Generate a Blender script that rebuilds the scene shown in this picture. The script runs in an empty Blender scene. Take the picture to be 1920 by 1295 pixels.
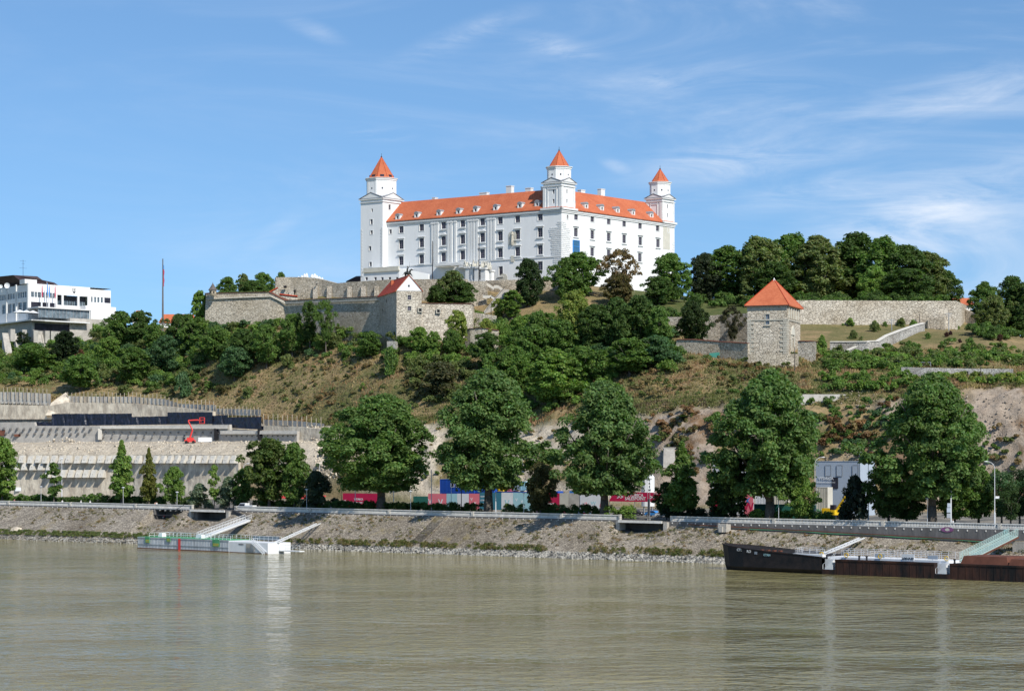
import bpy, math, random
import numpy as np
from mathutils import Vector, Matrix
R = math.radians
random.seed(7)
SC = bpy.context.scene
COL = SC.collection
F = 4000.0      # focal length in photograph pixels (1920 wide)
HZ = 860.0      # row of the horizon
CH = 23.0       # camera height above the river

# ---------------------------------------------------------------- camera
cam_d = bpy.data.cameras.new('camera')
cam_d.lens = 75.0; cam_d.sensor_width = 36.0
cam_d.shift_y = (HZ - 647.5) / 1920.0
cam_d.clip_start = 1.0; cam_d.clip_end = 20000.0
cam = bpy.data.objects.new('camera', cam_d); COL.objects.link(cam)
cam.location = (0, 0, CH); cam.rotation_euler = (R(90), 0, 0)
SC.camera = cam
SC.view_settings.view_transform = 'Standard'
SC.view_settings.look = 'None'
SC.view_settings.gamma = 1.0
SC.view_settings.use_curve_mapping = False
SC.view_settings.exposure = 0.22
SC.cycles.max_bounces = 5
SC.cycles.diffuse_bounces = 2
SC.cycles.glossy_bounces = 3
SC.cycles.transmission_bounces = 3
SC.cycles.transparent_max_bounces = 6
SC.cycles.caustics_reflective = False
SC.cycles.caustics_refractive = False

# ---------------------------------------------------------------- sun and sky
SUN = Vector((0.42, -0.61, 0.67)).normalized()
sl = bpy.data.lights.new('sun', 'SUN'); sl.energy = 4.3; sl.angle = R(0.55); sl.color = (1.0, 0.955, 0.88)
so = bpy.data.objects.new('sun', sl); COL.objects.link(so)
so.rotation_euler = SUN.to_track_quat('Z', 'Y').to_euler(); so.location = (200, -200, 300)

world = bpy.data.worlds.new('World'); SC.world = world; world.use_nodes = True
def build_world():
    nt = world.node_tree; nt.nodes.clear()
    N = nt.nodes.new; L = nt.links.new
    out = N('ShaderNodeOutputWorld'); bg = N('ShaderNodeBackground'); bg.inputs['Strength'].default_value = 0.124
    sky = N('ShaderNodeTexSky'); sky.sky_type = 'NISHITA'; sky.sun_disc = False
    sky.sun_elevation = math.asin(SUN.z); sky.sun_rotation = math.atan2(SUN.x, SUN.y)
    sky.altitude = 150; sky.air_density = 1.0; sky.dust_density = 0.15; sky.ozone_density = 3.0
    tc = N('ShaderNodeTexCoord')
    # lift the look-up a little so that the clear air just above the horizon keeps its blue
    sep = N('ShaderNodeSeparateXYZ'); L(tc.outputs['Generated'], sep.inputs[0])
    ma = N('ShaderNodeMath'); ma.operation = 'MULTIPLY_ADD'; ma.inputs[1].default_value = 0.9; ma.inputs[2].default_value = 0.085
    L(sep.outputs['Z'], ma.inputs[0])
    cmb = N('ShaderNodeCombineXYZ'); L(sep.outputs['X'], cmb.inputs[0]); L(sep.outputs['Y'], cmb.inputs[1]); L(ma.outputs[0], cmb.inputs[2])
    nv = N('ShaderNodeVectorMath'); nv.operation = 'NORMALIZE'; L(cmb.outputs[0], nv.inputs[0])
    L(nv.outputs[0], sky.inputs['Vector'])
    tint = N('ShaderNodeMix'); tint.data_type = 'RGBA'; tint.blend_type = 'MULTIPLY'; tint.inputs['Factor'].default_value = 1.0
    L(sky.outputs[0], tint.inputs['A']); tint.inputs['B'].default_value = SKYTINT
    # cirrus: stretched noise on the view direction
    mp = N('ShaderNodeMapping'); mp.inputs['Rotation'].default_value = (0, R(11), 0); mp.inputs['Scale'].default_value = (5.0, 5.0, 26.0)
    mp.inputs['Location'].default_value = (3.3, 1.2, 0.35)
    L(tc.outputs['Generated'], mp.inputs[0])
    n1 = N('ShaderNodeTexNoise'); n1.inputs['Scale'].default_value = 1.0; n1.inputs['Detail'].default_value = 8; n1.inputs['Roughness'].default_value = 0.62; n1.inputs['Distortion'].default_value = 0.7
    L(mp.outputs[0], n1.inputs['Vector'])
    r1 = N('ShaderNodeMapRange'); r1.inputs['From Min'].default_value = 0.42; r1.inputs['From Max'].default_value = 0.88; r1.interpolation_type = 'SMOOTHSTEP'
    L(n1.outputs['Fac'], r1.inputs['Value'])
    # more cirrus towards +X
    rx = N('ShaderNodeMapRange'); rx.inputs['From Min'].default_value = -0.2; rx.inputs['From Max'].default_value = 0.22; rx.inputs['To Min'].default_value = 0.10; rx.inputs['To Max'].default_value = 0.72
    L(sep.outputs['X'], rx.inputs['Value'])
    mu = N('ShaderNodeMath'); mu.operation = 'MULTIPLY'; L(r1.outputs[0], mu.inputs[0]); L(rx.outputs[0], mu.inputs[1])
    acc = mu.outputs[0]
    # single wisps seen in the photograph: direction (x, z), half sizes, tilt, strength
    fine = N('ShaderNodeTexNoise'); fine.inputs['Scale'].default_value = 3.0; fine.inputs['Detail'].default_value = 7; fine.inputs['Roughness'].default_value = 0.65; fine.inputs['Distortion'].default_value = 1.2
    L(mp.outputs[0], fine.inputs['Vector'])
    fr = N('ShaderNodeMapRange'); fr.inputs['From Min'].default_value = 0.36; fr.inputs['From Max'].default_value = 0.72; L(fine.outputs['Fac'], fr.inputs['Value'])
    for (px, py, w, h, ang, s) in WISPS:
        m = N('ShaderNodeMapping'); m.vector_type = 'TEXTURE'
        m.inputs['Location'].default_value = ((px - 960) / F, 1.0, (HZ - py) / F)
        m.inputs['Rotation'].default_value = (0, R(-ang), 0)
        m.inputs['Scale'].default_value = (w / F, 1.0, h / F)
        L(tc.outputs['Generated'], m.inputs[0])
        ln = N('ShaderNodeVectorMath'); ln.operation = 'LENGTH'; L(m.outputs[0], ln.inputs[0])
        mr = N('ShaderNodeMapRange'); mr.interpolation_type = 'SMOOTHSTEP'
        mr.inputs['From Min'].default_value = 1.0; mr.inputs['From Max'].default_value = 0.0; mr.inputs['To Max'].default_value = s
        L(ln.outputs['Value'], mr.inputs['Value'])
        mm = N('ShaderNodeMath'); mm.operation = 'MULTIPLY'; L(mr.outputs[0], mm.inputs[0]); L(fr.outputs[0], mm.inputs[1])
        ad = N('ShaderNodeMath'); ad.operation = 'ADD'; ad.use_clamp = True; L(acc, ad.inputs[0]); L(mm.outputs[0], ad.inputs[1]); acc = ad.outputs[0]
    mix = N('ShaderNodeMix'); mix.data_type = 'RGBA'; L(acc, mix.inputs['Factor']); L(tint.outputs['Result'], mix.inputs['A']); mix.inputs['B'].default_value = (6.0, 6.5, 7.3, 1)
    L(mix.outputs['Result'], bg.inputs['Color']); L(bg.outputs[0], out.inputs[0])
SKYTINT = (0.69, 0.855, 0.96, 1)
WISPS = [(1370, 310, 300, 62, 6, .55), (1045, 105, 140, 34, -14, .36), (1240, 165, 80, 26, -5, .3), (1720, 395, 340, 85, 14, .6), (715, 260, 90, 24, 0, .34),
         (595, 75, 90, 24, -20, .25), (1150, 315, 45, 18, -25, .35), (515, 445, 110, 26, 38, .22), (1800, 195, 320, 70, 10, .42), (1500, 375, 260, 44, 8, .34),
         (1800, 8, 240, 30, -6, .45), (880, 80, 200, 34, 20, .3), (1650, 480, 340, 60, 8, .42), (1400, 170, 330, 60, -3, .2)]
build_world()

# ---------------------------------------------------------------- helpers
def PW(px, py, D):
    return Vector(((px - 960) / F * D, D, CH + (HZ - py) / F * D))
def ZP(py, D): return CH + (HZ - py) / F * D
U_ = (0.804, -0.595); N_ = (0.595, 0.804)
def BK(s, d, z=0.0):      # bank frame: s along the quay, d inland from the water's edge
    return Vector((U_[0] * s + N_[0] * d, 503.5 + U_[1] * s + N_[1] * d, z))
def S_OF(px, d):
    a = (px - 960) / F
    return (a * (503.5 + N_[1] * d) - N_[0] * d) / (U_[0] - a * U_[1])
def ZQ(s): return 10.58 - (s + 201.8) * 1.15 / 322.6     # top of the balustrade
def ZG(s): return ZQ(s) - 1.2                            # promenade level
BROT = math.atan2(U_[1], U_[0])

class Frame:
    def __init__(self, o, e1, e2):
        self.o = o; l1 = math.hypot(*e1); l2 = math.hypot(*e2)
        self.e1 = (e1[0] / l1, e1[1] / l1); self.e2 = (e2[0] / l2, e2[1] / l2)
    def xy(self, u, v): return (self.o[0] + self.e1[0] * u + self.e2[0] * v, self.o[1] + self.e1[1] * u + self.e2[1] * v)
    def p(self, u, v, z): x, y = self.xy(u, v); return Vector((x, y, z))
    def u_at(self, px, v=0.0):
        a = (px - 960) / F; x, y = self.xy(0, v)
        return (a * y - x) / (self.e1[0] - a * self.e1[1])
    def v_at(self, px, u=0.0):
        a = (px - 960) / F; x, y = self.xy(u, 0)
        return (a * y - x) / (self.e2[0] - a * self.e2[1])
    def z_at(self, py, u, v): return ZP(py, self.xy(u, v)[1])

def tag(o, label=None, cat=None, group=None, kind=None):
    if label: o['label'] = label
    if cat: o['category'] = cat
    if group: o['group'] = group
    if kind: o['kind'] = kind
    return o
def empty(name, loc, label, cat, group=None, rz=0.0):
    o = bpy.data.objects.new(name, None); COL.objects.link(o)
    o.location = loc; o.rotation_euler = (0, 0, rz); o.empty_display_size = 1
    return tag(o, label, cat, group)
def copy_tree(o, parent=None):
    c = o.copy(); COL.objects.link(c); c.parent = parent
    for ch in list(o.children): copy_tree(ch, c)
    return c

class MB:
    """collects shapes; xf maps the shape's own coordinates, org is subtracted at the end"""
    def __init__(self, xf=None, org=(0, 0, 0)):
        self.v = []; self.f = []; self.m = []; self.xf = xf; self.org = Vector(org); self.mi = 0
    def add(self, vs, fs):
        b = len(self.v)
        for p in vs:
            if self.xf: p = self.xf(*p)
            self.v.append((p[0] - self.org[0], p[1] - self.org[1], p[2] - self.org[2]))
        for f in fs: self.f.append(tuple(b + i for i in f)); self.m.append(self.mi)
        return self
    def box(self, x0, x1, y0, y1, z0, z1):
        return self.add([(x0,y0,z0),(x1,y0,z0),(x1,y1,z0),(x0,y1,z0),(x0,y0,z1),(x1,y0,z1),(x1,y1,z1),(x0,y1,z1)],
                        [(0,3,2,1),(4,5,6,7),(0,1,5,4),(1,2,6,5),(2,3,7,6),(3,0,4,7)])
    def frus(self, x0, x1, y0, y1, z0, z1, i):     # box whose top is inset by i
        return self.add([(x0,y0,z0),(x1,y0,z0),(x1,y1,z0),(x0,y1,z0),(x0+i,y0+i,z1),(x1-i,y0+i,z1),(x1-i,y1-i,z1),(x0+i,y1-i,z1)],
                        [(0,3,2,1),(4,5,6,7),(0,1,5,4),(1,2,6,5),(2,3,7,6),(3,0,4,7)])
    def prism(self, pts, axis, a0, a1):            # polygon pts in the other two axes, extruded along axis
        n = len(pts)
        def mk(p, a):
            return (a, p[0], p[1]) if axis == 0 else ((p[0], a, p[1]) if axis == 1 else (p[0], p[1], a))
        return self.add([mk(p, a0) for p in pts] + [mk(p, a1) for p in pts],
                        [tuple(range(n)), tuple(range(2*n-1, n-1, -1))] + [(i, n+i, n+(i+1) % n, (i+1) % n) for i in range(n)])
    def cone(self, cx, cy, prof, n=8, a0=None, cap=True):   # prof: list of (r, z)
        if a0 is None: a0 = math.pi / n
        vs = []; fs = []
        for r, z in prof:
            for k in range(n):
                a = a0 + 2 * math.pi * k / n
                vs.append((cx + r * math.cos(a), cy + r * math.sin(a), z))
        for j in range(len(prof) - 1):
            for k in range(n):
                k2 = (k + 1) % n
                fs.append((j*n+k, j*n+k2, (j+1)*n+k2, (j+1)*n+k))
        if cap:
            fs.append(tuple(range(n-1, -1, -1))); fs.append(tuple((len(prof)-1)*n + k for k in range(n)))
        return self.add(vs, fs)
    def tube(self, p0, p1, r0, r1=None, n=5):
        p0 = Vector(p0); p1 = Vector(p1); r1 = r0 if r1 is None else r1
        d = (p1 - p0); 
        if d.length < 1e-6: return self
        d.normalize(); a = d.orthogonal().normalized(); b = d.cross(a)
        vs = []
        for p, r in ((p0, r0), (p1, r1)):
            for k in range(n):
                t = 2 * math.pi * k / n; vs.append(p + a * (r * math.cos(t)) + b * (r * math.sin(t)))
        return self.add(vs, [(k, (k+1) % n, n+(k+1) % n, n+k) for k in range(n)] + [tuple(range(n-1, -1, -1)), tuple(range(n, 2*n))])
    def ell(self, c, r, nu=8, nv=5):
        vs = []; fs = []
        for j in range(nv + 1):
            t = math.pi * j / nv
            for k in range(nu):
                a = 2 * math.pi * k / nu
                vs.append((c[0] + r[0]*math.sin(t)*math.cos(a), c[1] + r[1]*math.sin(t)*math.sin(a), c[2] - r[2]*math.cos(t)))
        for j in range(nv):
            for k in range(nu): fs.append((j*nu+k, j*nu+(k+1) % nu, (j+1)*nu+(k+1) % nu, (j+1)*nu+k))
        return self.add(vs, fs)
    def quad(self, a, b, c, d): return self.add([a, b, c, d], [(0, 1, 2, 3)])
    def build(self, name, mat, parent=None, label=None, cat=None, group=None, kind=None, loc=None, smooth=False):
        me = bpy.data.meshes.new(name); me.from_pydata(self.v, [], self.f)
        mats = mat if isinstance(mat, (list, tuple)) else [mat]
        for mm in mats: me.materials.append(mm)
        if len(mats) > 1: me.polygons.foreach_set('material_index', self.m)
        if smooth: me.polygons.foreach_set('use_smooth', [True] * len(self.f))
        me.update()
        return link(name, me, parent, label, cat, group, kind, loc)
def link(name, me, parent=None, label=None, cat=None, group=None, kind=None, loc=None):
    o = bpy.data.objects.new(name, me); COL.objects.link(o); o.parent = parent
    if loc is not None: o.location = loc
    tag(o, label, cat, group, kind)
    return o
def np_mesh(name, V, Q, mats, tint=None, mi=None, smooth=False, tri=False):
    me = bpy.data.meshes.new(name); k = 3 if tri else 4
    me.vertices.add(len(V)); me.vertices.foreach_set('co', np.asarray(V, np.float32).ravel())
    me.loops.add(len(Q) * k); me.loops.foreach_set('vertex_index', np.asarray(Q, np.int32).ravel())
    me.polygons.add(len(Q)); me.polygons.foreach_set('loop_start', np.arange(0, len(Q) * k, k, dtype=np.int32))
    me.polygons.foreach_set('loop_total', np.full(len(Q), k, np.int32))
    for m in mats: me.materials.append(m)
    if mi is not None: me.polygons.foreach_set('material_index', mi)
    if smooth: me.polygons.foreach_set('use_smooth', np.ones(len(Q), bool))
    if tint is not None:
        at = me.attributes.new('tint', 'FLOAT_COLOR', 'POINT'); at.data.foreach_set('color', np.asarray(tint, np.float32).ravel())
    me.update(calc_edges=True)
    return me
def text_mesh(s, size, mat, extrude=0.02, align='CENTER', bold=0.0):
    cu = bpy.data.curves.new('lettering', 'FONT'); cu.body = s; cu.size = size; cu.extrude = extrude; cu.align_x = align; cu.offset = bold
    cu.resolution_u = 2
    t = bpy.data.objects.new('lettering', cu); COL.objects.link(t)
    dg = bpy.context.evaluated_depsgraph_get(); dg.update()
    me = bpy.data.meshes.new_from_object(t.evaluated_get(dg)); bpy.data.objects.remove(t); bpy.data.curves.remove(cu)
    me.name = 'lettering'; me.materials.clear(); me.materials.append(mat)
    return me
def put_text(s, size, mat, parent, pos, right, up=(0, 0, 1), name='lettering', bold=0.0, align='CENTER', label=None):
    me = text_mesh(s, size, mat, 0.012, align, bold)
    r = Vector(right).normalized(); u = Vector(up).normalized(); n = r.cross(u)
    M = Matrix((r, u, n)).transposed().to_4x4(); M.translation = Vector(pos)
    o = bpy.data.objects.new(name, me); COL.objects.link(o)
    o.parent = parent; o.matrix_local = M
    if label: o['label'] = label
    return o

# ---------------------------------------------------------------- materials
def mat(name, col, rough=0.8, metal=0.0, noise=0.12, scale=0.6, col2=None, bump=0.0, bscale=None, spec=0.3, stretch=None, detail=5, contrast=None):
    m = bpy.data.materials.new(name); m.use_nodes = True
    nt = m.node_tree; b = nt.nodes['Principled BSDF']; N = nt.nodes.new; L = nt.links.new
    b.inputs['Roughness'].default_value = rough; b.inputs['Metallic'].default_value = metal; b.inputs['Specular IOR Level'].default_value = spec
    g = N('ShaderNodeNewGeometry'); mp = N('ShaderNodeMapping'); L(g.outputs['Position'], mp.inputs[0])
    if stretch: mp.inputs['Scale'].default_value = stretch
    n = N('ShaderNodeTexNoise'); n.inputs['Scale'].default_value = scale; n.inputs['Detail'].default_value = detail; n.inputs['Roughness'].default_value = 0.6
    L(mp.outputs[0], n.inputs['Vector'])
    c2 = col2 if col2 else tuple(max(0, c * (1 - noise * 2.2)) for c in col)
    mr = N('ShaderNodeMapRange'); lo, hi = contrast or (0.3, 0.7)
    mr.inputs['From Min'].default_value = lo; mr.inputs['From Max'].default_value = hi; L(n.outputs['Fac'], mr.inputs['Value'])
    mx = N('ShaderNodeMix'); mx.data_type = 'RGBA'; L(mr.outputs[0], mx.inputs['Factor']); mx.inputs['A'].default_value = (*c2, 1); mx.inputs['B'].default_value = (*col, 1)
    L(mx.outputs['Result'], b.inputs['Base Color'])
    if bump:
        n2 = N('ShaderNodeTexNoise'); n2.inputs['Scale'].default_value = bscale or scale * 4; n2.inputs['Detail'].default_value = 4; L(mp.outputs[0], n2.inputs['Vector'])
        bp = N('ShaderNodeBump'); bp.inputs['Strength'].default_value = bump; bp.inputs['Distance'].default_value = 0.3
        L(n2.outputs['Fac'], bp.inputs['Height']); L(bp.outputs[0], b.inputs['Normal'])
    return m
def stone_mat(name, ca, cb, joint, sc=1.0, zs=1.6, moss=None, bump=0.6, big=0.09, dark=None):
    """rubble masonry: voronoi stones, each with its own tone, recessed joints and large stains"""
    m = bpy.data.materials.new(name); m.use_nodes = True
    nt = m.node_tree; b = nt.nodes['Principled BSDF']; N = nt.nodes.new; L = nt.links.new
    b.inputs['Roughness'].default_value = 0.92; b.inputs['Specular IOR Level'].default_value = 0.2
    g = N('ShaderNodeNewGeometry'); mp = N('ShaderNodeMapping'); mp.inputs['Scale'].default_value = (1, 1, zs); L(g.outputs['Position'], mp.inputs[0])
    v = N('ShaderNodeTexVoronoi'); v.inputs['Scale'].default_value = sc; L(mp.outputs[0], v.inputs['Vector'])
    v2 = N('ShaderNodeTexVoronoi'); v2.feature = 'DISTANCE_TO_EDGE'; v2.inputs['Scale'].default_value = sc; L(mp.outputs[0], v2.inputs['Vector'])
    sp = N('ShaderNodeSeparateColor'); L(v.outputs['Color'], sp.inputs[0])
    mx = N('ShaderNodeMix'); mx.data_type = 'RGBA'; L(sp.outputs[0], mx.inputs['Factor']); mx.inputs['A'].default_value = (*ca, 1); mx.inputs['B'].default_value = (*cb, 1)
    r = N('ShaderNodeMapRange'); r.inputs['From Max'].default_value = 0.09; L(v2.outputs['Distance'], r.inputs['Value'])
    mj = N('ShaderNodeMix'); mj.data_type = 'RGBA'; L(r.outputs[0], mj.inputs['Factor']); mj.inputs['A'].default_value = (*joint, 1); L(mx.outputs['Result'], mj.inputs['B'])
    n = N('ShaderNodeTexNoise'); n.inputs['Scale'].default_value = big; n.inputs['Detail'].default_value = 7; n.inputs['Roughness'].default_value = 0.65; L(g.outputs['Position'], n.inputs['Vector'])
    r2 = N('ShaderNodeMapRange'); r2.inputs['From Min'].default_value = 0.42; r2.inputs['From Max'].default_value = 0.66; L(n.outputs['Fac'], r2.inputs['Value'])
    mm = N('ShaderNodeMix'); mm.data_type = 'RGBA'; mm.blend_type = 'MULTIPLY'; L(r2.outputs[0], mm.inputs['Factor']); L(mj.outputs['Result'], mm.inputs['A'])
    mm.inputs['B'].default_value = (*(dark or (0.62, 0.60, 0.57)), 1)
    last = mm
    if moss:
        n3 = N('ShaderNodeTexNoise'); n3.inputs['Scale'].default_value = 0.22; n3.inputs['Detail'].default_value = 9; n3.inputs['Roughness'].default_value = 0.75; L(g.outputs['Position'], n3.inputs['Vector'])
        r3 = N('ShaderNodeMapRange'); r3.inputs['From Min'].default_value = 0.54; r3.inputs['From Max'].default_value = 0.64; L(n3.outputs['Fac'], r3.inputs['Value'])
        m3 = N('ShaderNodeMix'); m3.data_type = 'RGBA'; L(r3.outputs[0], m3.inputs['Factor']); L(mm.outputs['Result'], m3.inputs['A']); m3.inputs['B'].default_value = (*moss, 1)
        last = m3
    L(last.outputs['Result'], b.inputs['Base Color'])
    n4 = N('ShaderNodeTexNoise'); n4.inputs['Scale'].default_value = sc * 3; n4.inputs['Detail'].default_value = 3; L(g.outputs['Position'], n4.inputs['Vector'])
    ad = N('ShaderNodeMath'); ad.operation = 'MULTIPLY_ADD'; ad.inputs[1].default_value = 0.5; L(n4.outputs['Fac'], ad.inputs[0]); L(r.outputs[0], ad.inputs[2])
    ad2 = N('ShaderNodeMath'); ad2.operation = 'ADD'; L(ad.outputs[0], ad2.inputs[0]); L(sp.outputs[1], ad2.inputs[1])
    bp = N('ShaderNodeBump'); bp.inputs['Strength'].default_value = bump; bp.inputs['Distance'].default_value = 0.25; L(ad2.outputs[0], bp.inputs['Height']); L(bp.outputs[0], b.inputs['Normal'])
    return m
def roof_mat(name, col, col2, rows=2.2):
    m = bpy.data.materials.new(name); m.use_nodes = True
    nt = m.node_tree; b = nt.nodes['Principled BSDF']; N = nt.nodes.new; L = nt.links.new
    b.inputs['Roughness'].default_value = 0.75; b.inputs['Specular IOR Level'].default_value = 0.25
    g = N('ShaderNodeNewGeometry'); mp = N('ShaderNodeMapping'); mp.inputs['Scale'].default_value = (2.2, 2.2, 3.2); L(g.outputs['Position'], mp.inputs[0])
    v = N('ShaderNodeTexVoronoi'); v.inputs['Scale'].default_value = 1.0; L(mp.outputs[0], v.inputs['Vector'])
    sp = N('ShaderNodeSeparateColor'); L(v.outputs['Color'], sp.inputs[0])
    n = N('ShaderNodeTexNoise'); n.inputs['Scale'].default_value = 0.25; n.inputs['Detail'].default_value = 6; L(g.outputs['Position'], n.inputs['Vector'])
    ad = N('ShaderNodeMath'); ad.operation = 'MULTIPLY_ADD'; ad.inputs[1].default_value = 0.35; L(sp.outputs[0], ad.inputs[0]); L(n.outputs['Fac'], ad.inputs[2])
    r = N('ShaderNodeMapRange'); r.inputs['From Min'].default_value = 0.40; r.inputs['From Max'].default_value = 0.90; L(ad.outputs[0], r.inputs['Value'])
    mx = N('ShaderNodeMix'); mx.data_type = 'RGBA'; L(r.outputs[0], mx.inputs['Factor']); mx.inputs['A'].default_value = (*col, 1); mx.inputs['B'].default_value = (*col2, 1)
    L(mx.outputs['Result'], b.inputs['Base Color'])
    w = N('ShaderNodeTexWave'); w.wave_type = 'BANDS'; w.bands_direction = 'Z'; w.inputs['Scale'].default_value = rows; L(g.outputs['Position'], w.inputs['Vector'])
    bp = N('ShaderNodeBump'); bp.inputs['Strength'].default_value = 0.35; bp.inputs['Distance'].default_value = 0.1; L(w.outputs['Fac'], bp.inputs['Height']); L(bp.outputs[0], b.inputs['Normal'])
    return m
def leaf_mat():
    m = bpy.data.materials.new('foliage'); m.use_nodes = True
    nt = m.node_tree; nt.nodes.clear(); N = nt.nodes.new; L = nt.links.new
    out = N('ShaderNodeOutputMaterial'); oi = N('ShaderNodeObjectInfo'); at = N('ShaderNodeAttribute'); at.attribute_name = 'tint'
    mx = N('ShaderNodeMix'); mx.data_type = 'RGBA'; mx.blend_type = 'MULTIPLY'; mx.inputs['Factor'].default_value = 1.0
    L(oi.outputs['Color'], mx.inputs['A']); L(at.outputs['Color'], mx.inputs['B'])
    d = N('ShaderNodeBsdfPrincipled'); d.inputs['Roughness'].default_value = 0.55; d.inputs['Specular IOR Level'].default_value = 0.22
    L(mx.outputs['Result'], d.inputs['Base Color'])
    t = N('ShaderNodeBsdfTranslucent')
    mt = N('ShaderNodeMix'); mt.data_type = 'RGBA'; mt.blend_type = 'MULTIPLY'; mt.inputs['Factor'].default_value = 1.0
    L(mx.outputs['Result'], mt.inputs['A']); mt.inputs['B'].default_value = (1.2, 1.5, 0.55, 1); L(mt.outputs['Result'], t.inputs['Color'])
    ms = N('ShaderNodeMixShader'); ms.inputs[0].default_value = 0.40; L(d.outputs[0], ms.inputs[1]); L(t.outputs[0], ms.inputs[2]); L(ms.outputs[0], out.inputs[0])
    return m
M = {}
M['leaf'] = leaf_mat()
M['bark'] = mat('bark', (0.16, 0.135, 0.11), noise=0.25, scale=2.5, bump=0.5)
M['white'] = mat('white_plaster', (0.83, 0.825, 0.805), noise=0.035, stretch=(1, 1, .22), detail=9, scale=0.5, rough=0.9, bump=0.05, bscale=2)
M['white2'] = mat('white_trim', (0.74, 0.735, 0.71), noise=0.05, scale=0.5, rough=0.9)
M['cream'] = mat('cream_plaster', (0.62, 0.59, 0.50), noise=0.08, scale=0.5, rough=0.9)
M['capstone'] = mat('grey_slate_flashing', (0.30, 0.31, 0.33), noise=0.1, rough=0.7)
M['roof'] = roof_mat('orange_clay_tile', (0.56, 0.165, 0.075), (0.44, 0.115, 0.05))
M['roof_red'] = roof_mat('red_clay_tile', (0.52, 0.075, 0.03), (0.36, 0.05, 0.025))
M['dark_roof'] = mat('brown_sheet_roof', (0.055, 0.035, 0.04), noise=0.2, rough=0.6)
M['shingle'] = mat('grey_brown_shingle', (0.16, 0.14, 0.13), noise=0.2, scale=2)
M['glass'] = mat('dark_window_glass', (0.045, 0.042, 0.065), rough=0.25, noise=0.35, scale=0.5, spec=0.5)
M['glass_blue'] = mat('blue_glass', (0.05, 0.16, 0.30), rough=0.12, noise=0.15, scale=0.4, spec=0.6)
M['glass_pale'] = mat('pale_window_glass', (0.22, 0.28, 0.32), rough=0.15, noise=0.3, scale=0.5, spec=0.6)
M['glaze'] = mat('window_bar_paint', (0.26, 0.23, 0.27), noise=0.1)
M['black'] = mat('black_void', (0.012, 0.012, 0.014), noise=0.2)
M['copper'] = mat('dark_finial_metal', (0.05, 0.055, 0.05), rough=0.5, metal=0.4)
M['stone'] = stone_mat('rubble_wall', (0.66, 0.585, 0.465), (0.44, 0.385, 0.30), (0.24, 0.205, 0.16), sc=1.05, dark=(.78, .75, .70))
M['stone_light'] = stone_mat('pale_rubble_wall', (0.68, 0.61, 0.50), (0.47, 0.415, 0.335), (0.27, 0.23, 0.18), sc=0.95, dark=(0.78, 0.74, 0.68))
M['stone_block'] = stone_mat('grey_ashlar', (0.60, 0.58, 0.53), (0.42, 0.40, 0.37), (0.20, 0.19, 0.18), sc=1.3)
M['quoin'] = mat('quoin_stone', (0.56, 0.52, 0.43), noise=0.15, scale=1.2, bump=0.4)
M['paving'] = stone_mat('river_bank_paving', (0.46, 0.405, 0.325), (0.24, 0.205, 0.165), (0.09, 0.08, 0.065), sc=1.6, zs=2.4, moss=(0.27, 0.22, 0.125), big=0.06)
M['concrete'] = mat('weathered_concrete', (0.52, 0.485, 0.43), noise=0.16, scale=0.5, bump=0.25, bscale=3, detail=8)
M['concrete_light'] = mat('pale_concrete', (0.66, 0.62, 0.54), noise=0.12, scale=0.8, bump=0.2, bscale=3, detail=8)
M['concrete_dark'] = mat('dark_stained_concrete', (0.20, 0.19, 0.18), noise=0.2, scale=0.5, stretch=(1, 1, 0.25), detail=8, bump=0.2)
M['balus'] = mat('balustrade_cast_stone', (0.88, 0.84, 0.76), noise=0.13, scale=0.9, bump=0.15)
M['limestone'] = mat('limestone_face', (.68, .60, .47), rough=.95, col2=(.42, .36, .28), scale=.45, detail=11, contrast=(.40, .60), bump=.9, bscale=.8, stretch=(1, 1, .55))
M['asphalt'] = mat('asphalt', (0.10, 0.10, 0.10), noise=0.1, scale=0.7)
M['membrane'] = mat('black_blue_membrane', (0.018, 0.022, 0.045), rough=0.4, noise=0.4, scale=0.9, bump=0.9, bscale=0.7, spec=0.5)
M['steel'] = mat('galvanised_steel', (0.45, 0.46, 0.47), rough=0.45, metal=0.5, noise=0.08)
M['lamp'] = mat('lamp_white_paint', (0.72, 0.73, 0.74), rough=0.5, noise=0.05)
M['dark_metal'] = mat('dark_metal', (0.05, 0.05, 0.055), rough=0.5, metal=0.3)
M['timber'] = mat('pale_timber_posts', (0.47, 0.40, 0.30), noise=0.2, scale=1.2)
M['red'] = mat('crimson_paint', (0.53, 0.015, 0.075), rough=0.5, noise=0.04)
M['lift_red'] = mat('boom_lift_red', (0.75, 0.06, 0.05), rough=0.4, noise=0.05)
M['pink'] = mat('pink_board', (0.80, 0.20, 0.24), rough=0.6, noise=0.04)
M['turq'] = mat('pale_turquoise_board', (0.38, 0.63, 0.68), rough=0.6, noise=0.04)
M['teal'] = mat('petrol_board', (0.05, 0.20, 0.27), rough=0.6, noise=0.04)
M['white_paint'] = mat('white_paint', (0.78, 0.79, 0.79), rough=0.45, noise=0.05, scale=0.8)
M['blue'] = mat('blue_container_paint', (0.02, 0.09, 0.42), rough=0.5, noise=0.08)
M['blue_bright'] = mat('bright_blue_paint', (0.05, 0.25, 0.62), rough=0.4, noise=0.05)
M['yellow'] = mat('yellow_paint', (0.80, 0.52, 0.02), rough=0.45, noise=0.06)
M['green_net'] = mat('green_fence_net', (0.03, 0.17, 0.13), noise=0.15, scale=1.0)
M['green_paint'] = mat('green_deck_paint', (0.10, 0.36, 0.17), rough=0.6, noise=0.15, scale=0.6)
M['hull_white'] = mat('dirty_white_hull', (0.60, 0.63, 0.65), rough=0.5, noise=0.18, scale=0.9, stretch=(1, 1, 0.25), detail=8)
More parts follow.
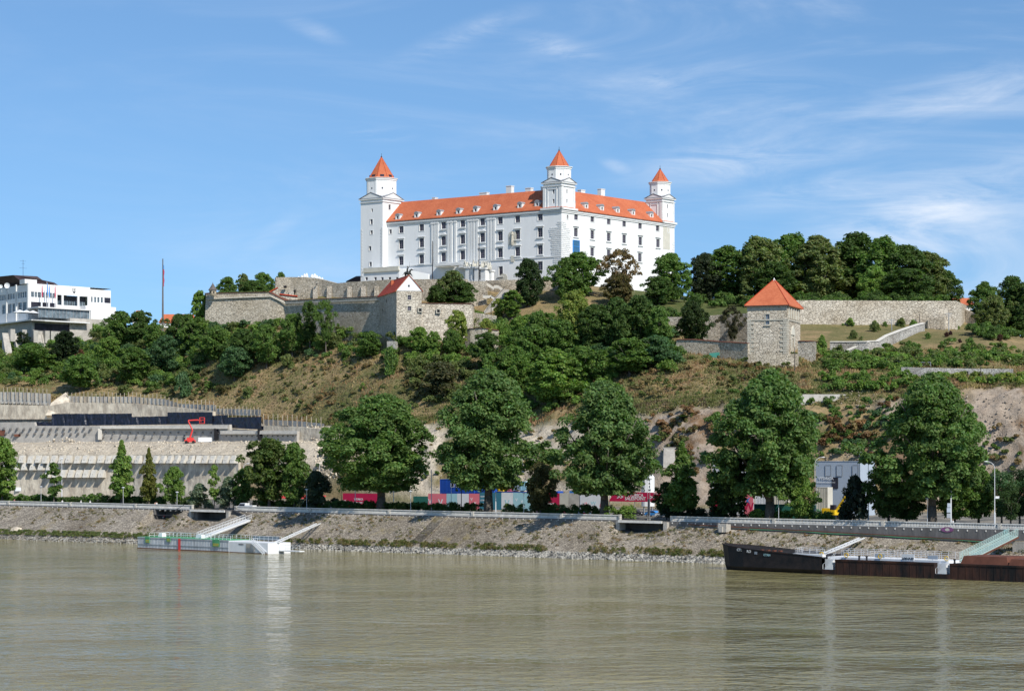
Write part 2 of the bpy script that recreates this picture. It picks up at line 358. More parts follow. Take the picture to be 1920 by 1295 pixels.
M['rust'] = mat('rusty_hull', (0.085, 0.035, 0.022), rough=0.75, noise=0.1, col2=(0.012, 0.011, 0.011), scale=0.35, stretch=(1, 1, 0.35), detail=9, contrast=(0.42, 0.72), bump=0.2)
M['hull_black'] = mat('black_hull', (0.030, 0.022, 0.020), rough=0.6, noise=0.2, scale=0.6, col2=(0.008, 0.008, 0.009), bump=0.15)
M['rust_red'] = mat('rust_red_hatch', (0.17, 0.065, 0.04), rough=0.8, noise=0.2, scale=0.5)
M['tan'] = mat('beige_render', (0.46, 0.39, 0.28), noise=0.1)
M['skin'] = mat('skin', (0.55, 0.33, 0.24), rough=0.6, noise=0.03)
M['pale_green'] = mat('pale_green_paint', (0.42, 0.56, 0.52), rough=0.5, noise=0.08)
M['grey_panel'] = mat('blue_grey_panel', (0.40, 0.46, 0.53), rough=0.5, noise=0.04, scale=0.4)
M['tyre'] = mat('tyre_rubber', (0.02, 0.02, 0.02), rough=0.8, noise=0.1)
# ================================================================ terrain
RNG = np.random.default_rng(11)
# per column: 14 points (distance, row of the photograph) from the foot of the hill to the plateau edge
TC = {
 -420: [(800,920),(805,868),(818,836),(838,830),(840,800),(852,790),(862,770),(864,745),(900,700),(930,665),(945,645),(946,640),(960,640),(970,640)],
 0:    [(742,926),(746,868),(758,836),(778,829),(780,802),(790,793),(800,770),(802,742),(850,700),(880,668),(905,652),(906,650),(915,648),(925,648)],
 130:  [(730,927),(734,866),(746,834),(766,828),(768,800),(778,791),(788,768),(790,744),(835,700),(870,665),(898,652),(899,650),(912,648),(925,645)],
 250:  [(720,929),(724,862),(736,832),(756,828),(758,800),(768,790),(778,768),(780,752),(825,690),(860,650),(885,622),(886,620),(900,612),(915,610)],
 380:  [(700,932),(704,860),(716,832),(738,827),(740,802),(750,794),(758,784),(760,768),(782,715),(794,660),(806,612),(822,562),(832,560),(842,560)],
 480:  [(688,935),(692,860),(704,832),(722,827),(724,808),(732,800),(738,797),(740,782),(758,722),(778,668),(798,612),(812,560),(820,559),(832,556)],
 600:  [(672,938),(676,862),(688,832),(702,826),(704,812),(708,805),(712,802),(714,792),(733,722),(758,668),(778,632),(792,564),(800,562),(818,535)],
 700:  [(657,941),(661,905),(670,870),(680,840),(684,820),(688,805),(692,790),(695,780),(707,725),(724,680),(754,648),(770,575),(785,564),(800,530)],
 745:  [(650,942),(654,910),(662,875),(670,845),(674,825),(678,808),(682,792),(685,782),(696,728),(713,676),(726,645),(747,575),(777,564),(795,528)],
 890:  [(630,945),(634,925),(640,895),(648,860),(654,835),(660,810),(666,790),(670,780),(688,725),(708,675),(730,645),(748,600),(764,568),(778,528)],
 1000: [(618,947),(622,930),(628,900),(636,865),(642,835),(648,810),(655,785),(660,770),(680,715),(700,665),(722,620),(742,585),(760,552),(776,532)],
 1100: [(608,949),(611,930),(617,897),(623,860),(628,828),(634,800),(640,775),(645,758),(665,710),(686,665),(711,622),(732,585),(755,550),(776,535)],
 1200: [(598,950),(601,930),(606,895),(610,855),(614,820),(618,790),(624,765),(630,750),(650,705),(672,665),(700,625),(722,590),(760,556),(800,545)],
 1330: [(588,951),(591,930),(595,895),(599,855),(603,815),(607,780),(613,758),(620,745),(638,706),(650,678),(698,650),(714,590),(740,577),(800,560)],
 1400: [(582,952),(585,930),(588,895),(592,855),(596,815),(600,780),(606,758),(613,740),(630,705),(640,688),(688,655),(706,588),(735,577),(800,560)],
 1500: [(574,953),(577,930),(580,895),(584,855),(588,820),(592,790),(598,765),(606,735),(622,708),(636,688),(647,668),(690,630),(716,612),(736,566)],
 1600: [(566,954),(569,930),(573,890),(578,850),(583,810),(588,775),(594,750),(602,725),(620,705),(640,682),(660,662),(700,625),(716,613),(736,566)],
 1750: [(556,955),(559,925),(563,880),(568,830),(573,780),(578,745),(584,728),(594,712),(612,704),(640,685),(668,655),(698,622),(714,614),(734,567)],
 1850: [(550,956),(553,920),(557,870),(562,820),(567,770),(572,740),(578,725),(588,714),(605,706),(630,685),(660,652),(690,624),(720,622),(740,622)],
 1950: [(545,957),(548,920),(552,870),(557,820),(562,770),(567,740),(574,725),(584,716),(602,707),(630,690),(665,662),(700,642),(730,637),(760,634)],
 2400: [(520,960),(523,920),(527,870),(532,820),(537,770),(542,740),(549,725),(559,716),(580,707),(605,690),(640,662),(675,642),(705,637),(740,634)],
}
TC[535] = [tuple(a * .54 + b * .46 for a, b in zip(p, q)) for p, q in zip(TC[480], TC[600])]
TC[535][10] = (796, 613); TC[535][11] = (811, 564); TC[535][12] = (817, 560)
TC[330] = [tuple(a * .38 + b * .62 for a, b in zip(p, q)) for p, q in zip(TC[250], TC[380])]
TC[330][10:14] = [(830, 628), (838, 622), (850, 618), (865, 615)]
TC[372] = list(TC[380]); TC[372][10:14] = [(812, 622), (822, 616), (832, 612), (842, 610)]
_cols = sorted(TC)
TPX = np.arange(-420, 2401, 5.0)
_ctl = np.zeros((len(_cols), 17, 2))
for i, c in enumerate(_cols):
    s = S_OF(c, 17.6); b0 = BK(s, 17.6)
    _ctl[i, 0] = (b0.y, ZG(s) )
    for j, (D, py) in enumerate(TC[c]): _ctl[i, j + 1] = (D, ZP(py, D))
    if True: _ctl[i, 1, 1] = ZG(s) + 0.9
    zt = _ctl[i, 14, 1]
    _ctl[i, 15] = (1150, zt + 1); _ctl[i, 16] = (3000, zt - 60)
CT = np.zeros((len(TPX), 17, 2))
for j in range(17):
    for k in range(2): CT[:, j, k] = np.interp(TPX, _cols, _ctl[:, j, k])
_k = np.exp(-0.5 * (np.arange(-30, 31) / 11.0) ** 2); _k /= _k.sum()
for j in range(2, 11):       # smooth hillside rows along the hill
    for k in range(2):
        e_ = np.pad(CT[:, j, k], 30, mode='edge'); CT[:, j, k] = np.convolve(e_, _k, 'valid')
def poly_at(px):
    px = min(max(px, -420), 2399.9); t = (px + 420) / 5.0; i = int(t); f = t - i
    return CT[i] * (1 - f) + CT[min(i + 1, len(CT) - 1)] * f
def GZ(px, D):
    c = poly_at(px); return float(np.interp(D, c[:, 0], c[:, 1]))
def GZW(x, y): return GZ(960 + F * x / y, y)
def HIT(px, py):
    """first ground point seen through this point of the photograph"""
    c = poly_at(px); s = (c[:, 1] - CH) / c[:, 0]; t = (HZ - py) / F
    for j in range(16):
        if s[j + 1] >= t > s[j] or (j == 0 and t <= s[0]):
            f = 0 if t <= s[j] else (t - s[j]) / (s[j + 1] - s[j]); D = c[j, 0] * (1 - f) + c[j + 1, 0] * f
            return D
    return c[14, 0]
def vnoise(x, y, seed=0):
    r = np.random.default_rng(seed); T = r.random((257, 257))
    xi = np.floor(x).astype(int); yi = np.floor(y).astype(int); fx = x - xi; fy = y - yi
    fx = fx*fx*(3-2*fx); fy = fy*fy*(3-2*fy); a = T[xi % 256, yi % 256]; b = T[(xi+1) % 256, yi % 256]; c = T[xi % 256, (yi+1) % 256]; d = T[(xi+1) % 256, (yi+1) % 256]
    return (a*(1-fx)+b*fx)*(1-fy) + (c*(1-fx)+d*fx)*fy
def fbm(x, y, seed=0, o=4):
    s = 0; a = 0.5
    for k in range(o): s = s + a * vnoise(x * 2**k, y * 2**k, seed + k); a *= 0.5
    return s / (1 - 0.5**o)

SUB = [6, 8, 10, 8, 8, 10, 8, 6, 12, 12, 12, 8, 6, 6, 4, 6]
rows = []
for j in range(16):
    for k in range(SUB[j]): rows.append(j + k / SUB[j])
rows.append(16.0); rows = np.array(rows)
DD = np.zeros((len(TPX), len(rows))); ZZ = np.zeros_like(DD)
for r, q in enumerate(rows):
    j = min(int(q), 15); f = q - j
    DD[:, r] = CT[:, j, 0] * (1 - f) + CT[:, j + 1, 0] * f
    ZZ[:, r] = CT[:, j, 1] * (1 - f) + CT[:, j + 1, 1] * f
PXG = np.repeat(TPX[:, None], len(rows), 1); XX = (PXG - 960) / F * DD
ROW = np.repeat(rows[None, :], len(TPX), 0)
# surface relief, larger on the hillside and on the raw rock
def ramp(x, a, b): return np.clip((x - a) / (b - a), 0, 1)
hill = ramp(ROW, 7.4, 8.2) * (1 - ramp(ROW, 10.6, 11))
cliff = ramp(PXG, 640, 700) * ramp(ROW, 1.0, 2.0) * (1 - ramp(ROW, 7.2, 8.0))
site = (1 - ramp(PXG, 600, 640)) * ramp(ROW, 1.2, 2.0) * (1 - ramp(ROW, 7, 7.5))
n_big = fbm(XX / 14 + 50, DD / 14 + 50, 3) - 0.5; n_small = fbm(XX / 3.2 + 9, (DD + ZZ) / 3.2, 8) - 0.5
gully = fbm(XX / 9.0 + ZZ / 22.0 + 7, ZZ / 9.0, 21) - 0.5
ZZ = ZZ + hill * (n_big * 3.0 + n_small * 1.1) + cliff * (n_big * 3.0 + n_small * 3.0 + gully * 1.2) + site * (n_small * 0.7)
YY = DD + cliff * gully * -4.0
# colour masks: R dry grass .. G green, B bare rock, A asphalt/soil
rock = np.zeros_like(DD)
rock = np.maximum(rock, site)
rock = np.maximum(rock, cliff * (1 - ramp(ROW, 6.2, 7.0)) * ramp(fbm(XX/9+3, ZZ/9+DD/30, 31), .36, .50))
rock = np.maximum(rock, ramp(PXG, 1790, 1840) * ramp(ROW, 1, 1.5) * (1 - ramp(ROW, 6.6, 7.2)) * 0.95)
rock = np.maximum(rock, ramp(PXG, 1180, 1215) * (1 - ramp(PXG, 1335, 1350)) * ramp(ROW, 1, 1.5) * (1 - ramp(ROW, 6.3, 6.9)))
green = ramp(fbm(XX / 18 + 2, DD / 18 + 7, 41), .50, .62) * 0.55
green = np.maximum(green, ramp(ROW, 11.2, 11.8) * (1-ramp(ROW, 14.0, 14.5)) * ramp(PXG, 1100, 1200) * (1 - ramp(PXG, 1410, 1500)))
green = np.maximum(green, ramp(PXG, 1480, 1560) * ramp(ROW, 7.0, 7.6) * (1 - ramp(ROW, 8.8, 10.2)) * 0.8)
green = np.maximum(green, (1 - ramp(PXG, 150, 260)) * ramp(ROW, 9.2, 10) * 0.9)
flat = 1 - ramp(ROW, 0.9, 1.1)
pinkish = ramp(PXG, 1150, 1250)
cm = np.stack([green, rock, flat, pinkish], -1)
nC, nR = DD.shape
V = np.stack([XX, YY, ZZ], -1).reshape(-1, 3)
idx = np.arange(nC * nR).reshape(nC, nR)
Q = np.stack([idx[:-1, :-1], idx[1:, :-1], idx[1:, 1:], idx[:-1, 1:]], -1).reshape(-1, 4)
def terrain_mat():
    m = bpy.data.materials.new('hill_ground'); m.use_nodes = True
    nt = m.node_tree; b = nt.nodes['Principled BSDF']; N = nt.nodes.new; L = nt.links.new
    b.inputs['Roughness'].default_value = 0.95; b.inputs['Specular IOR Level'].default_value = 0.1
    at = N('ShaderNodeAttribute'); at.attribute_name = 'tint'; sp = N('ShaderNodeSeparateColor'); L(at.outputs['Color'], sp.inputs[0])
    g = N('ShaderNodeNewGeometry')
    def noise(s, d=6, rr=0.6):
        n = N('ShaderNodeTexNoise'); n.inputs['Scale'].default_value = s; n.inputs['Detail'].default_value = d; n.inputs['Roughness'].default_value = rr; L(g.outputs['Position'], n.inputs['Vector']); return n.outputs['Fac']
    def mr(v, a, bb):
        r = N('ShaderNodeMapRange'); r.inputs['From Min'].default_value = a; r.inputs['From Max'].default_value = bb; L(v, r.inputs['Value']); return r.outputs[0]
    def mix(f, A, B, mode='MIX'):
        x = N('ShaderNodeMix'); x.data_type = 'RGBA'; x.blend_type = mode
        for s, vv in (('Factor', f), ('A', A), ('B', B)):
            if isinstance(vv, tuple): x.inputs[s].default_value = (*vv, 1)
            elif isinstance(vv, float): x.inputs[s].default_value = vv
            else: L(vv, x.inputs[s])
        return x.outputs['Result']
    dry = mix(mr(noise(0.16, 8), .38, .62), (0.33, 0.235, 0.125), (0.20, 0.165, 0.075))
    dry = mix(mr(noise(0.6, 8, .7), .5, .68), dry, (0.13, 0.115, 0.06))
    gr = mix(mr(noise(0.3, 6), .4, .6), (0.075, 0.10, 0.032), (0.12, 0.125, 0.045))
    rk = mix(mr(noise(0.35, 9, .7), .38, .62), (0.60, 0.52, 0.40), (0.42, 0.36, 0.275))
    rk = mix(mr(noise(1.3, 6, .7), .52, .66), rk, (0.24, 0.20, 0.155))
    rp = mix(mr(noise(0.3, 9, .7), .38, .62), (0.42, 0.345, 0.27), (0.29, 0.23, 0.175))
    rp = mix(mr(noise(0.07, 5, .6), .50, .60), rp, (0.20, 0.125, 0.07))
    rp = mix(mr(noise(1.1, 6, .7), .55, .68), rp, (0.15, 0.12, 0.09))
    pk = at.outputs['Alpha']
    rk = mix(pk, rk, rp)
    soil = mix(mr(noise(0.12, 6), .42, .58), (0.30, 0.27, 0.22), (0.115, 0.115, 0.11))
    c = mix(sp.outputs[0], dry, gr); c = mix(sp.outputs[1], c, rk); c = mix(sp.outputs[2], c, soil)
    L(c, b.inputs['Base Color'])
    bp = N('ShaderNodeBump'); bp.inputs['Strength'].default_value = 0.7; bp.inputs['Distance'].default_value = 0.8; L(noise(0.9, 8, .7), bp.inputs['Height']); L(bp.outputs[0], b.inputs['Normal'])
    return m
M['ground'] = terrain_mat()
link('hillside_terrain', np_mesh('hillside_terrain', V, Q, [M['ground']], tint=cm.reshape(-1, 4), smooth=True), kind='structure')

# ================================================================ river
def water_mat():
    m = bpy.data.materials.new('river_water'); m.use_nodes = True
    nt = m.node_tree; b = nt.nodes['Principled BSDF']; N = nt.nodes.new; L = nt.links.new
    b.inputs['Roughness'].default_value = 0.07; b.inputs['IOR'].default_value = 1.333; b.inputs['Specular IOR Level'].default_value = 0.5
    g = N('ShaderNodeNewGeometry')
    mp = N('ShaderNodeMapping'); mp.inputs['Rotation'].default_value = (0, 0, R(25)); mp.inputs['Scale'].default_value = (0.75, 1.0, 1.0); L(g.outputs['Position'], mp.inputs[0])
    n0 = N('ShaderNodeTexNoise'); n0.inputs['Scale'].default_value = 0.02; n0.inputs['Detail'].default_value = 5; L(mp.outputs[0], n0.inputs['Vector'])
    r0 = N('ShaderNodeMapRange'); r0.inputs['From Min'].default_value = 0.35; r0.inputs['From Max'].default_value = 0.65; L(n0.outputs['Fac'], r0.inputs['Value'])
    mx = N('ShaderNodeMix'); mx.data_type = 'RGBA'; L(r0.outputs[0], mx.inputs['Factor']); mx.inputs['A'].default_value = WATER_A; mx.inputs['B'].default_value = WATER_B
    L(mx.outputs['Result'], b.inputs['Base Color'])
    hs = None
    for sc, w, dt in ((0.07, 0.7, 3), (0.36, 1.15, 2), (0.95, 0.55, 2)):
        n = N('ShaderNodeTexNoise'); n.inputs['Scale'].default_value = sc; n.inputs['Detail'].default_value = dt; n.inputs['Distortion'].default_value = 0.25; n.inputs['Roughness'].default_value = 0.5; L(mp.outputs[0], n.inputs['Vector'])
        k = N('ShaderNodeMath'); k.operation = 'MULTIPLY_ADD'; k.inputs[1].default_value = w; L(n.outputs['Fac'], k.inputs[0])
        if hs is None: k.inputs[2].default_value = 0
        else: L(hs, k.inputs[2])
        hs = k.outputs[0]
    n9 = N('ShaderNodeTexNoise'); n9.inputs['Scale'].default_value = 0.035; n9.inputs['Detail'].default_value = 4; L(mp.outputs[0], n9.inputs['Vector'])
    r9 = N('ShaderNodeMapRange'); r9.inputs['From Min'].default_value = 0.38; r9.inputs['From Max'].default_value = 0.62; r9.inputs['To Min'].default_value = 0.45; r9.inputs['To Max'].default_value = 1.7; L(n9.outputs['Fac'], r9.inputs['Value'])
    k9 = N('ShaderNodeMath'); k9.operation = 'MULTIPLY'; L(hs, k9.inputs[0]); L(r9.outputs[0], k9.inputs[1]); hs = k9.outputs[0]
    bp = N('ShaderNodeBump'); bp.inputs['Strength'].default_value = 1.0; bp.inputs['Distance'].default_value = WATER_BUMP; L(hs, bp.inputs['Height']); L(bp.outputs[0], b.inputs['Normal'])
    return m
WATER_A = (0.205, 0.180, 0.075, 1); WATER_B = (0.27, 0.235, 0.120, 1); WATER_BUMP = 0.5
M['water'] = water_mat()
w = MB(); w.quad((-3000, -300, 0), (3000, -300, 0), (3000, 3000, 0), (-3000, 3000, 0)); w.build('river_water', M['water'], kind='structure')
w = MB(); a, b_, c, d = BK(-900, -3), BK(700, -3), BK(700, 17.5), BK(-900, 17.5)
w.quad((-3000, -300, -4), (3000, -300, -4), (3000, 3000, -4), (-3000, 3000, -4)); w.build('river_bed', M['limestone'], kind='structure')

# ================================================================ river bank
GAPS = [(366, 438), (1165, 1257)]       # breaks of the balustrade
def wall_drop(s):                        # height of the upright wall under the balustrade, right part
    a, b = S_OF(1258, 16), S_OF(1920, 16)
    return 0 if s < a else 0.7 + 2.1 * min(1.3, (s - a) / (b - a))
def slope_top(s):
    z = ZG(s) - 0.35 - wall_drop(s)
    for (a, b) in [(368, 428), (1168, 1250)]:
        sa, sb = S_OF(a, 15), S_OF(b, 15)
        if sa - 3 < s < sb + 3:
            t = min(1, (s - sa + 3) / 3, (sb + 3 - s) / 6); z = min(z, ZG(s) - 0.35 - 2.3 * max(0, t))
    sa, sb = S_OF(291, 15), S_OF(345, 15)
    if sa < s < sb: z = min(z, ZG(s) - 0.5 - 2.4 * min(1, (sb - s) / 7.0))
    return z
ss = np.arange(-420, 330, 0.75); prof = 16
Vb = []; 
for s in ss:
    zt = slope_top(s)
    for k in range(prof):
        t = k / (prof - 1)
        if k == 0: d, z = -2.0, -1.5
        elif k == 1: d, z = 2.0, 0.9
        elif k == 2: d, z = 4.2, 1.9
        else:
            q = (k - 2) / (prof - 3); d = 4.2 + q * 10.8; z = 1.9 + (zt - 1.9) * (q * 0.93 + 0.07 * q * q)
        n = (vnoise(np.array([s / 4 + 40]), np.array([d / 2.0 + 3]), 5)[0] - .5) * (0.35 if 2 <= k < prof - 1 else 0)
        p = BK(s, d, z + n); Vb.append(p[:])
Vb = np.array(Vb); ib = np.arange(len(ss) * prof).reshape(len(ss), prof)
Qb = np.stack([ib[:-1, :-1], ib[1:, :-1], ib[1:, 1:], ib[:-1, 1:]], -1).reshape(-1, 4)
link('stone_paved_river_bank', np_mesh('stone_paved_river_bank', Vb, Qb, [M['paving']], smooth=True), kind='structure')
# promenade deck behind the balustrade and the upright wall under it
w = MB(); n = 200
for i in range(n):
    s0 = -420 + 750 * i / n; s1 = -420 + 750 * (i + 1) / n
    w.quad(BK(s0, 15.0, ZG(s0)), BK(s1, 15.0, ZG(s1)), BK(s1, 25.0, ZG(s1) + .02), BK(s0, 25.0, ZG(s0) + .02))
w.build('promenade_paving', M['asphalt'], kind='structure')
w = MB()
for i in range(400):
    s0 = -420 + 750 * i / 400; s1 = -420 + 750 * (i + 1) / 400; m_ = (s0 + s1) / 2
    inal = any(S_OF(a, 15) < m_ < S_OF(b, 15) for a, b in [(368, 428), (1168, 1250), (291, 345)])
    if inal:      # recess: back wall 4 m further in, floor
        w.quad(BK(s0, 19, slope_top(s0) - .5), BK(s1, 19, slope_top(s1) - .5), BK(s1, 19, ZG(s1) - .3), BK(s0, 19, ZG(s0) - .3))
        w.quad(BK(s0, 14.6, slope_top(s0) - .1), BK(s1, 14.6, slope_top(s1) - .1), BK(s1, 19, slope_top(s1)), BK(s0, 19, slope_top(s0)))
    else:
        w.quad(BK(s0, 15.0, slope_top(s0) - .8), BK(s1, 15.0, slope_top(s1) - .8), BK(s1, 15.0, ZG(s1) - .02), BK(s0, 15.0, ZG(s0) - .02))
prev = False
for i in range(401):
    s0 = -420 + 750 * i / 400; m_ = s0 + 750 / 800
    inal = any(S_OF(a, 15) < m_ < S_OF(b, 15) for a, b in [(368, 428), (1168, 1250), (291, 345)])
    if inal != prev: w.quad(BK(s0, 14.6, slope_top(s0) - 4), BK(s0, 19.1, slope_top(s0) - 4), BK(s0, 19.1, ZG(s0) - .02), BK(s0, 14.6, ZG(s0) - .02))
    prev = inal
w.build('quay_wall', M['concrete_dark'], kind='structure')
# ================================================================ facades with real openings
def facade(mb, axis, u0, u1, z0, z1, holes, out, depth=0.35):
    """wall sheet in the frame's axis (0: runs along u at v=out[0]; 1: runs along v at u=out[0]); holes (ua,ub,za,zb) get reveals going inwards"""
    o = out
    def P(a, z, dd=0.0): return (a, o + dd, z) if axis == 0 else (o + dd, a, z)
    us = sorted({u0, u1, *[h[0] for h in holes], *[h[1] for h in holes]}); zs = sorted({z0, z1, *[h[2] for h in holes], *[h[3] for h in holes]})
    us = [x for x in us if u0 <= x <= u1]; zs = [x for x in zs if z0 <= x <= z1]
    for i in range(len(us) - 1):
        for j in range(len(zs) - 1):
            cu, cz = (us[i] + us[i+1]) / 2, (zs[j] + zs[j+1]) / 2
            if any(h[0] < cu < h[1] and h[2] < cz < h[3] for h in holes): continue
            mb.quad(P(us[i], zs[j]), P(us[i+1], zs[j]), P(us[i+1], zs[j+1]), P(us[i], zs[j+1]))
    for a, b, c, d in holes:
        mb.quad(P(a, c), P(b, c), P(b, c, depth), P(a, c, depth)); mb.quad(P(a, d), P(b, d), P(b, d, depth), P(a, d, depth))
        mb.quad(P(a, c), P(a, d), P(a, d, depth), P(a, c, depth)); mb.quad(P(b, c), P(b, d), P(b, d, depth), P(b, c, depth))
def bx(mb, axis, a0, a1, o0, o1, z0, z1):
    if axis == 0: mb.box(a0, a1, min(o0, o1), max(o0, o1), z0, z1)
    else: mb.box(min(o0, o1), max(o0, o1), a0, a1, z0, z1)
def window(root, fr, axis, a, zc, w, h, o, hood=0, sill=True, surround=True, bars=(1, 2), pane=None, framem=None, barm=None, org=None, depth=0.3):
    """a window as a part (surround, sill, hood) with pane and glazing bars under it; o is the wall's plane, outwards is negative"""
    org = root.location
    x0, x1, z0, z1 = a - w/2, a + w/2, zc - h/2, zc + h/2
    m = MB(fr.p, org); t = 0.28
    if surround:
        for (p, q, r, s) in ((x0 - t, x0, z0 - t, z1 + t), (x1, x1 + t, z0 - t, z1 + t), (x0, x1, z1, z1 + t), (x0, x1, z0 - t, z0)):
            bx(m, axis, p, q, o - 0.09, o + 0.05, r, s)
    if sill: bx(m, axis, x0 - .5, x1 + .5, o - 0.38, o + 0.02, z0 - t - .22, z0 - t - .003)
    if hood: bx(m, axis, x0 - .55, x1 + .55, o - 0.5, o + 0.02, z1 + t + .25, z1 + t + .47); bx(m, axis, x0 - .2, x1 + .2, o - 0.15, o + 0.02, z1 + t + .003, z1 + t + .247)
    if hood == 2: 
        c = (x0 + x1) / 2; zt = z1 + t + .47
        pts = [(x0 - .5, zt), (x1 + .5, zt), (c + .35, zt + .55), (c, zt + .75), (c - .35, zt + .55)]
        if axis == 0: m.prism(pts, 1, o - 0.35, o)
        else: m.prism(pts, 0, o - 0.35, o)
    if not (surround or sill or hood): bx(m, axis, x0, x1, o + depth - .1, o + depth - .03, z0, z0 + .08)
    win = m.build('window', framem or M['white2'], root)
    m = MB(fr.p, org); bx(m, axis, x0, x1, o + depth, o + depth + .04, z0, z1); m.build('pane', pane or M['glass'], win)
    if bars:
        m = MB(fr.p, org); nb, nh = bars
        for k in range(1, nb + 1): c = x0 + (x1 - x0) * k / (nb + 1); bx(m, axis, c - .06, c + .06, o + depth - .07, o + depth - .003, z0, z1)
        for k in range(1, nh + 1): c = z0 + (z1 - z0) * k / (nh + 1); bx(m, axis, x0, x1, o + depth - .05, o + depth - .005, c - .045, c + .045)
        m.build('glazing_bars', barm or M['glaze'], win)
    return win

# ================================================================ castle
CF = Frame((18.2, 784.0), (-.831, .557), (.658, .753))
LU, LV = CF.u_at(676.3, -2.5), 69.1
ZE = 115.2
castle = empty('castle', (18.2, 784.0, 87.0), 'large white four-winged castle with orange tiled roof and pointed corner towers on the hilltop', 'castle')
corg = castle.location
def z1z(x, y): return 640 + x / 4.625, 270 + y / 4.625
def z2z(x, y): return 960 + x / 4.625, 260 + y / 4.625
south = []; east = []
for r, (ys, h, hood) in enumerate([((742, 724, 706, 690, 675, 663, 650), 2.45, 0), ((871, 857, 840, 826, 811, 798, 787), 3.2, 1), ((1012, 998, 980, 963, 952, 944, 932), 3.2, 1)]):
    for k, (x, y) in enumerate(zip((520, 697, 887, 1053, 1225, 1379, 1529), ys)):
        px, py = z1z(x, y); south.append((px, py, 2.15, h * 1.04, 2 if (hood and k in (2, 3, 4)) else hood, hood == 1 or k in (2, 3, 4)))
for (x, y, h, hood) in ((245, 678, 2.45, 0), (245, 814, 3.2, 1), (245, 964, 3.2, 1), (245, 1102, 3.0, 0)):
    px, py = z2z(x, y); south.append((px, py, 2.15, h * 1.04, hood, hood))
px, py = z1z(1383, 1102); south.append((px, py, 1.8, 3.5, 0, True))
px, py = z1z(427, 760); south.append((px, py, 1.1, 1.6, 0, False))
for (x, y, h, hood, w) in [(555, 675, 2.4, 0, 1.8), (696, 694, 2.4, 0, 1.8), (838, 715, 2.4, 0, 1.8), (972, 734, 2.4, 0, 1.8), (1110, 753, 2.4, 0, 1.8), (1262, 774, 2.4, 0, 1.8),
                        (553, 812, 3.1, 1, 1.8), (696, 832, 3.1, 1, 1.8), (838, 852, 3.1, 1, 1.8), (972, 870, 3.1, 1, 1.8), (1112, 888, 3.1, 1, 1.8), (1265, 907, 3.1, 1, 1.8),
                        (695, 981, 3.1, 1, 1.8), (838, 998, 3.1, 1, 1.8), (1108, 1030, 3.1, 1, 1.8), (972, 1015, 3.1, 1, 1.8), (481, 680, 1.5, 0, .8), (1357, 793, 1.7, 0, 1.0)]:
    px, py = z2z(x, y); east.append((px, py, w * (1.2 if w > 1.5 else 1), h, hood, hood == 1))
hs = []; SW = []
for (px, py, w, h, hood, sill) in south:
    u = CF.u_at(px); z = CF.z_at(py, u, 0); hs.append((u - w/2, u + w/2, z - h/2, z + h/2)); SW.append((u, z, w, h, hood, sill))
he = []; EW = []
for (px, py, w, h, hood, sill) in east:
    v = CF.v_at(px); z = CF.z_at(py, 0, v); he.append((v - w/2, v + w/2, z - h/2, z + h/2)); EW.append((v, z, w, h, hood, sill))
m = MB(CF.p, corg)
facade(m, 0, 0, LU - 10.8, 84, ZE, hs, 0.0)
m.quad((LU - 10.8, 0, 84), (LU, 0, 84), (LU, 0, ZE), (LU - 10.8, 0, ZE))
facade(m, 1, 0, LV, 84, ZE, he, 0.0)
m.quad((LU, 0, 84), (LU, LV, 84), (LU, LV, ZE), (LU, 0, ZE)); m.quad((0, LV, 84), (LU, LV, 84), (LU, LV, ZE), (0, LV, ZE))
i = 16.0
m.quad((i, i, 84), (LU-i, i, 84), (LU-i, i, ZE), (i, i, ZE)); m.quad((i, LV-i, 84), (LU-i, LV-i, 84), (LU-i, LV-i, ZE), (i, LV-i, ZE))
m.quad((i, i, 84), (i, LV-i, 84), (i, LV-i, ZE), (i, i, ZE)); m.quad((LU-i, i, 84), (LU-i, LV-i, 84), (LU-i, LV-i, ZE), (LU-i, i, ZE))
m.build('wall', M['white'], castle)
for (u, z, w, h, hood, sill) in SW: window(castle, CF, 0, u, z, w, h, 0.0, hood, sill, bars=(1, 3))
for (v, z, w, h, hood, sill) in EW: window(castle, CF, 1, v, z, w, h, 0.0, hood, sill, bars=(1, 3))
# roof ring
m = MB(CF.p, corg); e = 0.7; r = 8.0; ii = 16.6; zr = 123.4
o_ = [(-e, -e), (LU + e, -e), (LU + e, LV + e), (-e, LV + e)]; rr_ = [(r, r), (LU - r, r), (LU - r, LV - r), (r, LV - r)]; in_ = [(ii, ii), (LU - ii, ii), (LU - ii, LV - ii), (ii, LV - ii)]
for k in range(4):
    k2 = (k + 1) % 4
    m.quad((*o_[k], ZE - .1), (*o_[k2], ZE - .1), (*rr_[k2], zr), (*rr_[k], zr)); m.quad((*rr_[k], zr), (*rr_[k2], zr), (*in_[k2], ZE), (*in_[k], ZE))
    m.quad((*o_[k], ZE - .35), (*o_[k2], ZE - .35), (*o_[k2], ZE - .1), (*o_[k], ZE - .1)); m.quad((*o_[k], ZE - .35), (*o_[k2], ZE - .35), (*in_[k2], ZE - .35), (*in_[k], ZE - .35))
roof = m.build('roof', M['roof'], castle)
m = MB(CF.p, corg)
for (a, b, t) in ((-.5, ZE - 1.2, .45), (-.3, ZE - 1.7, .4)): 
    m.box(0, LU - 10.9, a, -.002, b, b + t); m.box(a, -.002, a, LV, b, b + t)
m.build('cornice', M['white2'], castle)
m = MB(CF.p, corg)
def zs(px, py): u = CF.u_at(px); return CF.z_at(py, u, 0)
zc = zs(1000, 483.5); m.box(.02, LU - 10.9, -.25, -.002, zc - .2, zc + .25)
m.build('string_course', M['white2'], castle)
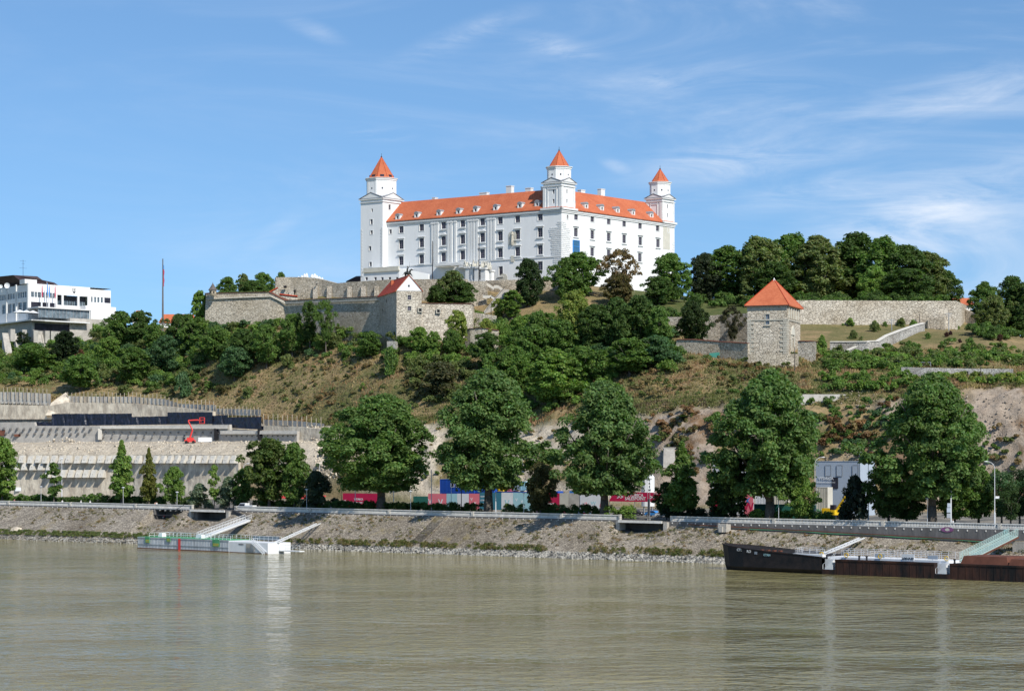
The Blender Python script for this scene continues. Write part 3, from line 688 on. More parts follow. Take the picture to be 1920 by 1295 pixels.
# giant pilasters
for x in (790, 815, 835, 930, 955, 990, 1105, 1130, 1152, 1180, 1275, 1300, 1328):
    u = CF.u_at(640 + x / 4.625); m = MB(CF.p, corg); m.box(u - .45, u + .45, -.28, -.002, zc + .25, ZE - 1.72); m.box(u - .65, u + .65, -.4, -.003, ZE - 2.5, ZE - 1.9); m.build('pilaster', M['white2'], castle)
# dormers and chimneys
def dormer(axis, a, z):
    o = -e + (z - (ZE - .1)) / (zr - ZE + .1) * (r + e)
    m = MB(CF.p, corg); w = 1.05; d0, d1 = o - .15, o + 2.2
    def B(x0, x1, p, q, c, d): bx(m, axis, x0, x1, p, q, c, d)
    B(a - w, a - .45, d0, d1, z - .3, z + 1.5); B(a + .45, a + w, d0, d1, z - .3, z + 1.5); B(a - .449, a + .449, d0, d1, z + 1.1, z + 1.6); B(a - .449, a + .449, d0, d1, z - .4, z - .0)
    dm = m.build('dormer', M['white2'], castle)
    m = MB(CF.p, corg); pts = [(a - w - .15, z + 1.5), (a + w + .15, z + 1.5), (a + w * .6, z + 2.05), (a, z + 2.25), (a - w * .6, z + 2.05)]
    m.prism(pts, 1 if axis == 0 else 0, d0 - .2, d1 + .8); m.build('dormer_roof', M['capstone'], dm)
    m = MB(CF.p, corg); bx(m, axis, a - .449, a + .449, d0 + .35, d0 + .4, z, z + 1.1); m.build('pane', M['glass'], dm)
for (x, y) in ((490, 625), (650, 608), (842, 590), (1010, 575), (1155, 558), (1328, 543), (1535, 522)):
    px, py = z1z(x, y); dormer(0, CF.u_at(px), CF.z_at(py, CF.u_at(px), 0) - 1.2)
px, py = z2z(203, 553); dormer(0, CF.u_at(px), CF.z_at(py, CF.u_at(px), 0) - 1.2)
for (x, y) in ((548, 556), (660, 572), (797, 590), (933, 610), (1066, 630), (1226, 652)):
    px, py = z2z(x, y); dormer(1, CF.v_at(px), CF.z_at(py, 0, CF.v_at(px)) - 1.2)
for (x, w, h) in ((793, .7, .6), (1222, 1.7, .9), (1445, 1.2, 2.6), (1612, 1.2, 1.2), (1510+235, 1.1, 1.2)):
    u = CF.u_at(640 + x / 4.625, r); m = MB(CF.p, corg); m.box(u - w, u + w, r + .4, r + 2, zr - 1, zr + h); m.box(u - w - .12, u + w + .12, r + .28, r + 2.12, zr + h, zr + h + .25); m.build('chimney', M['white2'], roof)
for (x, w, h) in ((625, 1.2, 1.0), (797, 1.2, 2.5)):
    v = CF.v_at(960 + x / 4.625, r); m = MB(CF.p, corg); m.box(r + .4, r + 2, v - w, v + w, zr - 1, zr + h); m.box(r + .28, r + 2.12, v - w - .12, v + w + .12, zr + h, zr + h + .25); m.build('chimney', M['white2'], roof)
# towers
def tower(u0, u1, v0, v1, zb, zcn, zdr, ztip, rd, wins, rr, lucarnes=False):
    cu, cv = (u0 + u1) / 2, (v0 + v1) / 2; hu, hv = (u1 - u0) / 2, (v1 - v0) / 2
    holes0 = [(a - w/2, a + w/2, z - h/2, z + h/2) for (ax, a, z, w, h) in wins if ax == 0]; holes1 = [(a - w/2, a + w/2, z - h/2, z + h/2) for (ax, a, z, w, h) in wins if ax == 1]
    m = MB(CF.p, corg); facade(m, 0, u0, u1, zb, zcn, holes0, v0); facade(m, 1, v0, v1, zb, zcn, holes1, u0)
    m.quad((u1, v0, zb), (u1, v1, zb), (u1, v1, zcn), (u1, v0, zcn)); m.quad((u0, v1, zb), (u1, v1, zb), (u1, v1, zcn), (u0, v1, zcn)); m.quad((u0, v0, zcn), (u1, v0, zcn), (u1, v1, zcn), (u0, v1, zcn))
    tw = m.build('tower', M['white'], castle)
    m = MB(CF.p, corg)
    for (d, z, t) in ((.35, zcn - 1.1, .3), (.55, zcn, .35)): m.box(u0 - d, u1 + d, v0 - d, v1 + d, z, z + t)
    # pediments on the four sides, with their gabled little roofs
    zp = zcn + .35; hp = hu * .42
    for s in (-1, 1):
        y0 = cv + s * (hv + .45); m.prism([(u0 - .4, zp), (u1 + .4, zp), (cu, zp + hp)], 1, min(y0, y0 - s * .5), max(y0, y0 - s * .5))
        x0 = cu + s * (hu + .45); m.prism([(v0 - .4, zp), (v1 + .4, zp), (cv, zp + hp)], 0, min(x0, x0 - s * .5), max(x0, x0 - s * .5))
    m.build('pediment', M['white2'], tw)
    m = MB(CF.p, corg)
    m.prism([(u0 - .6, zp + .12), (cu, zp + hp + .15), (u1 + .6, zp + .12), (u1 + .6, zp + .25), (cu, zp + hp + .32), (u0 - .6, zp + .25)], 1, v0 - .6, v1 + .6)
    m.prism([(v0 - .6, zp + .125), (cv, zp + hp + .155), (v1 + .6, zp + .125), (v1 + .6, zp + .255), (cv, zp + hp + .325), (v0 - .6, zp + .255)], 0, u0 - .6, u1 + .6)
    m.build('pediment_cover', M['capstone'], tw)
    m = MB(CF.p, corg); m.cone(cu, cv, [(rd, zcn + .3), (rd, zdr - .9), (rd + .25, zdr - .85), (rd + .25, zdr - .45), (rd + .6, zdr - .2), (rd + .6, zdr)]); dr = m.build('drum', M['white'], tw)
    m = MB(CF.p, corg)
    ap = rd * math.cos(math.pi / 8)
    for k in range(8):
        a = math.pi / 4 * k; ca, sa = math.cos(a), math.sin(a); zc_ = zcn + (zdr - zcn) * .52
        for (w_, h_, off) in ((.28, .4, .03),):
            p = lambda t, z, o: (cu + (ap + o) * ca - t * sa, cv + (ap + o) * sa + t * ca, z)
            vs = [p(w_ * math.cos(q) , zc_ + h_ * math.sin(q), off) for q in [math.pi / 4 * j for j in range(8)]]
            m.add(vs, [tuple(range(8))])
    m.build('round_window', M['glass'], dr)
    m = MB(CF.p, corg)
    for k in range(8):
        a = math.pi / 4 * k; ca, sa = math.cos(a), math.sin(a); hw = rd * math.sin(math.pi / 8) * .72
        q = lambda t, z, o: (cu + (ap + o) * ca - t * sa, cv + (ap + o) * sa + t * ca, z)
        za, zb_ = zcn + .9, zdr - 1.3
        for (t0, t1, p0, p1) in ((-hw, -hw + .12, za, zb_), (hw - .12, hw, za, zb_), (-hw, hw, zb_ - .12, zb_)):
            m.add([q(t0, p0, .07), q(t1, p0, .07), q(t1, p1, .07), q(t0, p1, .07), q(t0, p0, 0), q(t1, p0, 0), q(t1, p1, 0), q(t0, p1, 0)], [(0,1,2,3),(0,1,5,4),(1,2,6,5),(2,3,7,6),(3,0,4,7)])
    m.build('panel_moulding', M['white2'], dr)
    m = MB(CF.p, corg); m.cone(cu, cv, [(rr, zdr + .02), (rr * .93, zdr + .45), (.18, ztip - .6)]); rf = m.build('tower_roof', M['roof'], tw)
    m = MB(CF.p, corg)
    for k in range(8):
        a = math.pi / 8 + math.pi / 4 * k
        m.tube((cu + rr * .93 * math.cos(a), cv + rr * .93 * math.sin(a), zdr + .47), (cu + .18 * math.cos(a), cv + .18 * math.sin(a), ztip - .6), .09, .06, 4)
    m.build('hip_tiles', M['roof_red'], rf)
    m = MB(CF.p, corg); m.cone(cu, cv, [(.42, ztip - 1.5), (.2, ztip - .7), (.3, ztip - .45), (.08, ztip - .1), (.05, ztip + .9)], 6); m.build('finial', M['copper'], tw)
    if lucarnes:
        for k in range(8):
            a = math.pi / 4 * k; ca, sa = math.cos(a), math.sin(a); m = MB(CF.p, corg); ro = rr * .9 * math.cos(math.pi / 8)
            def q(t, z, o): return (cu + (ro + o) * ca - t * sa, cv + (ro + o) * sa + t * ca, z)
            m.add([q(-.7, zdr + .1, .15), q(.7, zdr + .1, .15), q(.7, zdr + 1.3, .15), q(-.7, zdr + 1.3, .15), q(-.7, zdr + .1, -1.2), q(.7, zdr + .1, -1.2), q(.7, zdr + 1.3, -1.2), q(-.7, zdr + 1.3, -1.2)], [(0,1,2,3),(0,1,5,4),(1,2,6,5),(2,3,7,6),(3,0,4,7)])
            m.build('lucarne', M['glass'], rf)
    for (ax, a, z, w, h) in wins: window(castle, CF, ax, a, z, w, h, v0 if ax == 0 else u0, 0, False, surround=w > .8, bars=None)
    return tw, (cu, cv)
def tz(px, py, v): u = CF.u_at(px, v); return CF.z_at(py, u, v)
v0 = -2.5
wins = []
for (x, y, w, h) in ((266, 576, .7, 1.3), (263, 766, 1.0, 1.4), (250, 905, 1.1, 1.6), (254, 1042, 1.1, 1.7), (262, 675, 1.1, 1.9)):
    px, py = z1z(x, y); u = CF.u_at(px, v0); wins.append((0, u, CF.z_at(py, u, v0), w, h))
px, py = z1z(418, 548); v = CF.v_at(px, LU - 10.8); wins.append((1, v, CF.z_at(py, LU - 10.8, v), 1.1, 2.0))
T1, _ = tower(LU - 10.8, LU, v0, v0 + 10.8, 84, ZP(377, 834), ZP(337, 836), ZP(293.5, 836), 5.75, wins, 5.2, True)
wins = []
for (x, y) in ((360, 460), (360, 543)):
    px, py = z2z(x, y); u = CF.u_at(px, 0.1); wins.append((0, u, CF.z_at(py, u, 0.1), .75, 1.6))
for (x, y) in ((477, 458), (477, 541)):
    px, py = z2z(x, y); v = CF.v_at(px, 0.1); wins.append((1, v, CF.z_at(py, 0.1, v), .6, 1.5))
T2, _ = tower(0.1, 8.1, 0.1, 7.9, ZE - .5, ZP(344, 786), ZP(313.5, 789), ZP(279.5, 789), 4.3, wins, 3.75)
wins = []
for (x, y) in ((1349, 588), (1349, 665)):
    px, py = z2z(x, y); v = CF.v_at(px, 0.1); wins.append((1, v, CF.z_at(py, 0.1, v), .6, 1.6))
T3, _ = tower(0.1, 7.4, LV - 7.8, LV - .1, ZE - .5, ZP(374, 833), ZP(343, 836), ZP(315, 836), 3.9, wins, 3.4)
T4, _ = tower(LU - 7.8, LU - .1, LV - 7.8, LV - .1, ZE - .5, ZE + 4, ZE + 8.5, ZE + 14, 4.1, [], 3.6)
# blind arches and corner pilasters on the two small towers
for (u0, u1, va, zt0, zt1) in ((0.1, 8.1, 0.1, ZE, ZP(344, 786)), (0.1, 7.4, LV - 7.8, ZE, ZP(374, 833))):
    m = MB(CF.p, corg)
    for (a, b) in ((u0, u0 + 1.1), (u1 - 1.1, u1), (u0 + 1.9, u0 + 2.2), (u1 - 2.2, u1 - 1.9)): m.box(a, b, va - .2, va - .002, zt0 + .1, zt1 - 1.12)
    m.box(u0 + 1.9, u1 - 1.9, va - .2, va - .003, zt1 - 2.2, zt1 - 1.9)
    for (a, b) in ((va, va + 1.0), (va + 6.8, va + 7.7)): m.box(u0 - .2, u0 - .002, a, b, zt0 + .1, zt1 - 1.12)
    m.box(-.85, 8.7 if u1 > 8 else 8.0, va - .95, va - .004, ZE - .5, ZE + .25); m.box(-.85, 0.09, va - .95, va + 8.4, ZE - .51, ZE + .25)
    m.build('tower_pilasters', M['white2'], castle)
# rusticated corner stones
m = MB(CF.p, corg); rq = random.Random(3)
ztop, zbot = zs(1050, 415), zs(1050, 500)
nrow = 24
for k in range(nrow):
    z = ztop - (ztop - zbot) * k / nrow; ext = 1.5 if k < 3 else (4.4 if k < 18 else 3.0)
    a = 0.0
    while a < ext + rq.uniform(-.6, .6):
        L_ = rq.uniform(.5, 1.0); m.box(a + .02, a + L_, -.10 - rq.random() * .08, -.001, z - .42, z); a += L_ + .1
    a = 0.0
    while a < (1.8 if k < 3 else 4.6) + rq.uniform(-.6, .6):
        L_ = rq.uniform(.5, 1.0); m.box(-.10 - rq.random() * .08, -.001, a + .02, a + L_, z - .42, z); a += L_ + .1
for k in range(26):     # north-east corner and the west tower's corners
    z = zs(1050, 425) - k * .95; L_ = 1.6 if k % 2 else 1.0
    m.box(-.09, -.001, LV - L_, LV - .02, z - .8, z)
for k in range(30):
    z = ZP(430, 834) - k * .62; L_ = 1.0 if k % 2 else .55
    m.box(LU - 10.8 + .02, LU - 10.8 + L_, v0 - .12, v0 - .001, z - .5, z); m.box(LU - L_, LU - .02, v0 - .12, v0 - .001, z - .5, z)
m.build('corner_stones', M['white2'], castle, kind='stuff')
m = MB(CF.p, corg); va, vb = CF.v_at(1243.2), CF.v_at(1256); m.box(-.05, -.001, va, vb, CF.z_at(467, 0, va), CF.z_at(424.5, 0, va)); m.build('unplastered_patch', M['cream'], castle, label='cream unplastered patch of wall')
m = MB(CF.p, corg); va, vb = CF.v_at(1073.5), CF.v_at(1086); za, zb = CF.z_at(480, 0, va), CF.z_at(449.5, 0, va)
m.box(-.3, -.002, va, va + .25, za, zb); m.box(-.3, -.002, vb - .25, vb, za, zb); m.box(-.3, -.003, va + .25, vb - .25, zb - .25, zb); m.box(-.3, -.003, va + .25, vb - .25, za + (zb - za) * .58, za + (zb - za) * .58 + .2)
gp = m.build('glass_panel', M['blue_bright'], castle, label='tall blue glazed panel'); m = MB(CF.p, corg); m.box(-.15, -.004, va + .25, vb - .25, za, zb - .25); m.build('pane', M['glass_blue'], gp)
# gothic oriel niche
m = MB(CF.p, corg); ua, ub = CF.u_at(968), CF.u_at(953.5); za, zb = zs(960, 460), zs(960, 433)
m.box(ua, ub, -.12, -.001, za, zb - 1.4); m.prism([(ua, zb - 1.4), (ub, zb - 1.4), (ub - .4, zb - .5), ((ua + ub) / 2, zb), (ua + .4, zb - .5)], 1, -.12, -.001)
nk = m.build('gothic_niche', M['cream'], castle, label='cream stone gothic niche')
m = MB(CF.p, corg); c_ = (ua + ub) / 2 - .2; m.cone(c_, -.35, [(.35, za), (.55, za + 1.2), (.5, za + 1.6), (.3, za + 3.6), (.5, za + 4.0), (.08, za + 5.2)], 6); m.box(c_ - 1.2, c_ - .7, -.14, -.121, za + .8, zb - 2); m.build('niche_column', M['quoin'], nk)
m = MB(CF.p, corg); c_ = CF.u_at(961.5); m.box(c_ - .7, c_ + .7, -.3, -.002, zs(961, 491), zs(961, 479.5)); m.build('small_niche', M['cream'], castle)
# pointed arch door at the foot, right
m = MB(CF.p, corg); ua, ub = CF.u_at(951.5), CF.u_at(936.5); za, zb = zs(945, 525), zs(945, 512.5)
m.prism([(ua, za), (ub, za), (ub, za + 1.2), (ub - .6, zb - .4), ((ua+ub)/2, zb), (ua + .6, zb - .4), (ua, za + 1.2)], 1, -.1, -.001); m.build('blind_arch', M['cream'], castle)
# low terrace building in front of the west tower
m = MB(CF.p, corg)
ua, ub = CF.u_at(800, -6), CF.u_at(680.5, -8.5); zt, zb = ZP(506, 822), ZP(530, 822)
tw_ = []
for x in (218, 295, 355, 420, 483): 
    u = CF.u_at(640 + x / 4.625, -8); z = ZP(270 + 1168 / 4.625, CF.xy(u, -8)[1]); tw_.append((u, z))
facade(m, 0, CF.u_at(748, -8), ub, zb - 3, zt, [(u - .6, u + .6, z - .6, z + .6) for u, z in tw_], -8)
u7 = CF.u_at(748, -8); m.quad((u7, -8, zb - 3), (u7, -2.6, zb - 3), (u7, -2.6, zt), (u7, -8, zt)); m.quad((u7, -8, zt), (ub, -8, zt), (ub, 3, zt), (u7, 3, zt)); m.quad((ub, -8, zb - 3), (ub, 3, zb - 3), (ub, 3, zt), (ub, -8, zt))
m.build('terrace_wing', M['white'], castle)
for u, z in tw_: window(castle, CF, 0, u, z, 1.2, 1.2, -8, 0, False, surround=False, bars=(1, 1))
m = MB(CF.p, corg); m.box(u7 - .4, ub + .4, -8.5, -8.003, zt - .9, zt - .3); m.box(u7, ub, -8.3, -7.7, zt - .3, zt + .9); m.build('terrace_parapet', M['cream'], castle)
m = MB(CF.p, corg); ud = CF.u_at(800, -5); m.add([(u7, -8, zb - 3), (ud, -4.0, zb - 3), (ud, -4.0, zt - 2.4), (u7, -8, zt + .2), (u7, -7.4, zb - 3), (ud, -3.4, zb - 3), (ud, -3.4, zt - 2.4), (u7, -7.4, zt + .2)], [(0,1,2,3),(7,6,5,4),(3,2,6,7),(1,5,6,2)]); m.build('ramp_parapet', M['white'], castle)
# honour gate: curved entablature, columns and trophies
ge = empty('honour_gate', CF.p(CF.u_at(895, -9), -9, ZP(526, 795)), 'white baroque gate with carved figures on top, below the castle windows', 'gate'); gorg = ge.location
gu = CF.u_at
m = MB(CF.p, gorg)
for (a, b, py0, py1, o) in ((812, 845, 494.5, 497.5, -3.0), (845, 880, 492.5, 496, -4.5), (860, 893, 496, 500, -6)):
    ua, ub = gu(b, o), gu(a, o); zt = ZP(py0, CF.xy(ua, o)[1]); zb = ZP(py1, CF.xy(ua, o)[1]); m.box(ua, ub, o, -0.3, zb, zt)
m.build('entablature', M['white2'], ge)
for (px, w, o, top) in ((879, 1.1, -9, 503), (886.5, 1.0, -9, 503), (896, 1.1, -9.5, 503), (909, 1.3, -9, 505), (913.5, .8, -8, 507), (921, .9, -7, 509)):
    u = gu(px, o); y = CF.xy(u, o)[1]; m = MB(CF.p, gorg); zb, zt = ZP(529, y), ZP(top, y)
    m.box(u - w, u + w, o - w, o + w, zb - 2, zb + .8); m.box(u - w * .8, u + w * .8, o - w * .8, o + w * .8, zb + .8, zt); m.box(u - w * 1.15, u + w * 1.15, o - w * 1.15, o + w * 1.15, zt, zt + .5); m.build('column', M['white2'], ge)
m = MB(CF.p, gorg); ua, ub = gu(912, -8.3), gu(877, -8.3); y = CF.xy(ua, -8.3)[1]
facade(m, 0, ua, ub, ZP(531, y), ZP(503, y), [(gu(x + w, -8.3), gu(x - w, -8.3), ZP(526, y), ZP(508, y)) for x, w in ((890.5, 2.2), (902.5, 2.8))], -8.3, .8)
m.build('gate_wall', M['white'], ge)
m = MB(CF.p, gorg)
for x, w in ((890.5, 2.2), (902.5, 2.8)): m.box(gu(x + w, -7.7), gu(x - w, -7.7), -7.6, -7.55, ZP(526, y), ZP(508, y))
m.build('gate_grille', M['glass_pale'], ge)
rq = random.Random(5)
for k in range(13):      # trophies: spiky figure groups
    px = 872 + k * 3.9; o = -8.5 + rq.uniform(-1, 1); u = gu(px, o); y = CF.xy(u, o)[1]; zb = ZP(503.5 + max(0, k - 8) * .9, y) + .4; m = MB(CF.p, gorg); h = rq.uniform(1.2, 2.8)
    m.cone(u, o, [(.5, zb), (.62, zb + h * .3), (.38, zb + h * .6), (.3, zb + h * .8), (.12, zb + h)], 6)
    for q in range(3): a = rq.uniform(0, 6.28); m.tube((u, o, zb + h * .45), (u + 1.1 * math.cos(a), o + .4 * math.sin(a), zb + h * rq.uniform(.3, 1.15)), .16, .07, 4)
    m.build('trophy_figure', M['cream'], ge)
# dark brown roof peeping out west of the castle
ba = empty('outbuilding', PW(655, 533, 846), 'low outbuilding with dark red brown roof beside the west tower', 'building')
m = MB(None, ba.location); 
x0, z0 = PW(648, 527, 846).x, ZP(527.5, 846); x1 = PW(682, 520, 846).x
m.add([(x0, 846, z0), (x1, 846, z0), (x1, 846, ZP(519.5, 846)), (PW(665, 0, 846).x, 846, ZP(519.5, 846)), (x0, 858, z0), (x1, 858, z0), (x1, 853, ZP(517, 853)), (PW(668, 0, 853).x, 853, ZP(517.5, 853))], [(0,1,2,3),(0,3,7,4),(3,2,6,7),(1,5,6,2),(4,7,6,5)]); m.build('roof', M['dark_roof'], ba)
m = MB(None, ba.location); m.box(x0 + .5, x1, 846.6, 857, z0 - 7, z0 - .01); m.build('wall', M['white'], ba)
# tall slim masts in front of the facade
for px, top, lab in ((811, 452, 'tall dark mast left of the carved castle gate'), (898, 445, 'tall dark mast directly above the carved castle gate')):
    e_ = empty('mast', PW(px, 527, 790), lab, 'mast', 'masts before the castle front'); m = MB(None, e_.location); m.tube(PW(px, 530, 790), PW(px, top, 790), .22, .14, 6); m.build('pole', M['dark_metal'], e_)
    m = MB(None, e_.location); p = PW(px, 529, 790); m.cone(p.x, p.y, [(.6, p.z - 1), (.6, p.z + .3)], 8); m.build('base', M['concrete'], e_)
# ================================================================ fortress walls
def wall(name, label, cat, pts, mt, thick=1.6, batter=0.0, coping=None, group=None, base_mat=None, ext=4.0, coph=.35):
    """pts: (px, D, py_top, py_base)"""
    p0 = pts[0]; root = empty(name, PW(p0[0], p0[3], p0[1]), label, cat, group)
    T = [PW(p[0], p[2], p[1]) for p in pts]; B = [PW(p[0], p[3], p[1]) for p in pts]
    m = MB(None, root.location); n = len(pts)
    nrm = []
    for i in range(n):
        a = T[max(0, i-1)]; b = T[min(n-1, i+1)]; d = Vector((b.x - a.x, b.y - a.y, 0)).normalized(); nrm.append(Vector((d.y, -d.x, 0)))   # towards the camera when pts run left to right
    vs = []
    for i in range(n):
        h = T[i].z - B[i].z; f = T[i]; g = Vector((T[i].x, T[i].y, B[i].z - ext)) + nrm[i] * batter * (h + ext)
        vs += [tuple(g), tuple(f), tuple(f - nrm[i] * thick), tuple(Vector((T[i].x, T[i].y, B[i].z - ext)) - nrm[i] * thick)]
    fs = [(0, 1, 2, 3), tuple(4*(n-1) + k for k in (3, 2, 1, 0))]
    for i in range(n - 1):
        for k in range(3): fs.append((4*i + k, 4*(i+1) + k, 4*(i+1) + k + 1, 4*i + k + 1))
    m.add(vs, fs); m.build('masonry', mt, root)
    if coping:
        m = MB(None, root.location); vs = []; fs = [(0, 1, 2, 3), tuple(4*(n-1) + k for k in (3, 2, 1, 0))]
        for i in range(n):
            t = T[i]; o1 = t + nrm[i] * .25; o2 = t - nrm[i] * (thick + .2); vs += [tuple(o1 + Vector((0,0,.003))), tuple(o1 + Vector((0,0,coph))), tuple(o2 + Vector((0,0,coph + .25))), tuple(o2 + Vector((0,0,.003)))]
        for i in range(n - 1):
            for k in range(4): fs.append((4*i + k, 4*(i+1) + k, 4*(i+1) + (k+1) % 4, 4*i + (k+1) % 4))
        m.add(vs, fs); m.build('coping', coping, root)
    return root
# long lower bastion wall
bw = wall('bastion_wall', 'long grey rubble bastion wall with thin red coping and bend, left of the gabled bastion tower', 'wall',
     [(384, 824, 550, 606), (387, 807, 550.5, 608), (450, 802, 549, 608), (505, 798, 548, 608), (520, 797, 556, 610), (535, 796.5, 563.5, 612), (620, 775, 560, 632), (715, 752, 555.5, 648)], M['stone'], 1.8, .06, M['rust_red'], coph=.12)
m = MB(None, bw.location)
tp = [(387, 806.4, 561), (450, 801.4, 558), (508, 797.2, 556), (535, 795.6, 569), (620, 774.2, 566), (714, 751.3, 562)]
for a, b in zip(tp, tp[1:]): m.tube(PW(a[0], a[2], a[1]), PW(b[0], b[2], b[1]), .28, .28, 5)
m.build('string_course', M['quoin'], bw)
# small gable wing on the bastion's bend
g2 = empty('gun_emplacement', PW(522, 563, 801), 'small stone gun emplacement with red coping behind the bend of the bastion wall', 'emplacement')
m = MB(None, g2.location); m.prism([(PW(505, 0, 801).x, ZP(548, 801)), (PW(521, 0, 801).x, ZP(540, 801)), (PW(521, 0, 801).x, ZP(566, 801)), (PW(505, 0, 801).x, ZP(566, 801))], 1, 801, 805); m.prism([(PW(524, 0, 802).x, ZP(552, 802)), (PW(558, 0, 802).x, ZP(556, 802)), (PW(558, 0, 802).x, ZP(566, 802)), (PW(524, 0, 802).x, ZP(566, 802))], 1, 802, 806); m.build('masonry', M['stone_light'], g2)
m = MB(None, g2.location); m.tube(PW(505, 547.5, 800.8), PW(521, 539, 800.8), .25, .25, 5); m.tube(PW(524, 551.6, 801.8), PW(558, 555.4, 801.8), .3, .3, 5); m.build('coping', M['roof_red'], g2)
# watch turret
tu = empty('watch_turret', PW(399, 551, 803), 'small round beige watch turret with grey conical roof at the bastion corner', 'turret')
m = MB(None, tu.location); c = PW(399, 551, 803); m.cone(c.x, c.y, [(1.1, c.z - .6), (1.35, c.z), (1.35, ZP(544, 803))], 10); m.build('wall', M['tan'], tu)
m = MB(None, tu.location); m.cone(c.x, c.y, [(1.75, ZP(544, 803)), (.9, ZP(538, 803)), (.1, ZP(531, 803)), (.04, ZP(528.5, 803))], 10); m.build('roof', M['shingle'], tu)
m = MB(None, tu.location)
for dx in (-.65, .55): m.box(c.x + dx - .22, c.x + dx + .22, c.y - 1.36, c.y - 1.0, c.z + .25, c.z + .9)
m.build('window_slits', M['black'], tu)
# upper terrace wall of the castle
uw = wall('terrace_wall', 'high pale rubble terrace wall with buttresses under the west end of the castle', 'wall',
     [(515.5, 822, 521, 566), (517, 812, 520, 566), (545, 811, 519.3, 566), (573, 808, 519.5, 566), (590, 806, 521, 566), (604, 804, 524, 566), (630, 799, 531, 566), (660, 793, 528.5, 568), (730, 781, 524, 570), (800, 773, 523.5, 575), (874, 767, 523, 580)], M['stone'], 1.6, .04)
for px, D in ((542, 810.0), (587, 805.2), (613, 801.2), (651, 793.8), (677, 789), (702, 784.6)):
    m = MB(None, uw.location); a = PW(px, 0, D); b = PW(px + 9, 0, D - .8); z0 = ZP(566, D); z1 = ZP(537 if px > 560 else 546, D)
    m.add([(a.x, a.y, z1), (b.x, b.y, z1), (b.x, b.y - 1.4, z0), (a.x, a.y - 1.4, z0), (a.x, a.y + 1, z1), (b.x, b.y + 1, z1), (b.x, b.y + 1, z0), (a.x, a.y + 1, z0)], [(0,1,2,3),(0,4,5,1),(0,3,7,4),(1,5,6,2)]); m.build('buttress', M['stone_light'], uw)
m = MB(None, uw.location)
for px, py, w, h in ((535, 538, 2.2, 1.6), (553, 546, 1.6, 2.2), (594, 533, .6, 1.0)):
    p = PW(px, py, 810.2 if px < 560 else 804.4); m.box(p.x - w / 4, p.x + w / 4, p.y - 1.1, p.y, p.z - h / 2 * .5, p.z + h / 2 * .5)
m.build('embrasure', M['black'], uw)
# projecting pier under the gate, and the walls of the stairs
wall('gate_pier_wall', 'tapering pale stone pier directly under the carved castle gate', 'wall', [(873, 770, 527, 575), (874, 762, 527, 575), (911, 760, 527, 578), (913.5, 768, 527, 578)], M['stone_light'], 1.5, .05)
wall('stair_retaining_wall', 'brown rubble retaining wall behind the stairs right of the gate pier', 'wall', [(911, 771, 526, 580), (940, 768, 525, 580), (975, 766, 524.5, 565), (1050, 764, 526, 560)], M['stone'], 1.5)
st = empty('castle_stairs', PW(925, 556, 758), 'light stone stairway with dark handrails zigzagging up to the carved gate', 'stairs')
m = MB(None, st.location)
for (pa, pb, D) in (((912, 529), (926, 538), 762), ((926, 535), (934, 535), 762), ((934, 535), (946, 543), 762), ((905, 553), (921, 553), 758), ((921, 553), (930, 558), 757)):
    m = MB(None, st.location); a, b = PW(*pa, D), PW(*pb, D); m.add([tuple(a), tuple(b), (b.x, b.y, b.z - 1.1), (a.x, a.y, a.z - 1.1), (a.x, a.y + .5, a.z), (b.x, b.y + .5, b.z), (b.x, b.y + .5, b.z - 1.1), (a.x, a.y + .5, a.z - 1.1)], [(0,1,2,3),(0,4,5,1),(3,2,6,7),(0,3,7,4),(1,5,6,2)]); m.build('parapet', M['concrete_light'], st)
m = MB(None, st.location); n = 22
for k in range(n):     # the lower flight climbs to the right
    t = k / n; a = PW(915 + 34 * t, 583 - 42 * t, 752 + 8 * t); m.box(a.x - 1.4, a.x + 1.4, a.y, a.y + 2.4, a.z - 1.2, a.z + .12)
m.build('flight', M['concrete'], st)
m = MB(None, st.location)
for pa, pb, D in (((911, 525.5), (926, 534.5), 761.7), ((926, 532), (935, 532), 761.7), ((935, 532), (947, 540), 761.7), ((904, 550), (921, 550), 757.5), ((921, 550), (931, 555), 756.5), ((912, 580), (948, 536), 751)):
    m.tube(PW(*pa, D), PW(*pb, D), .1, .1, 4)
m.build('handrail', M['dark_metal'], st)
# folded white parasols on the terrace
par = None; PL = 'shortest|second shortest|third|fourth|fifth, just right of a gap,|tallest|seventh|second last|rightmost'.split('|')
for k, (px, top, w) in enumerate(((560, 517, 1.6), (566, 515, 1.8), (571, 512, 2.0), (575, 511, 2.0), (585, 513, 2.2), (590, 512, 2.4), (594, 515, 2.0), (599, 517, 1.6), (604, 519, 1.4))):
    if par is None:
        par = empty('folded_parasol', PW(px, 527, 818), '', 'parasol', 'folded white parasols on the castle terrace'); p = par.location
        m = MB(); m.cone(0, 0, [(.35, .6), (.62, 1.4), (.5, 2.4), (.12, 3.4)], 7); m.build('canopy', M['white_paint'], par); m = MB(); m.tube((0, 0, -1), (0, 0, .7), .07); m.build('pole', M['steel'], par); o = par
    else: o = copy_tree(par)
    o.location = PW(px, 527, 818); o.scale = (w / 1.6, w / 1.6, (526 - top) / 16.5)
    tag(o, 'folded white parasol on the stone terrace, %s from the left' % PL[k] if k < 8 else 'folded white parasol on the stone terrace, rightmost of the row')
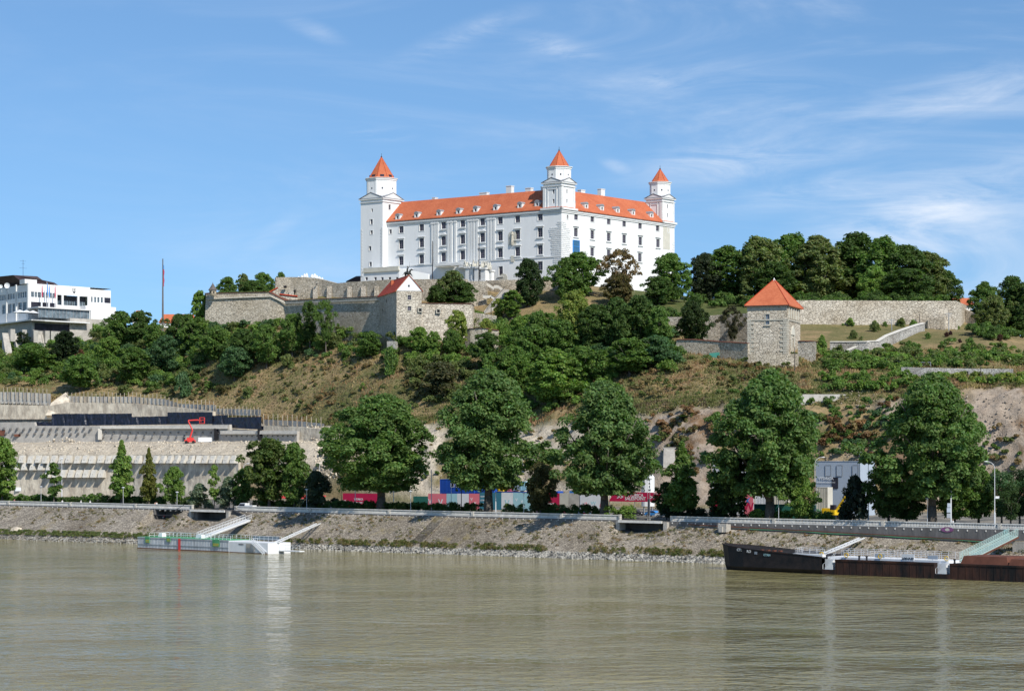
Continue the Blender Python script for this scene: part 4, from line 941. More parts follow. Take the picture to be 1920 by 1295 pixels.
# bronze rider behind the gabled tower
rd = empty('equestrian_statue', PW(764, 524, 775), 'dark bronze rider on a rearing horse behind the white gable', 'statue'); p = Vector((0, 0, 0))
m = MB(); s = 1.5
m.ell((0, 0, 2.3), (1.25 * s * .7, .45, .55 * s * .8), 10, 6); m.tube((.7, 0, 2.6), (1.35, 0, 3.7), .42, .24, 6); m.tube((1.3, 0, 3.75), (1.95, 0, 3.45), .26, .14, 6)
for (x0, x1, z1) in ((-.7, -.9, .1), (-.9, -1.3, .1), (.8, 1.5, 1.5), (.85, 1.7, 1.0)): m.tube((x0, .18, 2.1), ((x0 + x1) / 2 + .25, .2, (2.1 + z1) / 2 + .2), .26, .16); m.tube(((x0 + x1) / 2 + .25, .2, (2.1 + z1) / 2 + .2), (x1, .2, z1), .16, .1)
m.tube((-1.1, 0, 2.5), (-1.8, 0, 1.5), .14, .06); h_ = m.build('horse', M['copper'], rd, smooth=True)
m = MB(); m.tube((-.1, 0, 2.7), (0, 0, 4.1), .34, .3, 7); m.ell((.05, 0, 4.5), (.26, .26, .32)); m.tube((.1, -.3, 3.9), (.7, -.4, 4.6), .12, .09); m.tube((.7, -.4, 4.5), (.75, -.4, 6.4), .05, .03); m.tube((-.1, -.35, 2.8), (.35, -.5, 1.8), .2, .12); m.build('rider', M['copper'], rd, smooth=True)
m = MB(); m.box(-1.7, 1.5, -.8, .8, -2.5, .1); m.build('plinth', M['stone_block'], rd)

# gabled bastion tower
GF = Frame((-39.4, 728.0), (1, .12), (-.29, .957)); gt = empty('gabled_bastion_tower', (-39.4, 728, 60), 'stone bastion tower with white triangular gable and steep red roof', 'tower')
gw = GF.u_at(790.5); gz0 = 57; gz1 = GF.z_at(545, 0, 0)
m = MB(GF.p, gt.location)
wn = []
for px, py, w, h in ((767.5, 557.5, 1.15, 1.5), (767.5, 578, 1.15, 1.4)): u = GF.u_at(px); wn.append((u, GF.z_at(py, u, 0), w, h))
facade(m, 0, 0, gw, gz0 + 8, gz1, [(u - w/2, u + w/2, z - h/2, z + h/2) for u, z, w, h in wn], 0)
gl = 28
wl = []
for px, py, w, h in ((724.5, 564, 1.5, 1.8), (717, 585, 1.0, 1.9), (722, 584, .7, 1.2), (733, 561, 1.0, 1.2), (731, 582, .6, 1.2)): v = GF.v_at(px); wl.append((v, GF.z_at(py, 0, v), w, h))
facade(m, 1, 0, gl, gz0 + 8, gz1, [(v - w/2, v + w/2, z - h/2, z + h/2) for v, z, w, h in wl], 0)
m.quad((gw, 0, gz0 + 8), (gw, gl, gz0 + 8), (gw, gl, gz1), (gw, 0, gz1)); m.quad((0, gl, gz0), (gw, gl, gz0), (gw, gl, gz1), (0, gl, gz1))
bt = 1.0   # battered foot
m.add([(-bt, -bt, gz0), (gw, -bt, gz0), (gw, 0, gz0 + 8), (0, 0, gz0 + 8), (-bt, gl, gz0), (0, gl, gz0 + 8)], [(0,1,2,3),(0,3,5,4)])
m.build('masonry', M['stone_light'], gt)
for u, z, w, h in wn: window(gt, GF, 0, u, z, w, h, 0, bars=(1, 2), surround=True, sill=False, framem=M['quoin'])
for v, z, w, h in wl: window(gt, GF, 1, v, z, w, h, 0, bars=None, surround=False, sill=False, framem=M['quoin'])
zap = GF.z_at(516.5, gw / 2, 0)
m = MB(GF.p, gt.location); m.prism([(-.05, gz1 + .003), (gw + .05, gz1 + .003), (gw / 2, zap)], 1, -.08, .5)
gb = m.build('gable', M['white'], gt)
m = MB(GF.p, gt.location); u = GF.u_at(766.5); z = GF.z_at(536, u, 0); m.cone(0, 0, [(.01, 0), (.01, 0.001)], 3) if False else m.box(u - .3, u + .3, -.1, -.081, z - .35, z + .35); m.build('gable_window', M['glass'], gb)
m = MB(GF.p, gt.location); vr = GF.v_at(737, gw / 2) + 4
m.quad((-.5, -.25, gz1 - .3), (-.5, gl, gz1 - .3), (gw / 2, vr, zap + .1), (gw / 2, -.25, zap + .1)); m.quad((gw + .5, -.25, gz1 - .3), (gw + .5, gl, gz1 - .3), (gw / 2, vr, zap + .1), (gw / 2, -.25, zap + .1)); m.quad((-.5, gl, gz1 - .3), (gw + .5, gl, gz1 - .3), (gw / 2 + .1, vr, zap + .1), (gw / 2, vr, zap + .1))
rf = m.build('roof', M['roof_red'], gt)
m = MB(GF.p, gt.location); m.tube((gw / 2, -.3, zap + .12), (gw / 2, vr, zap + .12), .16, .16, 5); m.tube((-.5, -.25, gz1 - .25), (gw / 2, -.25, zap + .15), .12, .12, 4); m.tube((gw + .5, -.25, gz1 - .25), (gw / 2, -.25, zap + .15), .12, .12, 4); m.build('ridge_tiles', M['roof'], rf)
m = MB(GF.p, gt.location); v = GF.v_at(739, gw * .4) ; m.box(gw * .28, gw * .28 + .9, v, v + .9, zap - 3, zap - .2); m.build('chimney', M['roof'], rf)
# right flank of the bastion
rb = wall('bastion_flank_wall', 'lit rubble bastion wall with small square loopholes right of the gabled tower', 'wall', [(789, 729.6, 568.5, 643), (800, 730, 569, 643), (885, 733, 570, 645), (889, 741, 573, 640)], M['stone_light'], 1.6, .05, M['rust_red'], coph=.1)
m = MB(None, rb.location)
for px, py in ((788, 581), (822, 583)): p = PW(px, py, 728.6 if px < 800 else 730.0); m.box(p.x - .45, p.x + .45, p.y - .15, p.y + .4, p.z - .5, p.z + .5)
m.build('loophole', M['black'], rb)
m = MB(None, rb.location)
for px, py in ((788, 581), (822, 583)):
    p = PW(px, py, 728.6 if px < 800 else 729.9)
    for (a, b, c, d) in ((-.8, -.46, -.8, .8), (.46, .8, -.8, .8), (-.46, .46, .51, .8), (-.46, .46, -.8, -.51)): m.box(p.x + a, p.x + b, p.y - .2, p.y + .4, p.z + c, p.z + d)
m.build('loophole_surround', M['quoin'], rb)
sw = wall('stone_block', 'small block of grey ashlar masonry at the foot of the gabled tower', 'wall', [(725.5, 722, 639.5, 668), (741, 721, 639.5, 668)], M['stone_block'], 2.5)
wall('ruined_wall', 'low ruined brick and stone wall with reddish top in the bushes below the castle stairs', 'wall', [(872, 722, 617, 645), (882, 720, 616, 645), (905, 718, 615, 645), (934, 717, 620, 642)], M['stone_light'], 1.2, 0, M['rust_red'], coph=.06)
wall('path_wall', 'low stone wall of the footpath right of the lit bastion wall', 'wall', [(884, 738, 585, 612), (905, 736, 588, 612), (930, 735, 592, 612)], M['stone_light'], 1.2)

# right stone tower with the pyramid roof
TF = Frame((83.8, 650.0), (-.946, .324), (.36, .933)); rt = empty('square_stone_tower', (83.8, 650, 54), 'square rubble stone tower with smooth orange pyramid roof', 'tower')
ru = TF.u_at(1401.5); rv = TF.v_at(1500.5); zb, zt = 50, TF.z_at(571, 0, 0)
m = MB(TF.p, rt.location)
u = TF.u_at(1438.8); zw = TF.z_at(598.5, u, 0); w_ = 1.25; h_ = 3.1
holes = [(u - w_/2, u + w_/2, zw - h_/2, zw + h_/2)]; facade(m, 0, 0, ru, zb, zt, holes, 0)
v_ = TF.v_at(1486); dz0, dz1 = TF.z_at(650, 0, v_), TF.z_at(634, 0, v_)
facade(m, 1, 0, rv, zb, zt, [(v_ - 1.3, v_ + 1.3, dz0, dz1)], 0, .8)
m.quad((ru, 0, zb), (ru, rv, zb), (ru, rv, zt), (ru, 0, zt)); m.quad((0, rv, zb), (ru, rv, zb), (ru, rv, zt), (0, rv, zt)); m.build('masonry', M['stone_light'], rt)
window(rt, TF, 0, u, zw, w_, h_, 0, 0, True, bars=(1, 0), framem=M['quoin'], pane=M['glass_pale'])
m = MB(TF.p, rt.location); m.box(-.25, ru + .2, -.22, -.002, TF.z_at(600, 0, 0), TF.z_at(597.5, 0, 0)); m.box(-.22, -.002, -.22, rv + .1, TF.z_at(600, 0, 0), TF.z_at(597.5, 0, 0)); m.box(-.1, ru + .1, -.12, -.003, zt - 1.6, zt - .01); m.box(-.12, -.003, -.12, rv, zt - .4, zt - .01); m.build('string_course', M['quoin'], rt)
m = MB(TF.p, rt.location); rq = random.Random(9); zz = TF.z_at(663, 0, 0); k = 0
while zz < TF.z_at(602, 0, 0):
    for (a, s) in ((0, 1), (ru, -1)):
        L1 = 2.2 if k % 2 else 1.3; x = 0
        for q in range(2):
            l = L1 * (.55 if q == 0 else .42); p_ = .12 + rq.random() * .14; x0 = a + s * x; x1 = a + s * (x + l - .06)
            if 1: m.box(min(x0, x1), max(x0, x1), -p_, -.001, zz, zz + .62)
            x += l
    L1 = 1.2 if k % 2 else 2.0; m.box(-.2, -.001, .02, L1, zz, zz + .62)
    zz += .70; k += 1
m.build('corner_stones', M['quoin'], rt, kind='stuff')
m = MB(TF.p, rt.location)
pl_ = [(v_ - 1.9, .55, dz0 - 2, dz1 + .99), (v_ + 1.35, .55, dz0 - 2, dz1 + .99)] + [(1.5 + q * (rv - 3) / 4.6, .5, TF.z_at(597, 0, 0) + .3, zt - .7) for q in range(5)]
for q, w9, a9, b9 in pl_: m2 = MB(TF.p, rt.location); m2.box(-.3, -.002, q, q + w9, a9, b9); m2.build('pilaster', M['cream'], rt)
m.prism([(v_ - 2.3, dz1 + 1), (v_ + 2.3, dz1 + 1), (v_ + 1.2, dz1 + 3), (v_, dz1 + 3.9), (v_ - 1.2, dz1 + 3)], 0, -.35, -.003)
m.build('portal', M['cream'], rt, label='weathered cream portal hood')
m = MB(TF.p, rt.location); e = .8; ap = (ru / 2, rv / 2, ZP(521.5, 656)); z0 = zt - .05
m.add([(-e, -e, z0), (ru + e, -e, z0), (ru + e, rv + e, z0), (-e, rv + e, z0), ap], [(0,1,4),(1,2,4),(2,3,4),(3,0,4)]); m.add([(-e, -e, z0 - .3), (ru + e, -e, z0 - .3), (ru + e, rv + e, z0 - .3), (-e, rv + e, z0 - .3), (-e, -e, z0), (ru + e, -e, z0), (ru + e, rv + e, z0), (-e, rv + e, z0)], [(0,1,5,4),(1,2,6,5),(2,3,7,6),(3,0,4,7),(0,3,2,1)])
rf = m.build('roof', M['roof'], rt)
m = MB(TF.p, rt.location)
for c in ((-e, -e), (ru + e, -e), (-e, rv + e)): m.tube((*c, z0 + .05), ap, .14, .14, 4)
m.build('hip_tiles', M['roof_red'], rf); m = MB(TF.p, rt.location); m.cone(ap[0], ap[1], [(.55, ap[2] - .45), (.2, ap[2] + .1), (.05, ap[2] + .5)], 6); m.build('finial', M['white2'], rf)
m = MB(TF.p, rt.location); m.box(-.9, ru + .9, -.95, -.85, z0 - .3, z0 - .12); m.build('gutter', M['dark_metal'], rf)
# walls around that tower
wall('forecourt_wall', 'grey wall with graffiti directly below the orange roofed stone tower', 'wall', [(1403, 641, 664, 690), (1450, 639, 664, 692), (1497, 637.5, 663, 700)], M['stone'], 1.0)
wall('side_wall', 'rough wall with brick top right of the orange roofed stone tower', 'wall', [(1496, 646, 640, 672), (1529, 643, 640, 675), (1532, 655, 642, 672)], M['stone_light'], 1.0, 0, M['rust_red'], coph=.08)
wall('field_wall', 'shaded wall with red piers left of the orange roofed stone tower', 'wall', [(1268, 672, 637, 662), (1300, 668, 637, 664), (1350, 662, 641, 667), (1402, 653, 644, 668)], M['stone'], .8, 0, M['rust_red'], coph=.08)
wall('lawn_retaining_wall', 'sunny rubble retaining wall under the green lawn, behind two dark trees', 'wall', [(1250, 708, 594, 640), (1300, 703, 594, 648), (1350, 698, 590, 652), (1402, 690, 587, 655)], M['stone_light'], 1.4)
rw = wall('long_rampart_wall', 'long pale rampart wall under the wood, right of the orange roofed tower', 'wall', [(1490, 718, 563, 612), (1550, 718, 563, 614), (1650, 717.5, 563.5, 618), (1739, 716.5, 564, 616), (1793, 715.5, 564, 622), (1800, 722, 567, 620), (1812, 738, 572, 614)], M['stone_light'], 1.6, .02)
wall('stepped_pier_wall', 'projecting stone pier with sloped foot below the rampart wall', 'wall', [(1733, 714, 605, 630), (1740, 710, 600, 632), (1770, 708, 592, 632), (1773, 716, 592, 625)], M['stone_light'], 2.0, .08)
wall('far_rampart_wall', 'short stone rampart with ivy at the right end, dropping to a corner', 'wall', [(1800, 735, 575, 616), (1812, 733, 581, 617), (1827, 731, 588, 618)], M['stone_light'], 1.2)
wall('courtyard_wall', 'low pale block wall right of the stone tower, level top', 'wall', [(1556, 664, 641.5, 667), (1590, 662, 641.5, 667), (1626, 660, 641, 655)], M['stone_block'], .8, 0, M['concrete_light'], coph=.12)
wall('ramp_wall', 'sloping pale stone ramp wall climbing right towards the rampart', 'wall', [(1582, 658.5, 661, 668), (1607, 661, 650, 662), (1631, 664, 640.5, 656), (1647, 667, 640, 652), (1664, 672, 630, 646), (1690, 684, 620, 640), (1720, 697, 610, 632), (1734, 702, 606.5, 628)], M['stone_block'], .8, 0, M['concrete_light'], coph=.15)
lw = wall('lower_road_wall', 'low pale block wall along the slope road at the right edge', 'wall', [(1690, 616, 688, 698), (1740, 613, 689, 704), (1800, 611, 690.5, 708), (1899, 606, 691.5, 711)], M['stone_block'], .8)
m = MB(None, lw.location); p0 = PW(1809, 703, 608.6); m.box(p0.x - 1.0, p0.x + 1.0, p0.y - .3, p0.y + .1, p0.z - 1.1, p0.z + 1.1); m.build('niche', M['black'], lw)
# chapel-like red roof far behind
fh = empty('far_house', PW(1806, 580, 800), 'white house with red tiled roof beyond the rampart end', 'house')
m = MB(None, fh.location); a = PW(1793, 0, 800).x; b = PW(1822, 0, 800).x; m.box(a, b, 800, 815, ZP(600, 800), ZP(572, 800)); m.build('wall', M['white'], fh)
m = MB(None, fh.location); m.add([(a - 1, 799, ZP(572, 800)), (b + 1, 799, ZP(572, 800)), (b + 1, 807, ZP(556, 800)), (a - 1, 807, ZP(556, 800)), (a - 1, 816, ZP(572, 800)), (b + 1, 816, ZP(572, 800))], [(0,1,2,3),(3,2,5,4),(0,3,4),(1,5,2)]); m.build('roof', M['roof'], fh)
# red roofs peeping through the trees near the flag pole
for k, (px, py, w, lab) in enumerate(((258, 583, 2.2, 'small orange roof in the trees left of the flag pole'), (314, 590, 3.4, 'low orange roof in the trees behind the flag pole'), (343, 590, 5, 'orange hipped roof in the trees right of the flag pole'))):
    h = empty('roofed_house', PW(px, py + 15, 930), lab, 'house', 'orange roofed houses in the trees'); m = MB(); m.box(-w, w, 0, 8, -6, 0); m.build('wall', M['white'], h)
    m = MB(); m.add([(-w - .5, -.5, 0), (w + .5, -.5, 0), (w - 1, 4, 4), (-w + 1, 4, 4), (-w - .5, 8.5, 0), (w + .5, 8.5, 0)], [(0,1,2,3),(3,2,5,4),(0,3,4),(1,5,2)]); m.build('roof', M['roof'], h)

# ================================================================ parliament building
PF = Frame((-204.8, 905.0), (.70, .715), (-.614, .789)); pb = empty('parliament_building', (-204.8, 905, 70), 'white modern parliament building with dark ribbon windows and a shield on the front', 'building')
po = pb.location
def pq(x, y): return x / 8.096, 500 + y / 8.096
def pu(x, v=0): return PF.u_at(x / 8.096, v)
def pv(x, u=0): return PF.v_at(x / 8.096, u)
def pzu(x, y, v=0): u = pu(x, v); return PF.z_at(500 + y / 8.096, u, v)
def pzv(x, y, u=0): v = pv(x, u); return PF.z_at(500 + y / 8.096, u, v)
u_end = pu(1690); zt = pzu(900, 283); zbt = pzu(900, 860)
m = MB(PF.p, po); hol = []; W = []
zr1a, zr1b = pzu(640, 470), pzu(640, 388); zr2a, zr2b = pzu(640, 635), pzu(640, 540)
for a, b in ((470, 520), (528, 563), (573, 620), (640, 672), (695, 728), (758, 785), (802, 838)): W.append((pu(a), pu(b), zr1a, zr1b, 0))
for a, b in ((470, 620), (640, 728), (748, 838)): W.append((pu(a), pu(b), zr2a, zr2b, 3 if b - a > 90 else 2))
for a, b in ((1390, 1415), (1437, 1470), (1485, 1518), (1537, 1570), (1592, 1685)): W.append((pu(a), pu(b), pzu(1500, 545), pzu(1500, 460), 2 if b - a > 60 else 0))
rec = (pu(870), pu(1330), pzu(1000, 620), pzu(1000, 432))
hol = [w[:4] for w in W] + [rec]
facade(m, 0, 0, pu(1368), zbt, zt, [h for h in hol if h[0] < pu(1368)], 0, .4)
facade(m, 0, pu(1368), u_end, zbt, pzu(1500, 350), [h for h in hol if h[0] > pu(1368)], 0.5, .4)
m.quad((u_end, .5, zbt), (u_end, 30, zbt), (u_end, 30, zt - 1), (u_end, .5, zt - 1))
vend = pv(-330)
WL = []
for a, b in ((62, 90), (30, 55), (2, 22), (117, 145), (152, 180), (187, 212), (218, 245), (272, 300), (307, 333), (340, 367), (375, 402)): WL.append((pv(b), pv(a), pzv(200, 490), pzv(200, 405), 0))
for a, b in ((30, 88), (117, 175), (187, 245), (272, 330), (343, 402)): WL.append((pv(b), pv(a), pzv(200, 698), pzv(200, 560), 1))
for k in range(8): v = pv(-20 - k * 33); WL.append((v - 1.3, v + .5, pzv(200, 490), pzv(200, 405), 0)); 
facade(m, 1, 0, vend, zbt, zt - .3, [w[:4] for w in WL], 0, .4)
m.quad((0, 0, zt), (u_end, 0, zt), (u_end, 30, zt), (0, 30, zt)); m.quad((0, 0, zt - .3), (u_end, 30, zt - .3), (u_end, vend, zt - .3), (0, vend, zt - .3))
m.build('wall', M['white'], pb)
for a, b, c, d, n in W: window(pb, PF, 0, (a + b) / 2, (c + d) / 2, b - a, d - c, 0.5 if a > pu(1368) else 0, 0, False, False, (max(1, n * 2), 1) if n else (1, 0), M['glass_pale'] if n == 0 else M['glass'], barm=M['dark_metal'])
for a, b, c, d, n in WL: window(pb, PF, 1, (a + b) / 2, (c + d) / 2, b - a, d - c, 0, 0, False, False, (2, 2) if n else (0, 0), M['glass_pale'] if n == 0 else M['glass_pale'], barm=M['dark_metal'])
for x in (430, 250, 105): v = pv(x); m = MB(PF.p, po); m.box(-.5, -.002, v - .45, v + .45, zbt, zt + .2); m.build('pilaster', M['white2'], pb)
for x in (628, 738, 850): u = pu(x); m = MB(PF.p, po); m.box(u - .35, u + .35, -.4, -.002, zbt, zr1b + .2); m.build('pilaster', M['white2'], pb)
m = MB(PF.p, po); m.box(rec[0], rec[1], 2.6, 2.7, rec[2], rec[3]); rc = m.build('recess_glazing', M['glass_pale'], pb)
m = MB(PF.p, po)
for k in range(12): u = rec[0] + (rec[1] - rec[0]) * (k + .5) / 12; m.box(u - .07, u + .07, 2.4, 2.59, rec[2], rec[3])
m.box(rec[0], rec[1], 2.35, 2.59, rec[2] + 3.3, rec[2] + 5.0); m.build('mullions', M['dark_metal'], rc)
for x in (950, 1190): u = pu(x); m = MB(PF.p, po); m.box(u - .5, u + .5, -.1, .6, rec[2], rec[3] - .004); m.build('column', M['white2'], pb)
m = MB(PF.p, po); m.box(rec[0] + .01, rec[1] - .01, .1, .4, rec[2], rec[2] + 1.0); m.build('balcony_front', M['white2'], pb)
# shield with a double cross on three hills
u = pu(1125); z = pzu(1125, 362); m = MB(PF.p, po); s = 1.0
pts = [(u + .85 * s, z + 1.0), (u - .85 * s, z + 1.0), (u - .85 * s, z - .2), (u - .5 * s, z - .85), (u, z - 1.2), (u + .5 * s, z - .85), (u + .85 * s, z - .2)]
m.prism(pts, 1, -.12, -.002); sh = m.build('shield', M['dark_metal'], pb)
m = MB(PF.p, po); pts = [(u + (a - u) * .82, z + (b - z) * .84) for a, b in pts]; m.prism(pts, 1, -.16, -.121); m.build('shield_field', M['white2'], sh)
m = MB(PF.p, po); m.box(u - .08, u + .08, -.2, -.161, z - .5, z + .75); m.box(u - .3, u + .3, -.2, -.162, z + .38, z + .52); m.box(u - .42, u + .42, -.2, -.163, z + .0, z + .15)
for du in (-.3, 0, .3): m.cone(u + du, -.18, [(.22, z - .85), (.2, z - .6), (.05, z - .42)], 6)
m.build('shield_cross', M['dark_metal'], sh)
# dark roof storey
m = MB(PF.p, po); a, b = pu(930, 8), vend
m.add([(2, 8, zt), (a, 8, zt), (a, 26, zt), (2, 40, zt), (2 - 6, 40, zt + 4.5), (-2, 12, zt + 4.2), (a * .45, 10, zt + 4.2), (a * .55, 9, zt + 2.7), (a - 3, 9, zt + 1.9), (a - 3, 25, zt + 1.9), (a * .4, 30, zt + 4.5)], [(0,1,8,7,6,5),(1,2,9,8),(5,6,10,4),(6,7,8,9,10),(0,5,4,3),(2,3,4,10,9)])
m.build('roof_storey', M['dark_roof'], pb)
m = MB(PF.p, po); m.box(-1.2, pu(560, 2) , 2, 7, zt + .002, zt + 1.9); m.build('plant_room', M['white2'], pb)
m = MB(PF.p, po); p = (pu(350, 12), 12, zt + 4); m.tube(p, (p[0], p[1], zt + 11), .09, .06, 4)
for dz, l in ((10.5, 1.5), (7.5, 1.8), (9.4, .8)): m.tube((p[0] - l, p[1], zt + dz), (p[0] + l, p[1], zt + dz), .05, .05, 4)
m.build('aerial', M['dark_metal'], pb)
for x, y, r_ in ((108, 285, 1.2), (15, 297, .8)):
    m = MB(); vs = [(0, .3, 0)]; c = PW(x / 8.096, 500 + y / 8.096, 904) - po
    for j in range(1, 4):
        for k in range(12): q = j / 3 * r_; aa = k * math.pi / 6; vs.append((q * math.cos(aa), .3 - .35 * (j / 3) ** 2, q * math.sin(aa)))
    fs = [(0, 1 + k, 1 + (k + 1) % 12) for k in range(12)] + [(1 + 12*j + k, 13 + 12*j + k, 13 + 12*j + (k+1) % 12, 1 + 12*j + (k+1) % 12) for j in range(2) for k in range(12)]
    m.add([(v[0] + c.x, v[1] + c.y, v[2] + c.z) for v in vs], fs); m.tube((c.x, c.y + .3, c.z), (c.x, c.y + 1.5, c.z - 2.5), .12); m.build('satellite_dish', M['white_paint'], pb)
for k, x in enumerate((633, 712, 742, 830)):
    fp = empty('flag_on_pole', PF.p(pu(x, -3), -3, zbt + 3), ('furled flag on the first pole left of the parliament entrance', 'furled flag on the tallest pole before the parliament windows', 'furled flag with blue on the third pole before the parliament', 'furled flag on the pole nearest the parliament entrance recess')[k], 'flag', 'flags before the parliament')
    m = MB(); h = (zt - zbt) - 3 + (1 if k == 1 else 0); m.tube((0, 0, 0), (0, 0, h), .1, .06, 5); m.build('pole', M['lamp'], fp)
    m = MB(); m.cone(.22, 0, [(.1, h - 6), (.3, h - 4.8), (.2, h - 2), (.08, h - .6)], 5); m.build('flag', (M['red'], M['blue_bright'], M['blue_bright'], M['red'])[k], fp)
# podium: white hall with glazed cafe, concrete substructure below
DF = Frame(PF.xy(2, -14), (.70, .715), (-.614, .789))
zc0 = ZP(500 + 790 / 8.096, 895)
m = MB(PF.p, po); ub = pu(1760, -6); ua = pu(1300, -6); za, zb = pzu(1500, 800, -6), pzu(1500, 600, -6)
m.box(ua, ub, -6, 10, za, zb); m.build('side_hall', M['white'], pb)
m = MB(PF.p, po); m.box(pu(575, -11), ua, -11.5, 0, pzu(900, 640, -11), pzu(900, 640, -11) + .5); m.build('cafe_roof', M['white2'], pb)
m = MB(PF.p, po); m.box(pu(580, -10.5), ua - .5, -10.5, -10.4, pzu(900, 780, -11), pzu(900, 640, -11)); cg = m.build('cafe_glazing', M['glass_pale'], pb)
m = MB(PF.p, po)
for k in range(16): u = pu(580, -10.6) + (ua - pu(580, -10.6)) * k / 15; m.box(u - .09, u + .09, -10.7, -10.51, pzu(900, 780, -11), pzu(900, 640, -11))
m.build('mullions', M['steel'], cg)
m = MB(PF.p, po); ud = pu(1400, -12); m.box(pu(1060, -12), ud, -12, 0, zbt - 22, pzu(1200, 785, -12)); m.build('concrete_block', M['concrete'], pb)
zst = pzu(500, 800, -14)
m = MB(PF.p, po); m.box(-6, pu(1330, -13), -15, -.01, zst - .5, zst); m.box(-6.5, 0, -15, vend, zst - .5, zst); m.build('terrace_slab', M['white2'], pb)
m = MB(PF.p, po); m.box(-4, pu(1060, -11), -11, -.01, zbt - 22, zst - .51); m.box(-4, 0, 0, vend, zbt - 22, zst - .51); m.build('substructure', M['concrete'], pb)
m = MB(PF.p, po); m.box(-3, pu(1055, -11.2), -11.25, -11.01, zst - 4.2, zst - 1.2); m.build('substructure_window', M['glass'], pb)
for x, w in ((195, 2.2), (375, 2.2), (545, 2.2), (720, 2.2), (875, 6.5), (1060, 5)):
    u = pu(x, -13.5); m = MB(PF.p, po); m.box(u - w / 2, u + w / 2, -13.5, -11.26, zst - (18 if w > 4 else 9.5), zst - 4.4); m.build('concrete_pier', M['concrete'], pb)
for x in (110, 290, 610, 700): 
    u = pu(x, -13); m = MB(PF.p, po); m.add([(u - 1.6, -11.3, zst - 6), (u + 1.6, -11.3, zst - 6), (u + 1.6, -11.3, zst - 18), (u - 1.6, -11.3, zst - 18), (u - 1.6, -16, zst - 18), (u + 1.6, -16, zst - 18)], [(0,1,5,4),(0,4,3),(1,2,5)]); m.build('sloped_pier', M['concrete'], pb)
for k in range(3):
    z = pzu(1500, 955 + k * 140, -8); m = MB(PF.p, po); m.box(pu(1440, -8), pu(1620, -8), -9, -6.01, z - (.8 if k else .4), z + .4); m.build('balcony', M['concrete_light'], pb)
m = MB(PF.p, po); m.box(ud + .01, pu(1640, -6), -6, 6, zbt - 22, za - .01); m.build('annex', M['concrete'], pb)
# parasols and planters on the cafe terrace
for k, x in enumerate((300, 400, 500)):
    c = PF.p(pu(x, -12), -12, zst); pr = empty('open_parasol', c, ('white open parasol, left of three on the parliament terrace', 'white open parasol, middle of three on the parliament terrace', 'white open parasol, right of three beside the glazed cafe')[k], 'parasol', 'white parasols on the parliament terrace')
    m = MB(); m.cone(0, 0, [(3.0, 2.7), (.15, 3.9)], 8); m.build('canopy', M['white_paint'], pr); m = MB(); m.tube((0, 0, 0), (0, 0, 3.8), .06); m.build('pole', M['steel'], pr)
# ================================================================ tall flag mast
fm = empty('flag_mast', PW(305.3, 645, 850), 'very tall grey flag mast with a hanging red flag in the trees', 'flagpole')
m = MB(None, fm.location); b = PW(305.3, 650, 850); t = PW(305.3, 485, 850); m.tube(b, t, .5, .2, 8); m.build('mast', M['concrete_dark'], fm)
m = MB(None, fm.location)
for k in range(10):
    za = ZP(505 + 3.2 * k, 850); zb = ZP(505 + 3.2 * (k + 1), 850); x0 = b.x + .25
    m.box(x0, x0 + .28 + .1 * math.sin(k * 1.3), b.y - .15 - .1 * math.sin(k), b.y + .12, zb, za)
m.build('flag', M['red'], fm); m = MB(None, fm.location); m.box(b.x + .22, b.x + .45, b.y - .1, b.y + .1, ZP(505, 850), ZP(497, 850)); m.build('flag_hoist', M['blue_bright'], fm)
# ================================================================ foliage
def leaf_cloud(centers, radii, n_per, leaf, seed, tint_c, up=0.45, flat=1.0, bright=None, hollow=0.25):
    """leaf sized quads in clumps; returns V (4n,3), Q, tint (4n,4)"""
    r = np.random.default_rng(seed); C = np.repeat(np.asarray(centers), n_per, 0); RR = np.repeat(np.asarray(radii), n_per, 0); n = len(C)
    d = r.normal(size=(n, 3)); d /= np.linalg.norm(d, axis=1, keepdims=True); d[:, 2] = np.where(d[:, 2] < -0.35, -d[:, 2], d[:, 2])
    rad = (hollow + (1 - hollow) * r.random((n, 1)) ** 0.6)
    P = C + d * rad * RR[:, None] * np.array([1, 1, flat])
    nr = d * .8 + r.normal(size=(n, 3)) * 0.6; nr[:, 2] += up; nr /= np.linalg.norm(nr, axis=1, keepdims=True)
    t = np.cross(nr, r.normal(size=(n, 3))); t /= np.linalg.norm(t, axis=1, keepdims=True); b = np.cross(nr, t)
    s = leaf * (0.6 + 0.8 * r.random((n, 1)))
    V = np.stack([P - t * s, P - b * s * .6, P + t * s, P + b * s * .6], 1).reshape(-1, 3)
    Q = np.arange(4 * n).reshape(n, 4)
    cb = np.repeat(np.asarray(bright if bright is not None else (0.8 + 0.4 * r.random(len(centers)))), n_per)
    v = cb * (0.72 + 0.56 * r.random(n)); yel = (r.random(n) - .4) * .35
    T = np.stack([v * (1 + yel), v, v * (1 - yel * .5), np.ones(n)], -1) * np.array([*tint_c, 1])
    return V, Q, np.repeat(T, 4, 0)
